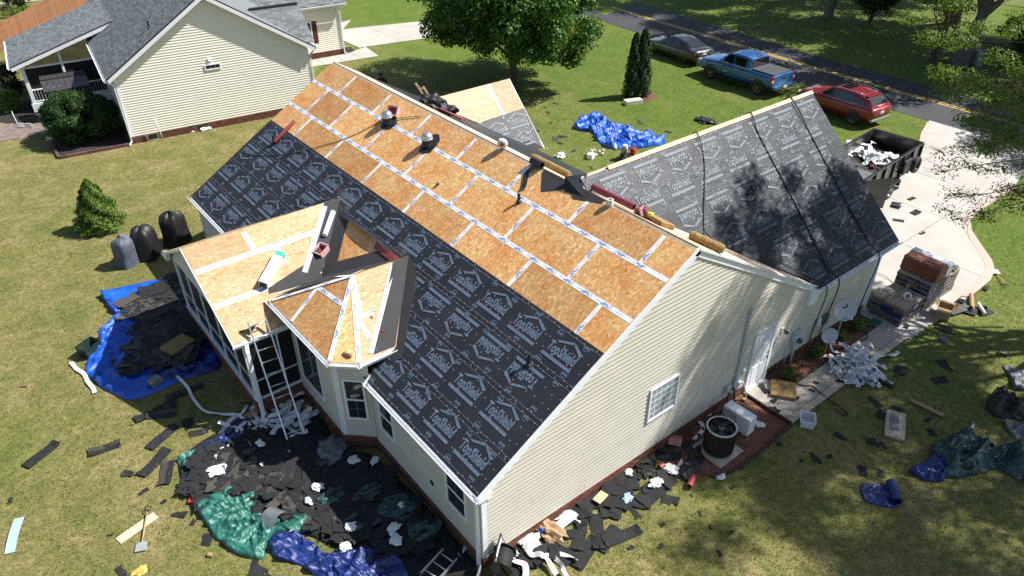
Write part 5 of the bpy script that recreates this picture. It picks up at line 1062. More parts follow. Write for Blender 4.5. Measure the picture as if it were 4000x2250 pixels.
# woods across the road
broad2('oak_tree', 'thick grey trunked tree beside the two green boxes across the road', (39.2, 10.5), (41, 9.5, 10.5), (6, 6, 4.4), 110, 26000, .26, .42, LEAFW, 41, flat=.6, rc=(.8, 1.5))
for k, (bx_, by_, cx_, cy_, cz_, r_, lab) in enumerate(((46, 4.5, 46, 4, 8.5, 6.5, 'leafy tree at the right edge of the wood across the road'), (49, 15.5, 49, 15, 10.5, 6.5, 'tall tree in the shade behind the thin stemmed one across the road'), (53, 26, 53, 26, 11, 6.5, 'tall tree standing behind the round bush across the road'), (45.5, 31, 46, 31, 11.5, 5.5, 'tall tree at the top of the picture by the far driveway'), (38.2, -2.5, 37.5, -1.5, 7.5, 5.5, 'bright leafed tree at the right edge beside the road'), (43.5, 22.5, 43.5, 21, 11.5, 5.5, 'tall trunked tree whose shade falls on the far verge'), (52, 34, 52, 33, 11, 6.5, 'tall tree beyond the far driveway at the top'), (60, 22, 60, 21, 11, 7, 'tall tree farthest back in the wood'), (50, 8, 50, 8, 11, 6, 'shaded tree deepest behind the thick trunk across the road'))):
    broad2('woodland_tree', lab, (bx_, by_), (cx_, cy_, cz_), (r_, r_, 4.5), 100, 24000, .27, .33, LEAFY if k == 4 else LEAFW, 50+k, group='trees across the road', flat=.6, rc=(.8, 1.6))
# thin stemmed understorey tree and round clipped one
rs = np.random.RandomState(5)
t = thing('sapling_clump', 'thin multi stemmed young tree in the shade across the road', 'tree', (38.57, 11.932)); b = MB(); cen = []
for i in range(7): e = np.array([rs.normal()*.9, rs.normal()*.9, rs.uniform(3.2, 5)]); limb(b, wob((rs.normal()*.12, rs.normal()*.12, 0), e, rs, 5, .04), .05, .015); cen += [e, e*.8+rs.normal(size=3)*.3]
b.build('trunk', BARK, t, 60); P, Nn = cluster_points(cen, [np.array([1., 1., .6])]*len(cen), [220]*len(cen), rs); link(bpy.data.objects.new('crown', leaf_mesh('crown', P, Nn, .15, LEAFO, rs)), t)
def bushy(name, label, loc, cc, cr, n_cl, n_leaf, size, mat, seed, stem=.05, rc=(.3, .5), group=None, cat='shrub', q0=.55):
    rs = np.random.RandomState(seed); t = thing(name, label, cat, (loc[0], loc[1], 0), 0, group); cent = []
    while len(cent) < n_cl:
        d = rs.normal(size=3); d /= np.linalg.norm(d); p = np.array(cc)+d*np.array(cr)*rs.uniform(q0, 1)
        if p[2] > .12: cent.append(p)
    rad = [np.array([1, 1, .8])*rs.uniform(*rc) for _ in cent]; P, Nn = cluster_points(cent, rad, [int(n_leaf/n_cl)]*n_cl, rs); P[:, 2] = np.maximum(P[:, 2], .03)
    link(bpy.data.objects.new('crown', leaf_mesh('crown', P, Nn, size, mat, rs)), t); b = MB()
    for i in range(6): limb(b, wob((rs.normal()*.08, rs.normal()*.08, 0), cent[i % n_cl], rs, 4, .05), stem, .01, 6)
    b.build('trunk', BARK, t, 60); return t
bushy('round_tree', 'small round headed ornamental tree across the road', (44.4, 19.6), (0, 0, 2.1), (1.7, 1.7, 1.25), 60, 11000, .15, LEAFD, 61, cat='tree', rc=(.45, .7))
bushy('evergreen_shrub', 'dark evergreen shrub by the far driveway at the top of the picture', (42.5, 35.5), (0, 0, .9), (1.8, 1.5, .8), 40, 7000, .14, LEAFD, 62)
for k, (p, s) in enumerate((((41.5, 6.2), 1.0), ((44.5, 8.2), 1.3), ((37.2, 3.2), .9), ((47, 10.5), 1.2), ((40.5, 3.6), 1.1))): bushy('woodland_shrub', ['low leafy shrub behind the green boxes', 'wide leafy shrub behind the thick trunk', 'leafy shrub at the road edge under the right hand branches', 'dark shrub deep in the shade of the wood', 'leafy shrub right of the green boxes across the road'][k], p, (0, 0, .7*s), (1.1*s, 1.1*s, .7*s), 26, 3600, .15, LEAFW if k % 2 else LEAFY, 70+k, group='shrubs across the road')
# big holly by the neighbour's corner
bushy('holly_bush', 'big dense dark green bush at the corner of the yellow house', (-6.95, 32.9), (0, 0, 1.15), (1.62, 1.75, 1.12), 170, 46000, .095, LEAFH, 81, rc=(.26, .46), q0=.78)
bushy('boxwood_shrub', 'bright green shrub on the dark bed beside the neighbour porch post', (-9.2, 39.3), (0, 0, .55), (.55, .75, .55), 30, 5000, .08, LEAFC, 82, rc=(.2, .35)); bushy('boxwood_shrub', 'shaded shrub against the far side of the neighbour porch', (-8.6, 42.5), (0, 0, .9), (.5, .8, .9), 30, 4200, .09, LEAFD, 83, rc=(.25, .4))
bushy('garden_shrub', 'dark shrub beside the far lattice at the top left of the picture', (-4.4, 66), (0, 0, 1.0), (1.2, 1.2, 1.0), 30, 4500, .12, LEAFD, 84); bushy('garden_shrub', 'low leafy planting in front of the far pool', (-4.8, 62.5), (0, 0, .35), (1.6, .7, .35), 30, 4000, .1, LEAFC, 85)
# conifers
def conifer(name, label, loc, h, r, n, size, mat, seed, lobes, base=.05, power=.8, group=None):
    rs = np.random.RandomState(seed); t = thing(name, label, 'tree', (loc[0], loc[1], 0), 0, group); Ps, Ns = [], []
    for (ox, oy, hh, rr) in lobes:
        k = int(n*hh/h/len(lobes)); z = rs.uniform(0, 1, k); a = rs.uniform(0, 2*np.pi, k); lump = 1+.16*np.sin(a*5+z*17)+.12*np.sin(a*9-z*31+1)
        prof = np.minimum(1, (z/.10+.45))*(1-z)**power; q = rs.uniform(.62, 1, k)**.6; rad = rr*prof*lump*q
        P = np.stack([ox+rad*np.cos(a), oy+rad*np.sin(a), base+z*hh], 1); Nn = np.stack([np.cos(a), np.sin(a), np.full(k, .55)], 1)+rs.normal(size=(k, 3))*.45; Ps.append(P); Ns.append(Nn)
    link(bpy.data.objects.new('crown', leaf_mesh('crown', np.concatenate(Ps), np.concatenate(Ns), size, mat, rs, .55)), t)
    b = MB()
    for (ox, oy, hh, rr) in lobes: limb(b, [(ox*.4, oy*.4, -.05), (ox, oy, hh*.5), (ox, oy, hh*.9)], .07, .012); b.lathe([(rr*.55, base), (rr*.5, hh*.4), (.02, hh*.85)], 8, (ox, oy, 0))
    b.build('trunk', BARK, t, 60); return t
conifer('cypress_tree', 'tall narrow dark green twin topped conifer on the front lawn', (19.05, 19.35), 3.7, .62, 26000, .085, LEAFH, 91, [(-.24, .12, 3.55, .52), (.24, -.08, 3.75, .58)], power=.42)
conifer('arborvitae_shrub', 'small bright green cone shaped conifer standing alone on the back lawn', (-8.75, 22.2), 2.1, .86, 16000, .085, LEAFC, 92, [(0, 0, 2.1, .95)], power=.72)
# shrubs in the bed by the gable wall
for k, p in enumerate(((4.75, -.42), (6.3, -.38), (7.6, -.36), (8.55, -.4))): bushy('bedding_shrub', ['small shrub on the red mulch next to the side door', 'small shrub on the mulch below the grey boxes', 'small shrub on the mulch between the two dishes', 'green shrub on the mulch by the shingle stack'][k], p, (0, 0, .22), (.22, .2, .2), 14, 900, .06, LEAFC if k % 2 else LEAFY, 95+k, rc=(.1, .16), group='shrubs on the mulch bed')

# ------------------------------------------------------------------ short grass on the near lawns (uncountable)
GBL = m_foliage('grass_blade', (.085, .115, .026), (.27, .235, .10), .25)
def grass():
    rs = np.random.RandomState(3); n = 210000
    x = rs.uniform(-19, 29, n*2); y = rs.uniform(-11, 30, n*2); k = np.sqrt((x+11.9)**2+(y+8.5)**2); keep = rs.uniform(0, 1, n*2) < np.clip(18/k, .15, 1)
    def inside(x, y, p):
        c = np.zeros(len(x), bool); j = len(p)-1
        for i in range(len(p)):
            (xi, yi), (xj, yj) = p[i], p[j]; w = ((yi > y) != (yj > y)) & (x < (xj-xi)*(y-yi)/(yj-yi+1e-12)+xi); c ^= w; j = i
        return c
    for p in ([(-6.2, 0), (9.7, 0), (9.7, 8.1), (6.2, 8.1), (6.2, 17.5), (-6.2, 17.5)], [(-8.1, 7.8), (-6, 4.6), (-6, 13.7), (-8.1, 13.7)], drive_pts, walk_pts, [(3.3, .1), (3.3, -1.8), (1.4, -1.8), (-.1, -1.6), (-.7, 0)], [(9.3, 0), (9.3, -.8), (4.2, -.8), (4.2, 0)], [(18.2, 18.5), (20.4, 18.5), (20.4, 20.2), (18.4, 20.2)]): keep &= ~inside(x, y, p)
    keep &= x < 28.1
    x, y = x[keep], y[keep]; n = len(x); a = rs.uniform(0, 6.283, n); h = rs.uniform(.025, .06, n); w = rs.uniform(.008, .016, n); ln = rs.uniform(-.05, .05, (n, 2))
    V = np.zeros((n, 3, 3), np.float32); V[:, 0] = np.stack([x-w*np.cos(a), y-w*np.sin(a), np.zeros(n)], 1); V[:, 1] = np.stack([x+w*np.cos(a), y+w*np.sin(a), np.zeros(n)], 1); V[:, 2] = np.stack([x+ln[:, 0], y+ln[:, 1], h], 1)
    me = bpy.data.meshes.new('grass'); me.vertices.add(3*n); me.vertices.foreach_set('co', V.ravel()); me.loops.add(3*n); me.loops.foreach_set('vertex_index', np.arange(3*n, dtype=np.int32)); me.polygons.add(n); me.polygons.foreach_set('loop_start', np.arange(0, 3*n, 3, dtype=np.int32)); me.polygons.foreach_set('loop_total', np.full(n, 3, dtype=np.int32)); me.update(calc_edges=True); me.materials.append(GBL)
    tag(link(bpy.data.objects.new('grass', me)), 'short dry grass blades all over the lawn', 'grass', kind='stuff')
grass()

# ------------------------------------------------------------------ loose things: materials and builders
def m_tarp(name, col, rough=.40, bs=2.6):
    m = bpy.data.materials.new(name); t, b = nodes(m); MATS[name] = m; v = coords(t); b.inputs['Roughness'].default_value = rough
    n = noisen(t, v, 2.2, 5, .6, .6); L(t, ramp(t, n, [(.3, tuple(x*.7 for x in col)), (.7, tuple(min(1, x*1.3) for x in col))]), b.inputs['Base Color'])
    vo = N(t, 'TexVoronoi', Scale=bs, feature='DISTANCE_TO_EDGE'); L(t, v, vo.inputs['Vector']); w = noisen(t, v, bs*2.2, 4, .65, 1.5); h = mixc(t, .5, vo.outputs[0], w); bump(t, b, h, .5, .06); return m
TBLUE = m_tarp('tarp_blue', (.010, .085, .44)); TNAVY = m_tarp('tarp_navy', (.010, .026, .13)); TGREEN = m_tarp('tarp_green', (.022, .125, .092)); TDGRN = m_tarp('tarp_dark_green', (.020, .060, .052)); TBLK = m_tarp('tarp_black', (.012, .011, .011), .5); TBRN = m_tarp('tarp_brown', (.030, .022, .018), .6); TGREY = m_tarp('tarp_grey', (.12, .13, .14), .5)
SBLK = mk('shingle_back', (.012, .012, .0135), .85, var=.3, vs=8, bmp=.3, bs=60, rv=.4); SBRN = mk('shingle_weathered', (.066, .057, .047), .9, var=.3, vs=10, bmp=.4, bs=70, rv=.45)
FILM = mk('release_film', (.64, .645, .625), .4, var=.12, vs=9); CARD = mk('cardboard', (.36, .235, .125), .8, var=.2, vs=7); CARDG = mk('cardboard_grey', (.24, .205, .165), .85, var=.3, vs=6); FOAM = mk('foam_pad', (.27, .175, .065), .95, var=.45, vs=16, bmp=.8, bs=30); PINKT = mk('pink_plastic', (.70, .42, .42), .35, var=.1, trans=.15); CLEARP = mk('clear_plastic', (.72, .76, .78), .2, var=.05, alpha=.62)
def pip(x, y, poly_):
    c = False; j = len(poly_)-1
    for i in range(len(poly_)):
        a, q = poly_[i], poly_[j]
        if (a[1] > y) != (q[1] > y) and x < (q[0]-a[0])*(y-a[1])/(q[1]-a[1])+a[0]: c = not c
        j = i
    return c
def tarp(name, label, pts, mat, h, seed, cat='tarp', group=None, fr=1.6, rim=.3, ctr=None, zf=None, seg=7, rings=26, dirx=0., z0=.015):
    """crumpled sheet lying on the ground inside an outline"""
    pts = [(p[0], p[1]) for p in pts]; cx = ctr[0] if ctr else sum(p[0] for p in pts)/len(pts); cy = ctr[1] if ctr else sum(p[1] for p in pts)/len(pts); fine = []; n = len(pts)
    for i in range(n):
        p0, p1, p2, p3 = (Vector(pts[(i+k-1) % n]) for k in range(4))
        for k in range(seg*3):
            t = k/(seg*3); q = .5*((2*p1)+(p2-p0)*t+(2*p0-5*p1+4*p2-p3)*t*t+(3*p1-p0-3*p2+p3)*t**3); fine.append((q.x, q.y))
    fine.append(fine[0]); P = []; ca, sa = math.cos(dirx), math.sin(dirx)
    for j in range(rings+1):
        r = 1-j/rings; row = []
        for x, y in fine:
            X, Y = lerp(cx, x, r), lerp(cy, y, r); U, W = (X*ca+Y*sa)*.45, (-X*sa+Y*ca)
            a = 1-abs(noise.noise((U*fr, W*fr*1.3, seed)))*2.6; c = 1-abs(noise.noise((X*fr*2.0+.4*a, Y*fr*2.0, seed+9)))*2.6; e_ = 1-abs(noise.noise((X*fr*4.6, Y*fr*4.6+.5*c, seed+5)))*2.6; d = noise.noise((X*.6, Y*.6, seed+4))
            env = rim+(1-rim)*min(1, (1-r)*2.2) if r < .999 else .12
            z = h*env*max(.05, .10+.60*max(0, a)**2.2+.30*max(0, c)**2+.13*max(0, e_)+.26*d); wob_ = .05*min(1, h*4)
            row.append((X+wob_*noise.noise((X*3, Y*3, seed+2)), Y+wob_*noise.noise((X*3, Y*3, seed+7)), z0+max(.004, z*(zf(X, Y) if zf else 1))))
        P.append(row)
    P.insert(0, [(x, y, .002) for x, y, z in P[0]])
    b = MB(); b.grid(P); o = b.build(name, mat, smooth=True); tag(o, label, cat, group); return o
def ribbon_into(b, pts, w, seed, lift=.05, tw=.5, n=6):
    r = random.Random(seed); P = []; pts = [Vector(p if len(p) == 3 else (*p, .02)) for p in pts]; m = len(pts)
    for i in range(m-1):
        p0, p1, p2, p3 = pts[max(i-1, 0)], pts[i], pts[i+1], pts[min(i+2, m-1)]
        for k in range(n): t = k/n; P.append(.5*((2*p1)+(p2-p0)*t+(2*p0-5*p1+4*p2-p3)*t*t+(3*p1-p0-3*p2+p3)*t**3))
    P.append(pts[-1]); A, B = [], []
    for i, p in enumerate(P):
        d = (P[min(i+1, len(P)-1)]-P[max(i-1, 0)]); d = d.normalized() if d.length > 1e-6 else Vector((1, 0, 0)); roll = tw*1.6*noise.noise((i*.21, seed*1.7, .3)); sd = Vector((-d.y, d.x, 0)); sd = sd.normalized() if sd.length > 1e-6 else Vector((1, 0, 0)); sd = (sd*math.cos(roll)+Vector((0, 0, 1))*math.sin(roll))*w/2; z = Vector((0, 0, lift*(.5+.5*noise.noise((i*.17, seed, 2)))+abs(sd.z)+.012))
        A.append(p-sd+z); B.append(p+sd+z)
    b.grid([A, B])
def ribbon(label, pts, w=.10, seed=1, mat=None, name='film_ribbon', lift=.04, group=None, tw=.5):
    b = MB(); ribbon_into(b, pts, w, seed, lift, tw); o = b.build(name, mat or FILM, smooth=True, fix=False); return tag(o, label, 'ribbon', group)
def tangle(label, c, rx, ry, h, n, seed, w=.10, mat=None, name='film_heap', z=0, cat='film', lp=(.25, .7)):
    r = random.Random(seed); b = MB()
    for i in range(n):
        a = r.uniform(0, 6.28); q = r.random()**.6; x, y = c[0]+rx*q*math.cos(a), c[1]+ry*q*math.sin(a); zz = z+h*(1-q)*r.uniform(.1, 1)+.01; pts = [(x, y, zz)]; a = r.uniform(0, 6.28)
        for k in range(r.randint(3, 6)): a += r.uniform(-1.3, 1.3); s = r.uniform(*lp)*.6; x += s*math.cos(a); y += s*math.sin(a); zz = max(z+.01, zz+r.uniform(-.6, .5)*h*.5); pts.append((x, y, zz))
        ribbon_into(b, pts, w*r.uniform(.7, 1.15), seed*31+i, .03, 1.1, 4)
    return tag(b.build(name, mat or FILM, smooth=True, fix=False), label, cat)
def crumple(label, p, r_, mat, seed, name='film_scrap', cat='scrap', fl=.5, z=0, group=None):
    """crumpled wad"""
    bm = bmesh.new(); bmesh.ops.create_icosphere(bm, subdivisions=3, radius=1)
    for v in bm.verts:
        d = v.co.copy(); k = .85*(1+.7*noise.noise(d*1.6+Vector((seed*3.1, 0, 0)))+.7*abs(noise.noise(d*3.6+Vector((0, seed, 0))))+.45*abs(noise.noise(d*8+Vector((0, seed, 5))))); v.co = Vector((d.x*k*r_, d.y*k*r_*(.6+.4*((seed*37) % 10)/10), max(-.02, d.z*k*r_*fl)+r_*fl*.55))
    me = bpy.data.meshes.new(name); bm.to_mesh(me); bm.free(); me.materials.append(mat); o = bpy.data.objects.new(name, me); o.location = (p[0], p[1], z+(p[2] if len(p) > 2 else 0)); o.rotation_euler = (0, 0, seed); link(o); return tag(o, label, cat, group)
# torn shingle pieces (shared meshes)
def scrap_mesh(seed, mat):
    """flat torn piece: a rectangle with ragged ends, slightly bent"""
    r = random.Random(seed); w, d = 1.0, r.uniform(.35, .75); ring = []
    for (x0, y0), (x1, y1) in (((-w, -d), (w, -d)), ((w, -d), (w, d)), ((w, d), (-w, d)), ((-w, d), (-w, -d))):
        rag = .16 if r.random() < .6 else .03; n = r.randint(2, 4)
        for i in range(n): t = i/n; ring.append((lerp(x0, x1, t)*(1+r.uniform(-rag, rag)*.8), lerp(y0, y1, t)*(1+r.uniform(-rag, rag)*1.4)))
    if r.random() < .5: k = r.randrange(len(ring)); ring[k] = (ring[k][0]*.45, ring[k][1]*.5)
    k = len(ring); bend = r.uniform(-.05, .14); tw = r.uniform(-.06, .06); f = lambda x, y: .03+bend*x*x+tw*x*y
    top = [Vector((x, y, f(x, y))) for x, y in ring]; lo_ = [p-Vector((0, 0, .03)) for p in top]; b = MB(); c = Vector((sum(p.x for p in top)/k, sum(p.y for p in top)/k, .03))
    b.add([c]+top, [(0, i+1, (i+1) % k+1) for i in range(k)]); b.add([c-Vector((0, 0, .03))]+lo_, [(0, (i+1) % k+1, i+1) for i in range(k)]); b.add(top+lo_, [(i, k+i, k+(i+1) % k, (i+1) % k) for i in range(k)])
    me = b.mesh('shingle_scrap'); me.materials.append(mat); return me
SCR = [scrap_mesh(s, SBLK) for s in range(12)]; SCRB = [scrap_mesh(40+s, SBRN) for s in range(8)]
def strip_mesh(seed, brown):
    b = MB(); r = random.Random(seed); L_ = r.uniform(.75, 1.0); n = 6; P = []; 
    for yy in (0, .15, .16, .31): P.append([Vector((L_*(i/n-.5), yy-.155+r.uniform(-.006, .006), .012+.05*r.random()*(i in (0, n))+.02*math.sin(i*1.1+seed))) for i in range(n+1)])
    b.grid(P); b.grid([[p-Vector((0, 0, .008)) for p in row] for row in P]); b.grid([P[0], [p-Vector((0, 0, .008)) for p in P[0]]]); b.grid([P[3], [p-Vector((0, 0, .008)) for p in P[3]]])
    me = b.mesh('shingle_strip'); me.materials.append(SBLK); me.materials.append(SBRN)
    if brown:
        for i, p in enumerate(me.polygons): p.material_index = 1 if me.vertices[p.vertices[0]].co.y > .0 else 0
    return me
STRM = [strip_mesh(s, s % 2) for s in range(6)]
def scrap(label, p, s, seed, group, brown=False, z=None, tilt=.12, cat='shingle'):
    r = random.Random(seed*7+1); me = (SCRB if brown else SCR)[seed % (8 if brown else 12)]; o = bpy.data.objects.new('shingle_scrap', me); o.location = (p[0], p[1], (p[2] if len(p) > 2 else 0) if z is None else z); o.scale = (s*.85, s*.85, min(s, .30)); o.rotation_euler = (r.uniform(-tilt, tilt), r.uniform(-tilt, tilt), r.uniform(0, 6.28)); link(o); return tag(o, label, cat, group)
def strip_(label, p, rz, seed, z=.012, group=None, tx=0): o = bpy.data.objects.new('shingle_strip', STRM[seed % 6]); o.location = (p[0], p[1], z); o.rotation_euler = (tx, 0, rz); link(o); return tag(o, label, 'shingle', group)
def pile(label, poly_, n, seed, group, hfn, smin=.16, smax=.36, brown=.25, name='shingle_debris', extra=0, xl=None):
    r = random.Random(seed); xs = [p[0] for p in poly_]; ys = [p[1] for p in poly_]; k = 0; i = 0
    while k < n:
        i += 1; x, y = r.uniform(min(xs), max(xs)), r.uniform(min(ys), max(ys))
        if not pip(x, y, poly_): continue
        bb = brown(x, y) if callable(brown) else brown
        scrap(label, (x, y), r.uniform(smin, smax), seed*100+k, group, r.random() < bb, hfn(x, y)+r.uniform(.01, .06), .16); k += 1
    if extra:
        b = MB(); b2 = MB(); k = 0
        while k < extra:
            x, y = r.uniform(min(xs), max(xs)), r.uniform(min(ys), max(ys))
            if not pip(x, y, poly_): continue
            bb = brown(x, y) if callable(brown) else brown; br = r.random() < bb; me = r.choice(SCRB if br else SCR); s = r.uniform(smin, smax)
            M = Matrix.Translation((x, y, hfn(x, y)+r.uniform(0, .035))) @ Matrix.Rotation(r.uniform(0, 6.28), 4, 'Z') @ Matrix.Rotation(r.uniform(-.13, .13), 4, 'X') @ Matrix.Diagonal((s*.85, s*.85, .25, 1)); (b2 if br else b).add([M @ v.co for v in me.vertices], [tuple(p.vertices) for p in me.polygons]); k += 1
        o = b.build(name, SBLK, fix=False); tag(o, xl[0], 'debris', kind='stuff')
        if b2.v: o = b2.build(name, SBRN, fix=False); tag(o, xl[1], 'debris', kind='stuff')
def boxy(name, label, cat, p, d, rz, mat, bevel=.01, group=None, z=0, rx=0, ry=0):
    b = MB(); b.box((0, 0, d[2]/2), d); o = b.build(name, mat, bevel=bevel); o.location = (p[0], p[1], z+(p[2] if len(p) > 2 else 0)); o.rotation_euler = (rx, ry, rz); return tag(o, label, cat, group)
def tubey(name, label, cat, p, q, r_, mat, hollow=True, group=None, n=14):
    p, q = Vector(p), Vector(q); d = q-p; M = d.to_track_quat('Z', 'Y').to_matrix(); ln = d.length; b = MB()
    prof = [(r_*.72, 0), (r_, 0), (r_, ln), (r_*.72, ln), (r_*.72, 0)] if hollow else [(r_*.1, 0), (r_*.9, 0), (r_, .02), (r_, ln-.02), (r_*.9, ln), (r_*.1, ln)]
    b.lathe(prof, n, (0, 0, 0), M, cap=not hollow); o = b.build(name, mat, smooth=40); o.location = p; return tag(o, label, cat, group)
def tub(name, label, cat, p, w, d, h, rz, mat, fill=None, parentmat=None, z=0, rx=0, ry=0):
    t = thing(name, label, cat, (p[0], p[1], z+(p[2] if len(p) > 2 else 0)), rz); t.rotation_euler = (rx, ry, rz); b = MB(); tp = 1.12
    def sq(k, zz, ins=0): return [(sx_*(w/2-ins)*k, sy_*(d/2-ins)*k, zz) for sx_, sy_ in ((-1, -1), (1, -1), (1, 1), (-1, 1))]
    b.add(sq(1, 0)+sq(tp, h)+sq(tp, h, .012)+sq(1, .012, .012), [(3, 2, 1, 0), (0, 1, 5, 4), (1, 2, 6, 5), (2, 3, 7, 6), (3, 0, 4, 7), (4, 5, 9, 8), (5, 6, 10, 9), (6, 7, 11, 10), (7, 4, 8, 11), (8, 9, 13, 12), (9, 10, 14, 13), (10, 11, 15, 14), (11, 8, 12, 15), (12, 13, 14, 15)]); b.build('tub_body', mat, t)
    b = MB(); k = tp
    for i in range(4): a, c = sq(k, h)[i], sq(k, h)[(i+1) % 4]; b.beam(a, c, .03, .02)
    b.build('rim', mat, t)
    if fill:
        b = MB(); r = random.Random(5); b.add(sq(1.02, h*.45, .015), [(0, 1, 2, 3)])
        for i in range(40): c = (r.uniform(-.35, .35)*w, r.uniform(-.35, .35)*d, h*.47+r.random()*.02); b.box(c, (.035, .035, .012), r.uniform(0, 3))
        b.build('contents', fill, t)
    return t

# ------------------------------------------------------------------ behind the house: porch tarp, grills, big heap
def hump(cx, cy, rx, ry, h): return lambda x, y: max(0, h*(1-((x-cx)/rx)**2-((y-cy)/ry)**2))
# covered grills
def cover(label, p, w, d, h, rz, mat, seed, name='covered_grill'):
    b = MB(); P = []; n = 28
    for j, (z, k) in enumerate(((0, 1.02), (.12, 1.03), (.35, .98), (.6, .96), (.8, .93), (.93, .78), (1, .42), (1.02, .02))):
        row = []
        for i in range(n+1):
            a = 6.2832*i/n; c, s = math.cos(a), math.sin(a); q = (abs(c)**4+abs(s)**4)**-.25; f = 1+.16*noise.noise((c*1.8, s*1.8, z*1.6+seed))+.05*noise.noise((c*5, s*5, seed+z))*(1.2-z)+.03*math.sin(a*7+seed)*(1-z); row.append((w/2*c*q*k*f, d/2*s*q*k*f, z*h*(1+.14*noise.noise((c*1.3, s*1.3, seed+3)))))
        P.append(row)
    b.grid(P); o = b.build(name, mat, smooth=50); o.location = (p[0], p[1], 0); o.rotation_euler = (0, 0, rz); return tag(o, label, 'grill', 'covered grills behind the house')
CVG = m_tarp('cover_grey', (.075, .085, .12), .6); cover('grey blue covered grill, left one of the three on the lawn', (-8.70, 18.62), .72, .62, 1.12, .5, CVG, 1); cover('shiny black covered grill in the middle of the three', (-7.95, 18.75), .85, .78, 1.25, .9, TBLK, 2); cover('black covered grill closest to the house eave', (-6.75, 19.1), .95, .75, 1.3, .7, TBLK, 3)
# blue tarp beside the porch with its load of old shingles
t1 = [(-9.866, 17.211), (-7.979, 16.853), (-7.208, 17.118), (-7.47, 16.121), (-7.618, 14.406), (-7.919, 12.797), (-8.023, 11.358), (-8.412, 10.724), (-9.474, 10.751), (-10.75, 10.848), (-11.469, 12.645), (-11.337, 13.379), (-10.898, 13.993), (-10.594, 14.944), (-9.978, 15.353), (-10.016, 16.333)]
tarp('roof_tarp', 'bright blue tarp beside the porch under a load of old shingles', t1, TBLUE, .34, 3.3, fr=1.7, rim=.85, zf=lambda x, y: .30+.62*min(1, max(0, (-9.2-x)/.8)))
sp1 = [(-9.467, 15.893), (-7.645, 16.476), (-7.772, 14.726), (-8.173, 12.308), (-8.694, 11.26), (-9.606, 11.528), (-10.642, 12.057), (-10.848, 12.677), (-10.283, 12.85), (-9.939, 13.556), (-9.402, 14.343), (-9.85, 15.067)]
pile('torn shingle in the load on the blue tarp beside the porch', sp1, 66, 3, 'shingles on the blue porch tarp', lambda x, y: .15+hump(-8.8, 11.2, 1.9, 2.8, .16)(x, y), .22, .46, lambda x, y: .5 if x < -8.75 else .12, extra=330, xl=('dark shingle litter covering the blue porch tarp', 'weathered brown shingle litter on the blue porch tarp'))
tarp('roof_tarp', 'dark blue fold of tarp in the shade below the porch wall', [(-7.821, 12.369), (-8.052, 11.06), (-8.394, 10.557), (-9.358, 10.879), (-10.297, 11.192), (-10.674, 11.934), (-10.056, 12.042), (-9.043, 11.855), (-8.398, 11.659)], TNAVY, .26, 8.8, fr=1.7)
def pad(label, p, q, rz, w, d, h, z=0, group='roofing foam pads', ry=0, rx=0):
    b = MB(); n = 7; r = random.Random(int(w*100)); P = []
    top = [[(w*(i/n-.5), d*(j/n-.5), h*(.86+.14*math.sin(math.pi*i/n)*math.sin(math.pi*j/n))+r.uniform(-.008, .008)) for i in range(n+1)] for j in range(n+1)]; b.grid(top); bot = [[(x, y, 0) for x, y, zz in row] for row in top]; b.grid(bot)
    for e in (0, n): b.grid([top[e], bot[e]]); b.grid([[top[j][e] for j in range(n+1)], [bot[j][e] for j in range(n+1)]])
    o = b.build('foam_pad', FOAM, smooth=50); o.location = (p[0], p[1], z+(p[2] if len(p) > 2 else 0)); o.rotation_euler = (rx, ry, rz); return tag(o, label, 'foam pad', group)
pad('brown foam pad lying on the shingles of the blue porch tarp', (-8.944, 12.024, 0.3), 0, .35, .82, .62, .16)
t = tub('plastic_bin', 'dark green plastic bin at the corner of the blue tarp', 'bin', (-11.102, 13.828), .52, .4, .38, .5, mk('bin_green', (.015, .035, .028), .4, var=.1)); crumple('white paper scrap inside the dark green bin', (-11.119, 13.813, 0.1), .12, FILM, 4, fl=.4)
o = boxy('carton', 'small open printed carton beside the blue tarp', 'box', (-9.974, 11.049), (.34, .28, .22), .4, CARDG, .004); 
# ribbons of release film
ribbon('white film ribbon lying loose left of the blue tarp corner', [(-11.706, 13.676), (-11.655, 13.247), (-11.53, 12.844), (-11.526, 12.395), (-11.478, 11.995), (-11.493, 11.723)], .12, 2); ribbon('long white film ribbon running from the blue tarp to the ladder', [(-9.4, 11.826), (-9.38, 11.045), (-9.301, 10.25), (-9.333, 9.713), (-9.259, 8.976), (-8.964, 8.582), (-8.538, 8.162)], .085, 5)
for k, pts in enumerate(([(-8.526, 8.191), (-8.845, 8.123), (-9.247, 7.815)], [(-8.584, 8.043), (-8.309, 7.629), (-7.844, 7.321), (-7.498, 6.917)], [(-7.498, 6.917), (-7.802, 7.417), (-8.39, 7.254), (-8.775, 7.193)], [(-7.746, 7.898), (-7.606, 7.52), (-7.368, 7.199), (-7.077, 7.496)])): ribbon(['white film ribbon hanging over the end of the navy tarp', 'white film ribbon crossing the dark heap towards the ladder', 'white film ribbon curling across the middle of the heap', 'white film ribbon behind the ladder foot'][k], pts, .12, 11+k)
tangle('tangled white film bundle on the navy tarp end', (-8.711, 7.264), .28, .28, .22, 10, 6, .11); tangle('tangled white film heap behind the foot of the ladder', (-7.372, 6.943), .55, .35, .22, 18, 7, .15)
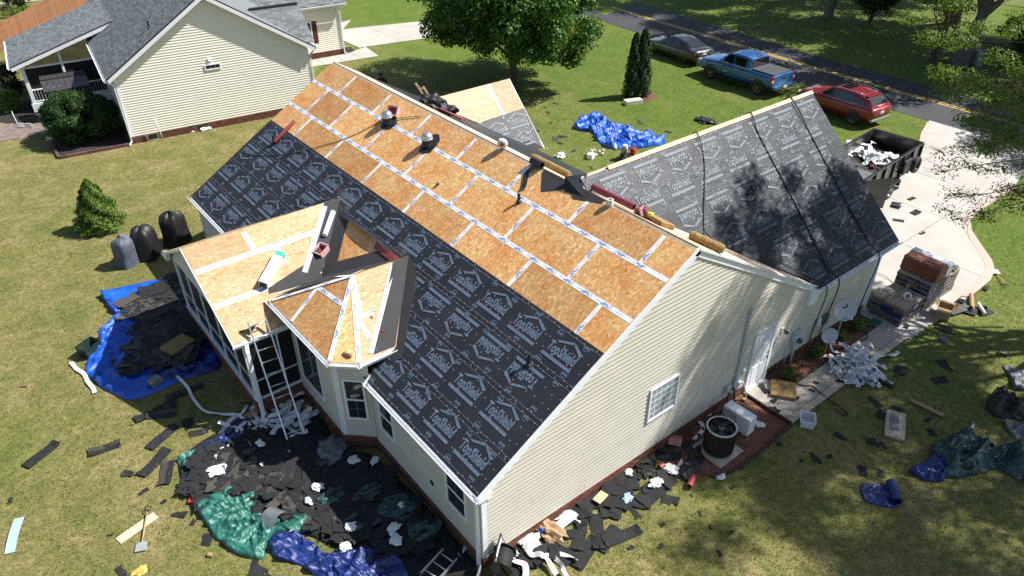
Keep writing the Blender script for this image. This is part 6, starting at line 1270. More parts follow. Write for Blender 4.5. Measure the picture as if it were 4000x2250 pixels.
# the big dark heap along the back wall and round the corner
hp = [(-10.259, 7.669), (-9.266, 7.955), (-8.249, 7.775), (-7.235, 7.489), (-6.798, 6.613), (-6.951, 5.256), (-6.336, 4.302), (-6.172, 0.311), (-6.628, 0.168), (-7.967, 1.236), (-8.532, 2.721), (-9.03, 3.575), (-9.74, 4.142), (-10.186, 5.263), (-10.585, 6.288), (-10.567, 7.126)]
tarp('ground_sheet', 'dark sheet under the heap of torn roofing along the back wall', hp, SBLK, .12, 5.1, cat='tarp', fr=1.1, rim=.5)
sh = [(-11.728, 8.165), (-10.108, 7.319), (-9.262, 7.583), (-8.007, 6.947), (-7.11, 5.384), (-6.469, 4.07), (-6.349, 1.621), (-7.009, 1.152), (-8.021, 2.313), (-8.538, 3.37), (-9.134, 4.821), (-9.785, 5.649), (-10.549, 5.652), (-10.553, 6.576)]
sh = sh[1:]
pile('torn shingle in the dark heap along the back wall', sh, 72, 9, 'shingles in the heap along the back wall', lambda x, y: .12, .16, .38, lambda x, y: .22 if (x < -8.4) else .04, extra=460, xl=('dark shingle litter in the heap along the back wall', 'weathered brown shingle litter in the heap along the back wall'))
tarp('roof_tarp', 'green tarp edge folded up at the lawn side of the dark heap', [(-10.335, 6.088), (-9.795, 5.97), (-9.221, 5.406), (-9.639, 5.024), (-9.624, 4.426), (-9.064, 4.075), (-8.694, 3.876), (-8.376, 3.43), (-8.793, 3.386), (-9.515, 3.778), (-9.881, 3.357), (-10.313, 3.788), (-10.529, 4.496), (-10.607, 5.307), (-10.567, 5.967)], TGREEN, .26, 12.2, fr=2.0, rim=.7)
tarp('roof_tarp', 'shiny blue tarp bunched at the bottom edge below the heap', [(-9.62, 3.68), (-9.155, 3.583), (-8.888, 3.186), (-8.66, 2.469), (-8.122, 2.127), (-7.57, 1.687), (-7.486, 0.935), (-7.962, 0.587), (-8.746, 1.212), (-9.113, 2.068), (-9.389, 2.792), (-9.666, 3.142)], TNAVY, .36, 15.2, fr=1.6, rim=.7)
tarp('roof_tarp', 'navy tarp flap with a green end lying left of the ladder', [(-9.772, 7.513), (-9.351, 7.533), (-8.678, 7.989), (-8.372, 7.744), (-8.829, 7.237), (-9.432, 7.124), (-9.783, 7.288)], TNAVY, .30, 17.5, fr=1.8, rim=.6); tarp('roof_tarp', 'small green tarp end beside the navy flap', [(-10.476, 7.613), (-10.122, 7.676), (-9.788, 7.467), (-9.763, 7.249), (-10.131, 7.451), (-10.432, 7.24)], TGREEN, .2, 18.5, fr=2.2, rim=.6)
for k, (p, s) in enumerate((((-7.863, 3.907), .34), ((-6.779, 2.542), .5), ((-6.618, 1.65), .4), ((-7.871, 2.837), .3), ((-6.99, 3.415), .3))):
    x, y = p; r = random.Random(k); tarp('tarp_patch', ['dark green tarp patch in the middle of the heap', 'dark green tarp patch near the back window', 'dark green tarp patch at the wall corner end of the heap', 'small green tarp patch above the shiny blue tarp', 'green tarp patch under scraps below the bay'][k], [(x+s*r.uniform(.6, 1.3)*math.cos(a), y+s*r.uniform(.6, 1.3)*math.sin(a)) for a in (0, .9, 1.9, 2.8, 3.7, 4.6, 5.5)], TDGRN, .16, 20+k, fr=2.5, rim=.7, z0=.12)
for k, (p, s) in enumerate((((-8.565, 6.596, 0.2), .13), ((-6.919, 4.53, 0.2), .14), ((-6.49, 4.187, 0.2), .12), ((-8.407, 4.056, 0.2), .11), ((-7.974, 2.719, 0.2), .13), ((-7.209, 2.061, 0.2), .15), ((-7.338, 1.754, 0.2), .16), ((-8.33, 2.298, 0.2), .12), ((-9.151, 3.481, 0.1), .10), ((-6.712, 2.524, 0.2), .10), ((-8.05, 4.301, 0.2), .15))):
    crumple(['white paper wad on the heap above the navy flap', 'white film wad against the bay base', 'white film wad below the bay corner', 'white wad on the heap by the green tarp', 'white scrap near the middle of the wall heap', 'white film scrap on the heap below the back wall light', 'white film wad near the shiny blue tarp', 'small white scrap at the edge of the shiny blue tarp', 'white scrap where green and blue tarps meet', 'small white scrap close to the back window', 'white film strip in the middle of the heap'][k], p, s, FILM, 30+k, fl=.35)
crumple('grey film heap at the foot of the bay', (-7.195, 5.218), .42, TGREY, 51, 'plastic_heap', 'film', .45); crumple('pale blue wrapper beside the ladder foot', (-8, 5.979), .22, mk('wrapper_blue', (.25, .36, .55), .4), 52, 'wrapper', 'wrapper', .5); crumple('silver wrapper on the heap left of the ladder', (-9.781, 6.469, 0.12), .24, mk('wrapper_white', (.6, .64, .68), .3), 53, 'wrapper', 'wrapper', .25)
o = boxy('plastic_tray', 'bright red plastic piece at the lawn edge of the heap', 'scrap', (-10.493, 6.057, 0.05), (.42, .26, .05), .9, RED, .015)
def bent(label, p, L_, W_, bend, rz, mat, name='bent_sheet', cat='sheet', z=.02):
    b = MB(); P = [[(L_*(i/8-.5), W_*(j-.5), bend*math.sin(math.pi*i/8)) for i in range(9)] for j in range(2)]; b.grid(P); b.grid([[(x, y, zz-.008) for x, y, zz in r] for r in P]); b.grid([P[0], [(x, y, zz-.008) for x, y, zz in P[0]]]); b.grid([P[1], [(x, y, zz-.008) for x, y, zz in P[1]]]); o = b.build(name, mat, smooth=50); o.location = (p[0], p[1], z+(p[2] if len(p) > 2 else 0)); o.rotation_euler = (0, 0, rz); return tag(o, label, cat)
bent('curled grey flashing sheet on the green tarp', (-9.291, 4.161, 0.14), .55, .40, .16, .5, TGREY); 
for k, (p, s, br) in enumerate((((-7.844, 6.689, 0.1), .1, 0), ((-8.417, 3.5, 0.15), .16, 1), ((-8.093, 3.146, 0.15), .22, 1))): scrap(['small cardboard coloured scrap by the ladder', 'pale shingle square on the heap by the green tarp', 'long brown shingle piece on the heap'][k], p, s, 300+k, None, True)
# loose strips on the dry back lawn
for k, (u, rz, s, l) in enumerate((((-13.203, 10.059), .52, 0, 'black shingle strip lying alone farthest out on the back lawn'), ((-11.833, 9.256), -.15, 1, 'two tone shingle strip between the lone strip and the heap'), ((-10.397, 9.861), .05, 2, 'black shingle strip in the shade under the porch corner'), ((-10.253, 9.64), -.55, 3, 'brown topped shingle strip crossing another in the shade'), ((-9.905, 9.897), 1.25, 5, 'two tone shingle strip standing toward the porch in the shade'), ((-10.499, 8.719), .52, 0, 'black shingle strip at the edge of the porch shadow'), ((-10.944, 7.896), .56, 2, 'black shingle strip just left of the green tarp end'), ((-10.824, 7.332), 1.1, 3, 'brown tabbed shingle strip above the heap corner'), ((-9.291, 10.171), .0, 1, 'shingle strip in the shade by the porch wall'))): strip_(l, u, rz, s, .012+.012*(k in (3, 4)))
for k, u in enumerate(((-13.07, 13.385), (-14.127, 8.861), (-11.598, 7.95), (-11.462, 7.092), (-10.991, 5.808), (-10.801, 5.367), (-10.753, 4.629), (-9.769, 8.735), (-8.588, 7.663), (-10.156, 3.276), (-11.161, 6.441), (-9.65, 8.261), (-11.018, 9.734), (-12.463, 6.223), (-10.099, 2.979), (-12.526, 4.998))): scrap('torn black shingle scrap lying loose on the dry back lawn', u, (.10, .12, .2, .16, .24, .12, .26, .3, .34, .22, .09, .3, .08, .08, .3, .22)[k], 400+k, 'loose shingle scraps on the back lawn')
bent('pale blue grey metal trim piece lying on the grass at far left', (-14.227, 7.614), 1.05, .22, .05, 1.22, mk('trim_bluegrey', (.34, .46, .50), .4), 'metal_trim', 'trim', .02)
# ripping shovel lying over a board
o = boxy('wood_board', 'pale wood board lying under the shovel handle', 'board', (-11.899, 6.025), (.95, .24, .02), .25, mk('pale_board', (.62, .50, .32), .7), .003)
sv_ = thing('ripping_shovel', 'roof ripping shovel with wooden handle lying on the back lawn', 'shovel', (-11.924, 5.565)); p0 = Vector((-11.924, 5.507, 0.06)); p1 = Vector((-11.578, 6.281, 0.09)); off = Vector(sv_.location)
b = MB(); b.tube([p0-off, p1-off], .018, 10); b.build('handle', mk('tool_wood', (.42, .27, .13), .6), sv_, True); d = (p1-p0).normalized(); sd_ = Vector((-d.y, d.x, 0)); b = MB(); q = p1-off; b.tube([q, q+d*.05+sd_*.06, q+d*.15+sd_*.07, q+d*.17, q+d*.15-sd_*.07, q+d*.05-sd_*.06, q], .014, 8); b.build('grip', BLACK, sv_, True)
b = MB(); q = p0-off; b.prism([q+sd_*.13-d*.26, q-sd_*.13-d*.26, q-sd_*.12-d*.04, q-sd_*.03, q+sd_*.03, q+sd_*.12-d*.04], (0, 0, -1), .02); b.build('blade', DGAL, sv_)
tubey('cardboard_core', 'short brown cardboard core on the lawn below the green tarp', 'tube', (*(-10.846, 4.197), .05), (*(-10.768, 4.134), .05), .05, CARD)
crumple('yellow and pink wrapper at the bottom edge of the lawn', (-12.22, 4.713), .18, mk('wrapper_yellow', (.55, .33, .06), .5), 60, 'wrapper', 'wrapper', .4)
boxy('carton', 'flat cardboard piece by the porch downspout', 'box', (-8.253, 8.038), (.36, .26, .06), .25, CARD, .004)
# aluminium ladder on the porch eave
def ladder(label, a, c, w, n, r_=.028, mat=ALU, over=0, name='extension_ladder'):
    a, c = Vector(a), Vector(c); t = thing(name, label, 'ladder', a); d = (c-a); ln = d.length; d.normalize(); sd = d.cross(Vector((0, 0, 1))).normalized()*w/2; u = sd.cross(d).normalized()
    for s in (-1, 1): b = MB(); b.beam(sd*s, sd*s+d*ln, .035, .075, up=u); b.build('rail', mat, t)
    for i in range(n): b = MB(); q = d*(ln*(i+.6)/n); b.tube([q-sd, q+sd], .017, 8); b.build('rung', mat, t, True)
    for s in (-1, 1): b = MB(); b.box(sd*s+Vector((0, 0, .02)), (.05, .1, .05)); b.build('foot', BLACK, t)
    return t
ladder('aluminium ladder leaning on the porch eave', (-7.70, 6.34, .06), (-7.52, 8.02, 3.0), .46, 10)
ladder('aluminium ladder lying flat at the bottom edge by the house corner', (*(-7.313, 0.468), .15), (*(-6.563, 0.665), .18), .42, 3, name='ladder_section')
# wall light, corrugated drain
wl = thing('wall_light', 'small black wall light on the shaded back wall', 'wall light', (-6.10, 2.0, 1.05)); b = MB(); b.box((-.02, 0, 0), (.03, .1, .12)); b.build('back_plate', BLACK, wl, bevel=.008); b = MB(); b.lathe([(.03, -.05), (.045, 0), (.03, .06)], 8, (-.07, 0, -.03)); b.build('lantern', CLEARP, wl)
b = MB(); pts = [(-6.2, .05, .12), (-6.32, -.1, .09), (-6.5, -.2, .07), (-6.75, -.28, .06)]; P = []
for i in range(31): t_ = i/30*3; k = min(2, int(t_)); P.append(Vector(pts[k]).lerp(Vector(pts[k+1]), t_-k))
b.tube(P, [.055 if i % 2 else .046 for i in range(31)], 12); tag(b.build('drain_hose', mk('drain_grey', (.18, .17, .16), .7), smooth=True), 'ribbed grey drain hose at the foot of the corner downspout', 'hose')

# ------------------------------------------------------------------ things on the roof
def roof_vent(label, p, seed):
    t = thing('roof_vent', label, 'vent', p, 0, 'roof vents left standing on the bare boards'); t.rotation_euler = (0, -PA, 0); r = random.Random(seed)
    pts = []; n = 9
    for i in range(n): a = 6.283*i/n; q = .34*r.uniform(.75, 1.25); pts.append((q*math.cos(a)+.04, q*math.sin(a)-.06, .012))
    b = MB(); b.prism(pts, (0, 0, 1), .01); b.build('base_plate', BLACK, t)
    inv = Matrix.Rotation(PA, 3, 'Y'); b = MB(); b.lathe([(.20, -.02), (.17, .06), (.165, .17)], 20, (0, 0, .02), inv, cap=False); b.build('collar', BLACK, t, 40)
    b = MB(); b.lathe([(.16, .155), (.185, .16), (.187, .20), (.18, .205), (.178, .25), (.165, .30), (.13, .345), (.07, .372), (.005, .38)], 24, (0, 0, .02), inv, cap=False); b.build('dome', ALU, t, True)
roof_vent('silver domed roof vent beside the pink tub', (-0.887, 12.037, 5.583), 1); roof_vent('silver domed roof vent with a torn black base, nearer the ridge roll', (-0.88, 9.67, 5.587), 2)
tub('nail_tub', 'tilted pink plastic tub behind the upper roof vent', 'tub', (-0.528, 12.148, 5.794), .28, .34, .22, .5, PINKT, RED, ry=-.9); tub('nail_tub', 'pink plastic tub of red cap nails on the black valley membrane', 'tub', (-4.821, 9.491, 3.303), .34, .30, .22, .35, PINKT, RED, ry=-.35)
tubey('underlayment_roll', 'dark red roll standing across the edge of the black underlayment', 'roll', tuple(Vector((-3.264, 16.019, 4.184))+NB*.08), tuple(Vector((-2.366, 16.117, 4.713))+NB*.08), .062, mk('maroon', (.23, .045, .035), .5), False)
tubey('underlayment_roll', 'white wrapped roll lying in the black valley by the porch', 'roll', tuple(Vector((-4.544, 9.84, 3.431))+Vector((0, 0, .22))), tuple(Vector((-3.888, 10.5, 3.817))+Vector((0, 0, .13))), .085, mk('roll_white', (.55, .62, .68), .4), False)
# carton of tape on the porch roof
p = Vector((-6.30, 8.6, 0)); c0 = Vector(pn(2.05, -6.86, .02)); c1 = Vector(pn(1.35, -6.05, .02))
t = thing('tape_carton', 'long white carton with green end on the porch roof', 'box', c0); d = (c1-c0); ln = 1.15; d.normalize(); M = frame(Vector((0, 0, 0)), d, NP); b = MB(); b.hexa([M @ Vector(q) for q in ((0, -.13, 0), (ln*.86, -.13, 0), (ln*.86, .13, 0), (0, .13, 0), (0, -.13, .27), (ln*.86, -.13, .27), (ln*.86, .13, .27), (0, .13, .27))]); b.build('carton_body', mk('carton_white', (.78, .78, .79), .5), t, bevel=.006)
b = MB(); b.hexa([M @ Vector(q) for q in ((ln*.862, -.132, 0), (ln, -.132, 0), (ln, .132, 0), (ln*.862, .132, 0), (ln*.862, -.132, .272), (ln, -.132, .272), (ln, .132, .272), (ln*.862, .132, .272))]); b.build('carton_end', mk('carton_green', (.02, .42, .30), .5), t, bevel=.006); b = MB(); b.hexa([M @ Vector(q) for q in ((-.004, -.11, .02), (-.001, -.11, .02), (-.001, .11, .02), (-.004, .11, .02), (-.004, -.11, .25), (-.001, -.11, .25), (-.001, .11, .25), (-.004, .11, .25))]); b.build('carton_opening', BLACK, t)
scrap('black felt scrap on the porch eave beside the ladder', tuple(pn(PL_-.28, -7.78, .02)), .26, 501, None); 
cr = thing('cap_nailer', 'brown and black nail gun resting in the bay gutter', 'nail gun', (-6.40, 5.02, BZe+.02), .4); b = MB(); b.box((0, 0, .12), (.08, .24, .09)); b.build('tool_body', CARD, cr, bevel=.02); b = MB(); b.box((0, -.06, .05), (.05, .07, .16)); b.build('grip', BLACK, cr, bevel=.015); b = MB(); b.lathe([(.05, 0), (.06, .03), (.06, .09), (.05, .11)], 12, (0, .1, .0)); b.build('magazine', CARD, cr, 40)
crumple('small red tape reel in the bay gutter', (-6.56, 5.28, BZe), .07, RED, 71, 'tape_reel', 'reel', .5)
for k, q in enumerate((e3+Vector((-.12, .9, .45)), e3+Vector((-.1, .5, .25)))): boxy('red_tag', ['small red tag on the upper bay membrane', 'small red tag on the lower bay membrane'][k], 'tag', tuple(q+n_side*.03), (.03, .12, .006), .4, RED, .001)
# along the ridge
t = thing('tape_reel', 'white reel with red hub standing on the ridge', 'reel', tuple(back(.02, 7.05, .02)), R(30)); t.scale = (.75,)*3; b = MB(); M = Matrix.Rotation(R(72), 3, 'Y'); b.lathe([(.07, -.07), (.19, -.07), (.20, -.05), (.20, .05), (.19, .07), (.07, .07)], 24, (0, 0, .20), M, cap=False); b.build('reel_body', FILM, t, 40); b = MB(); b.lathe([(.005, .075), (.09, .075), (.09, -.075), (.005, -.075)], 18, (0, 0, .20), M, cap=False); b.build('hub', RED, t, 40)
tubey('underlayment_roll', 'short black felt roll with a hanging tail on the ridge', 'roll', tuple(Vector(back(.03, 5.75))+Vector((.0, 0, .11))), tuple(Vector(back(.03, 5.32))+Vector((.0, 0, .11))), .10, BLACK)
b = MB(); ribbon_into(b, [tuple(back(.08, 5.55, .08)), tuple(back(.35, 5.62, .01)), tuple(back(.62, 5.42, .0)), tuple(back(.85, 5.30, .0))], .13, 77, .01, .3); tag(b.build('felt_tail', BLACK, smooth=True, fix=False), 'black felt tail hanging on the boards below the ridge roll', 'scrap')
def bolster(label, p, q, r_=.105, nm='foam_bolster'):
    p, q = Vector(p), Vector(q); d = q-p; n = 9; b = MB(); b.tube([p+d*(i/n)+Vector((0, 0, .006*math.sin(i*2.1))) for i in range(n+1)], [r_*(.82 if i in (0, n) else 1+.04*math.sin(i*1.7)) for i in range(n+1)], 12); return tag(b.build(nm, FOAM, smooth=60), label, 'foam pad', 'foam rolls on the ridge')
bolster('long brown foam roll lying beyond the ridge', (.75, 6.65, 5.78), (.75, 5.05, 5.78)); bolster('brown foam roll at the near end of the ridge by the gable peak', (.72, .80, 5.82), (.95, -.02, 5.70), .115)
b = MB(); P0 = [Vector((.42, 1.62, 5.86)), Vector((.10, 2.35, 6.08)), Vector((.75, 1.50, 5.72))]; b.prism([(.28, 1.35, 5.93), (.80, 1.35, 5.66), (.62, 2.35, 5.80), (.30, 2.25, 5.96)], (.3, 0, 1), .13); tag(b.build('foam_wedge', FOAM, bevel=.02), 'brown foam wedge at the end of the dark red roll on the ridge', 'foam pad')
tubey('underlayment_roll', 'shiny dark red roll lying on the ridge by the garage valley', 'roll', (.22, 3.62, 6.14), (.36, 2.30, 6.05), .085, mk('maroon_gloss', (.16, .03, .04), .3), True); crumple('crumpled dark red wrapper beside the ridge rolls', (.40, 2.05, 5.98), .20, mk('wrapper_maroon', (.20, .06, .06), .5), 73, 'wrapper', 'wrapper', .5)
tubey('tape_roll', 'white tape roll standing on the boards beside the dark red roll', 'roll', tuple(back(.06, 2.72, .01)), tuple(Vector(back(.06, 2.72, .01))+Vector((0, 0, .15))), .085, FILM); crumple('yellow green glove between the foam wedge and the wrapper', (.34, 1.75, 6.06), .08, mk('glove_yellow', (.45, .42, .05), .6), 74, 'work_glove', 'glove', .6)
scrap('small dark felt scrap on the bare boards', tuple(Vector((-1.624, 7.999, 5.149))), .13, 511, None)
# heap of bags beyond the ridge, wooden ladder end and folded dark red sheet
crumple('heap of crumpled black bags beyond the ridge', (1.55, 13.2, 5.12), .42, TBLK, 81, 'bag_heap', 'bags', .8); crumple('black strap bundle beside the bags beyond the ridge', (1.75, 12.45, 5.02), .34, TBLK, 82, 'bag_heap', 'bags', .8); crumple('black bag roll next to the dark red sheet', (1.8, 12.9, 5.0), .32, TBLK, 83, 'bag_heap', 'bags', .9)
b = MB(); b.prism([(1.7, 11.6, 5.16), (1.25, 12.3, 5.45), (1.5, 12.5, 5.32), (2.0, 11.8, 5.0)], (.4, 0, 1), .05); tag(b.build('folded_sheet', mk('maroon_cloth', (.30, .07, .07), .6)), 'folded dark red sheet lying beyond the ridge', 'sheet')
ladder('wooden ladder end standing above the ridge line', (2.3, 14.1, 4.6), (1.65, 14.1, 5.75), .5, 3, mat=mk('ladder_wood', (.46, .30, .16), .7), name='roof_ladder')
# ropes and hose on the roofs
ROPE = mk('black_rope', (.012, .012, .013), .8, var=0); HOSE = mk('hose_green', (.05, .075, .04), .5, var=0)
def rope(label, pts, r_, mat=ROPE, name='rope', cat='rope'):
    pts = [Vector(p) for p in pts]; m = len(pts); Q = []; b = MB()
    for i in range(m-1):
        p0, p1, p2, p3 = pts[max(i-1, 0)], pts[i], pts[i+1], pts[min(i+2, m-1)]
        for k in range(6): t = k/6; Q.append(.5*((2*p1)+(p2-p0)*t+(2*p0-5*p1+4*p2-p3)*t*t+(3*p1-p0-3*p2+p3)*t**3))
    Q.append(pts[-1]); b.tube(Q, r_, 6); return tag(b.build(name, mat, smooth=True), label, cat)
rh = .045
rope('thin black rope hanging down the garage roof beside the foam roll', [garb(5.3, 4.62, rh), gar(GL, 4.62, .08), gar(4.81, 4.38, rh), gar(4.07, 3.85, rh), gar(3.38, 3.30, rh), gar(2.97, 3.02, rh), (2.9, 1.75, 4.55), (2.4, 1.2, 4.78)], .014); rope('long black rope over the middle of the garage roof to the side yard', [garb(5.3, 7.15, rh), gar(GL, 7.12, .08), gar(4.87, 6.97, rh), gar(3.09, 6.87, rh), gar(1.64, 6.76, rh), gar(.35, 6.66, rh), (6.68, -.26, 2.62), (6.62, -.30, 2.0), (6.2, -.35, 1.0), (5.6, -.45, .12), (5.2, -.62, .07), (4.9, -.5, .07)], .018); rope('black rope over the street end of the garage roof', [garb(5.3, 9.2, rh), gar(GL, 9.2, .08), gar(4.23, 9.15, rh), gar(1.99, 9.0, rh), gar(.42, 8.95, rh), (8.9, -.26, 2.62), (8.7, -.32, 1.8), (8.2, -.4, .6), (8.0, -.5, .1)], .018)
rope('black cable lying in the garage valley and over the eave', [(2.9, 1.65, 4.62), (3.9, 1.15, 4.0), (4.9, .65, 3.45), (5.6, .2, 2.95), (6.05, -.15, 2.70), (6.05, -.30, 2.4), (5.85, -.32, 1.7), (5.65, -.36, .9), (5.5, -.42, .12)], .016)
rope('thin green hose lying across the boards and the black underlayment', [(-0.252, 10.899, 5.992), (-0.64, 11.696, 5.764), (-1.057, 12.333, 5.518), (-1.945, 13.057, 4.984), (-2.883, 14.211, 4.443), (-3.455, 15.142, 4.107), (-3.947, 16.333, 3.817), (-4.175, 17.379, 3.683)], .012, HOSE, 'air_hose', 'hose')
# person on the ground beyond the ridge, pulling a black sheet
def skin_body(name, vs, es, rad, mat, parent, root=0):
    me = bpy.data.meshes.new(name); me.from_pydata(vs, es, []); o = bpy.data.objects.new(name, me); link(o, parent); md = o.modifiers.new('s', 'SKIN'); md.use_smooth_shade = True
    for i, s in enumerate(me.skin_vertices[0].data): s.radius = (rad[i], rad[i]); s.use_root = i == root
    o.modifiers.new('u', 'SUBSURF').levels = 2; dg_ = bpy.context.evaluated_depsgraph_get(); m2 = bpy.data.meshes.new_from_object(o.evaluated_get(dg_)); o.modifiers.clear(); o.data = m2; m2.materials.clear(); m2.materials.append(mat)
    m2.polygons.foreach_set('use_smooth', [True]*len(m2.polygons)); return o
def person():
    x, y = (7.241, 27.411, 1.72)[:2]; t = thing('person', 'person in black hooded clothes and dark cap pulling a black sheet beyond the ridge', 'person', (x, y, 0), R(155)); cl = mk('black_clothes', (.010, .010, .012), .85, var=.2, vs=10)
    vs = [(0, 0, .95), (0, .01, 1.15), (0, .0, 1.36), (0, .02, 1.48), (-.20, .0, 1.40), (-.30, .08, 1.16), (-.16, .30, 1.12), (.20, .0, 1.40), (.30, .08, 1.16), (.14, .30, 1.10), (-.10, 0, .88), (-.12, .04, .50), (-.13, -.02, .09), (-.13, .14, .05), (.10, 0, .88), (.13, .05, .50), (.14, 0, .09), (.14, .16, .05)]
    es = [(0, 1), (1, 2), (2, 3), (2, 4), (4, 5), (5, 6), (2, 7), (7, 8), (8, 9), (0, 10), (10, 11), (11, 12), (12, 13), (0, 14), (14, 15), (15, 16), (16, 17)]
    skin_body('body', vs, es, [.15, .145, .16, .07, .085, .06, .042, .085, .06, .042, .11, .075, .05, .045, .11, .075, .05, .045], cl, t)
    SKINM = mk('skin', (.32, .18, .11), .55, var=.05); b = MB(); b.lathe([(.03, 0), (.065, .03), (.085, .09), (.09, .14), (.082, .19), (.05, .23), (.005, .245)], 16, (0, .04, 1.48), cap=False); b.add([(-.015, .125, 1.60), (.015, .125, 1.60), (0, .15, 1.575), (0, .125, 1.62)], [(0, 1, 2), (0, 2, 3), (1, 3, 2)]); b.box((-.03, .122, 1.625), (.024, .012, .012)); b.box((.03, .122, 1.625), (.024, .012, .012)); b.box((0, .118, 1.545), (.045, .012, .01)); b.build('head', SKINM, t, True)
    b = MB(); b.lathe([(.10, 0), (.105, .04), (.09, .09), (.05, .12), (.005, .125)], 16, (0, .03, 1.645), cap=False); b.prism([(-.09, .1, 1.655), (.09, .1, 1.655), (.06, .21, 1.645), (-.06, .21, 1.645)], (0, 0, 1), .012); b.build('cap', cl, t, 50); b = MB(); b.lathe([(.11, 0), (.135, .05), (.13, .12), (.11, .17)], 14, (0, -.01, 1.42), cap=False); b.build('hood', cl, t, True)
    for s in (-1, 1):
        b = MB(); w = Vector((s*.15, .31, 1.11)); b.box(w+Vector((0, .04, 0)), (.07, .09, .03))
        for k in range(4): f = w+Vector((s*(-.026+.017*k), .085, .0)); b.tube([f, f+Vector((0, .035, -.008)), f+Vector((0, .045, -.04)), f+Vector((0, .02, -.05))], .0085, 6)
        f = w+Vector((-s*.035, .03, 0)); b.tube([f, f+Vector((-s*.02, .03, -.01)), f+Vector((-s*.01, .055, -.03))], .009, 6); b.build('hand', SKINM, t, True)
    P = [[(lerp(x+.1, x+2.6, i/10)+.1*j, lerp(y-.35, y-3.4, i/10)+.25*j, max(.03, 1.1-.11*i-.10*j*(1-i/12)+.05*noise.noise((i*.6, j*.7, 3)))) for i in range(11)] for j in range(7)]
    b = MB(); b.grid(P); tag(b.build('black_sheet', TBLK, smooth=True, fix=False), 'black plastic sheet trailing from the person towards the roof edge', 'sheet')
person()

# ------------------------------------------------------------------ along the gable wall and side lawn
# scrap drift against the gable wall
w1 = [(-3.947, -0.108), (-2.662, -0.044), (-1.117, 0.128), (-0.167, -0.17), (-0.81, -0.999), (-2.262, -0.969), (-2.802, -0.635), (-3.442, -0.415)]
pile('torn black underlayment scrap in the drift against the gable wall', w1, 54, 21, 'scraps against the gable wall', lambda x, y: .01, .15, .42, .03); w2 = [(-5.494, -0.144), (-4.727, -0.136), (-4.119, -0.439), (-4.4, -0.843), (-4.986, -0.807), (-5.452, -0.646)]
pile('torn shingle in the small drift beside the hose reel', w2, 14, 22, 'scraps by the hose reel', lambda x, y: .01, .2, .4, .2)
for k, (u, rz, s) in enumerate((((-3.065, -1.326), -.25, 0), ((-3.434, -0.892), .9, 2), ((-3.373, -1.172), .3, 4), ((-4.033, -1.136), .35, 0), ((-3.789, -0.656), .7, 2))): strip_(['long black shingle strip pointing into the side lawn', 'curled black shingle strip on the side lawn', 'grey patched shingle strip on the side lawn', 'black shingle strip closest to the bottom edge on the side lawn', 'black shingle strip nearest the gable wall'][k], u, rz, s)
# loose scraps (x, y, size)
SIDE_SCR = [(-1.37, -1.33, 0.24), (-2.33, -1.04, 0.22), (-2.07, -1.70, 0.08), (0.13, -1.21, 0.06), (-1.13, -2.04, 0.10), (-2.57, -2.08, 0.11), (-3.13, -1.68, 0.10), (-0.99, -2.85, 0.11), (-1.25, -2.45, 0.08), (-1.65, -3.04, 0.10), (2.34, -1.82, 0.16), (2.65, -2.77, 0.24), (2.96, -2.95, 0.11), (3.82, -2.76, 0.24), (4.35, -3.31, 0.16), (4.27, -3.42, 0.18), (4.44, -3.62, 0.16), (3.18, -3.76, 0.21), (3.46, -4.09, 0.16), (5.86, -2.60, 0.27), (6.07, -3.10, 0.18), (5.49, -2.96, 0.24), (7.61, -2.42, 0.40), (8.97, -3.06, 0.32), (8.19, -3.29, 0.24), (6.31, -3.88, 0.16), (5.91, -4.19, 0.16), (10.83, -2.25, 0.40), (6.76, -2.33, 0.32), (6.73, -1.94, 0.24), (2.26, -2.57, 0.08), (0.13, -2.02, 0.08), (-0.86, -1.54, 0.07)]
WALK_SCR = [(3.80, -0.32, 0.24), (4.14, -1.08, 0.16), (3.59, -0.78, 0.13), (3.29, -0.94, 0.16), (4.82, -1.21, 0.10), (5.21, -1.09, 0.11), (5.82, -1.50, 0.13), (9.93, -1.36, 0.16), (3.23, -1.03, 0.18)]
FRONT_SCR = [(11.38, 17.55, 0.28), (11.90, 17.55, 0.32), (12.64, 19.40, 0.16), (11.44, 19.02, 0.20), (11.25, 17.02, 0.20), (9.33, 16.98, 0.20), (13.79, 18.47, 0.16), (11.11, 15.92, 0.20), (11.18, 15.09, 0.16), (8.99, 15.73, 0.16), (14.84, 18.80, 0.12), (13.51, 20.62, 0.16), (10.47, 13.99, 0.16), (14.75, 21.40, 0.20), (13.91, 21.30, 0.16), (16.35, 16.48, 0.28), (16.51, 14.67, 0.24)]
DRIVE_SCR = [(17.75, 3.20, 0.32), (18.81, 3.09, 0.24), (17.72, 2.36, 0.24), (16.56, 2.45, 0.24), (16.27, 1.35, 0.16), (14.23, -1.96, 0.16)]
for k, (x, y, s) in enumerate(SIDE_SCR): scrap('torn black shingle scrap lying loose on the shaded side lawn', (x, y), s, 600+k, 'loose shingle scraps on the side lawn')
for k, (x, y, s) in enumerate(WALK_SCR): scrap('torn black scrap lying on the pale side walkway', (x, y, .055), s, 700+k, 'scraps on the walkway')
for k, (x, y, s) in enumerate(FRONT_SCR): scrap('torn grey shingle scrap on the front lawn near the blue tarp', (x, y), s, 750+k, 'scraps on the front lawn', k % 3 == 0)
for k, (x, y, s) in enumerate(DRIVE_SCR): scrap('thin shingle scrap lying on the bright driveway', (x, y, .05), s, 780+k, 'scraps on the driveway')
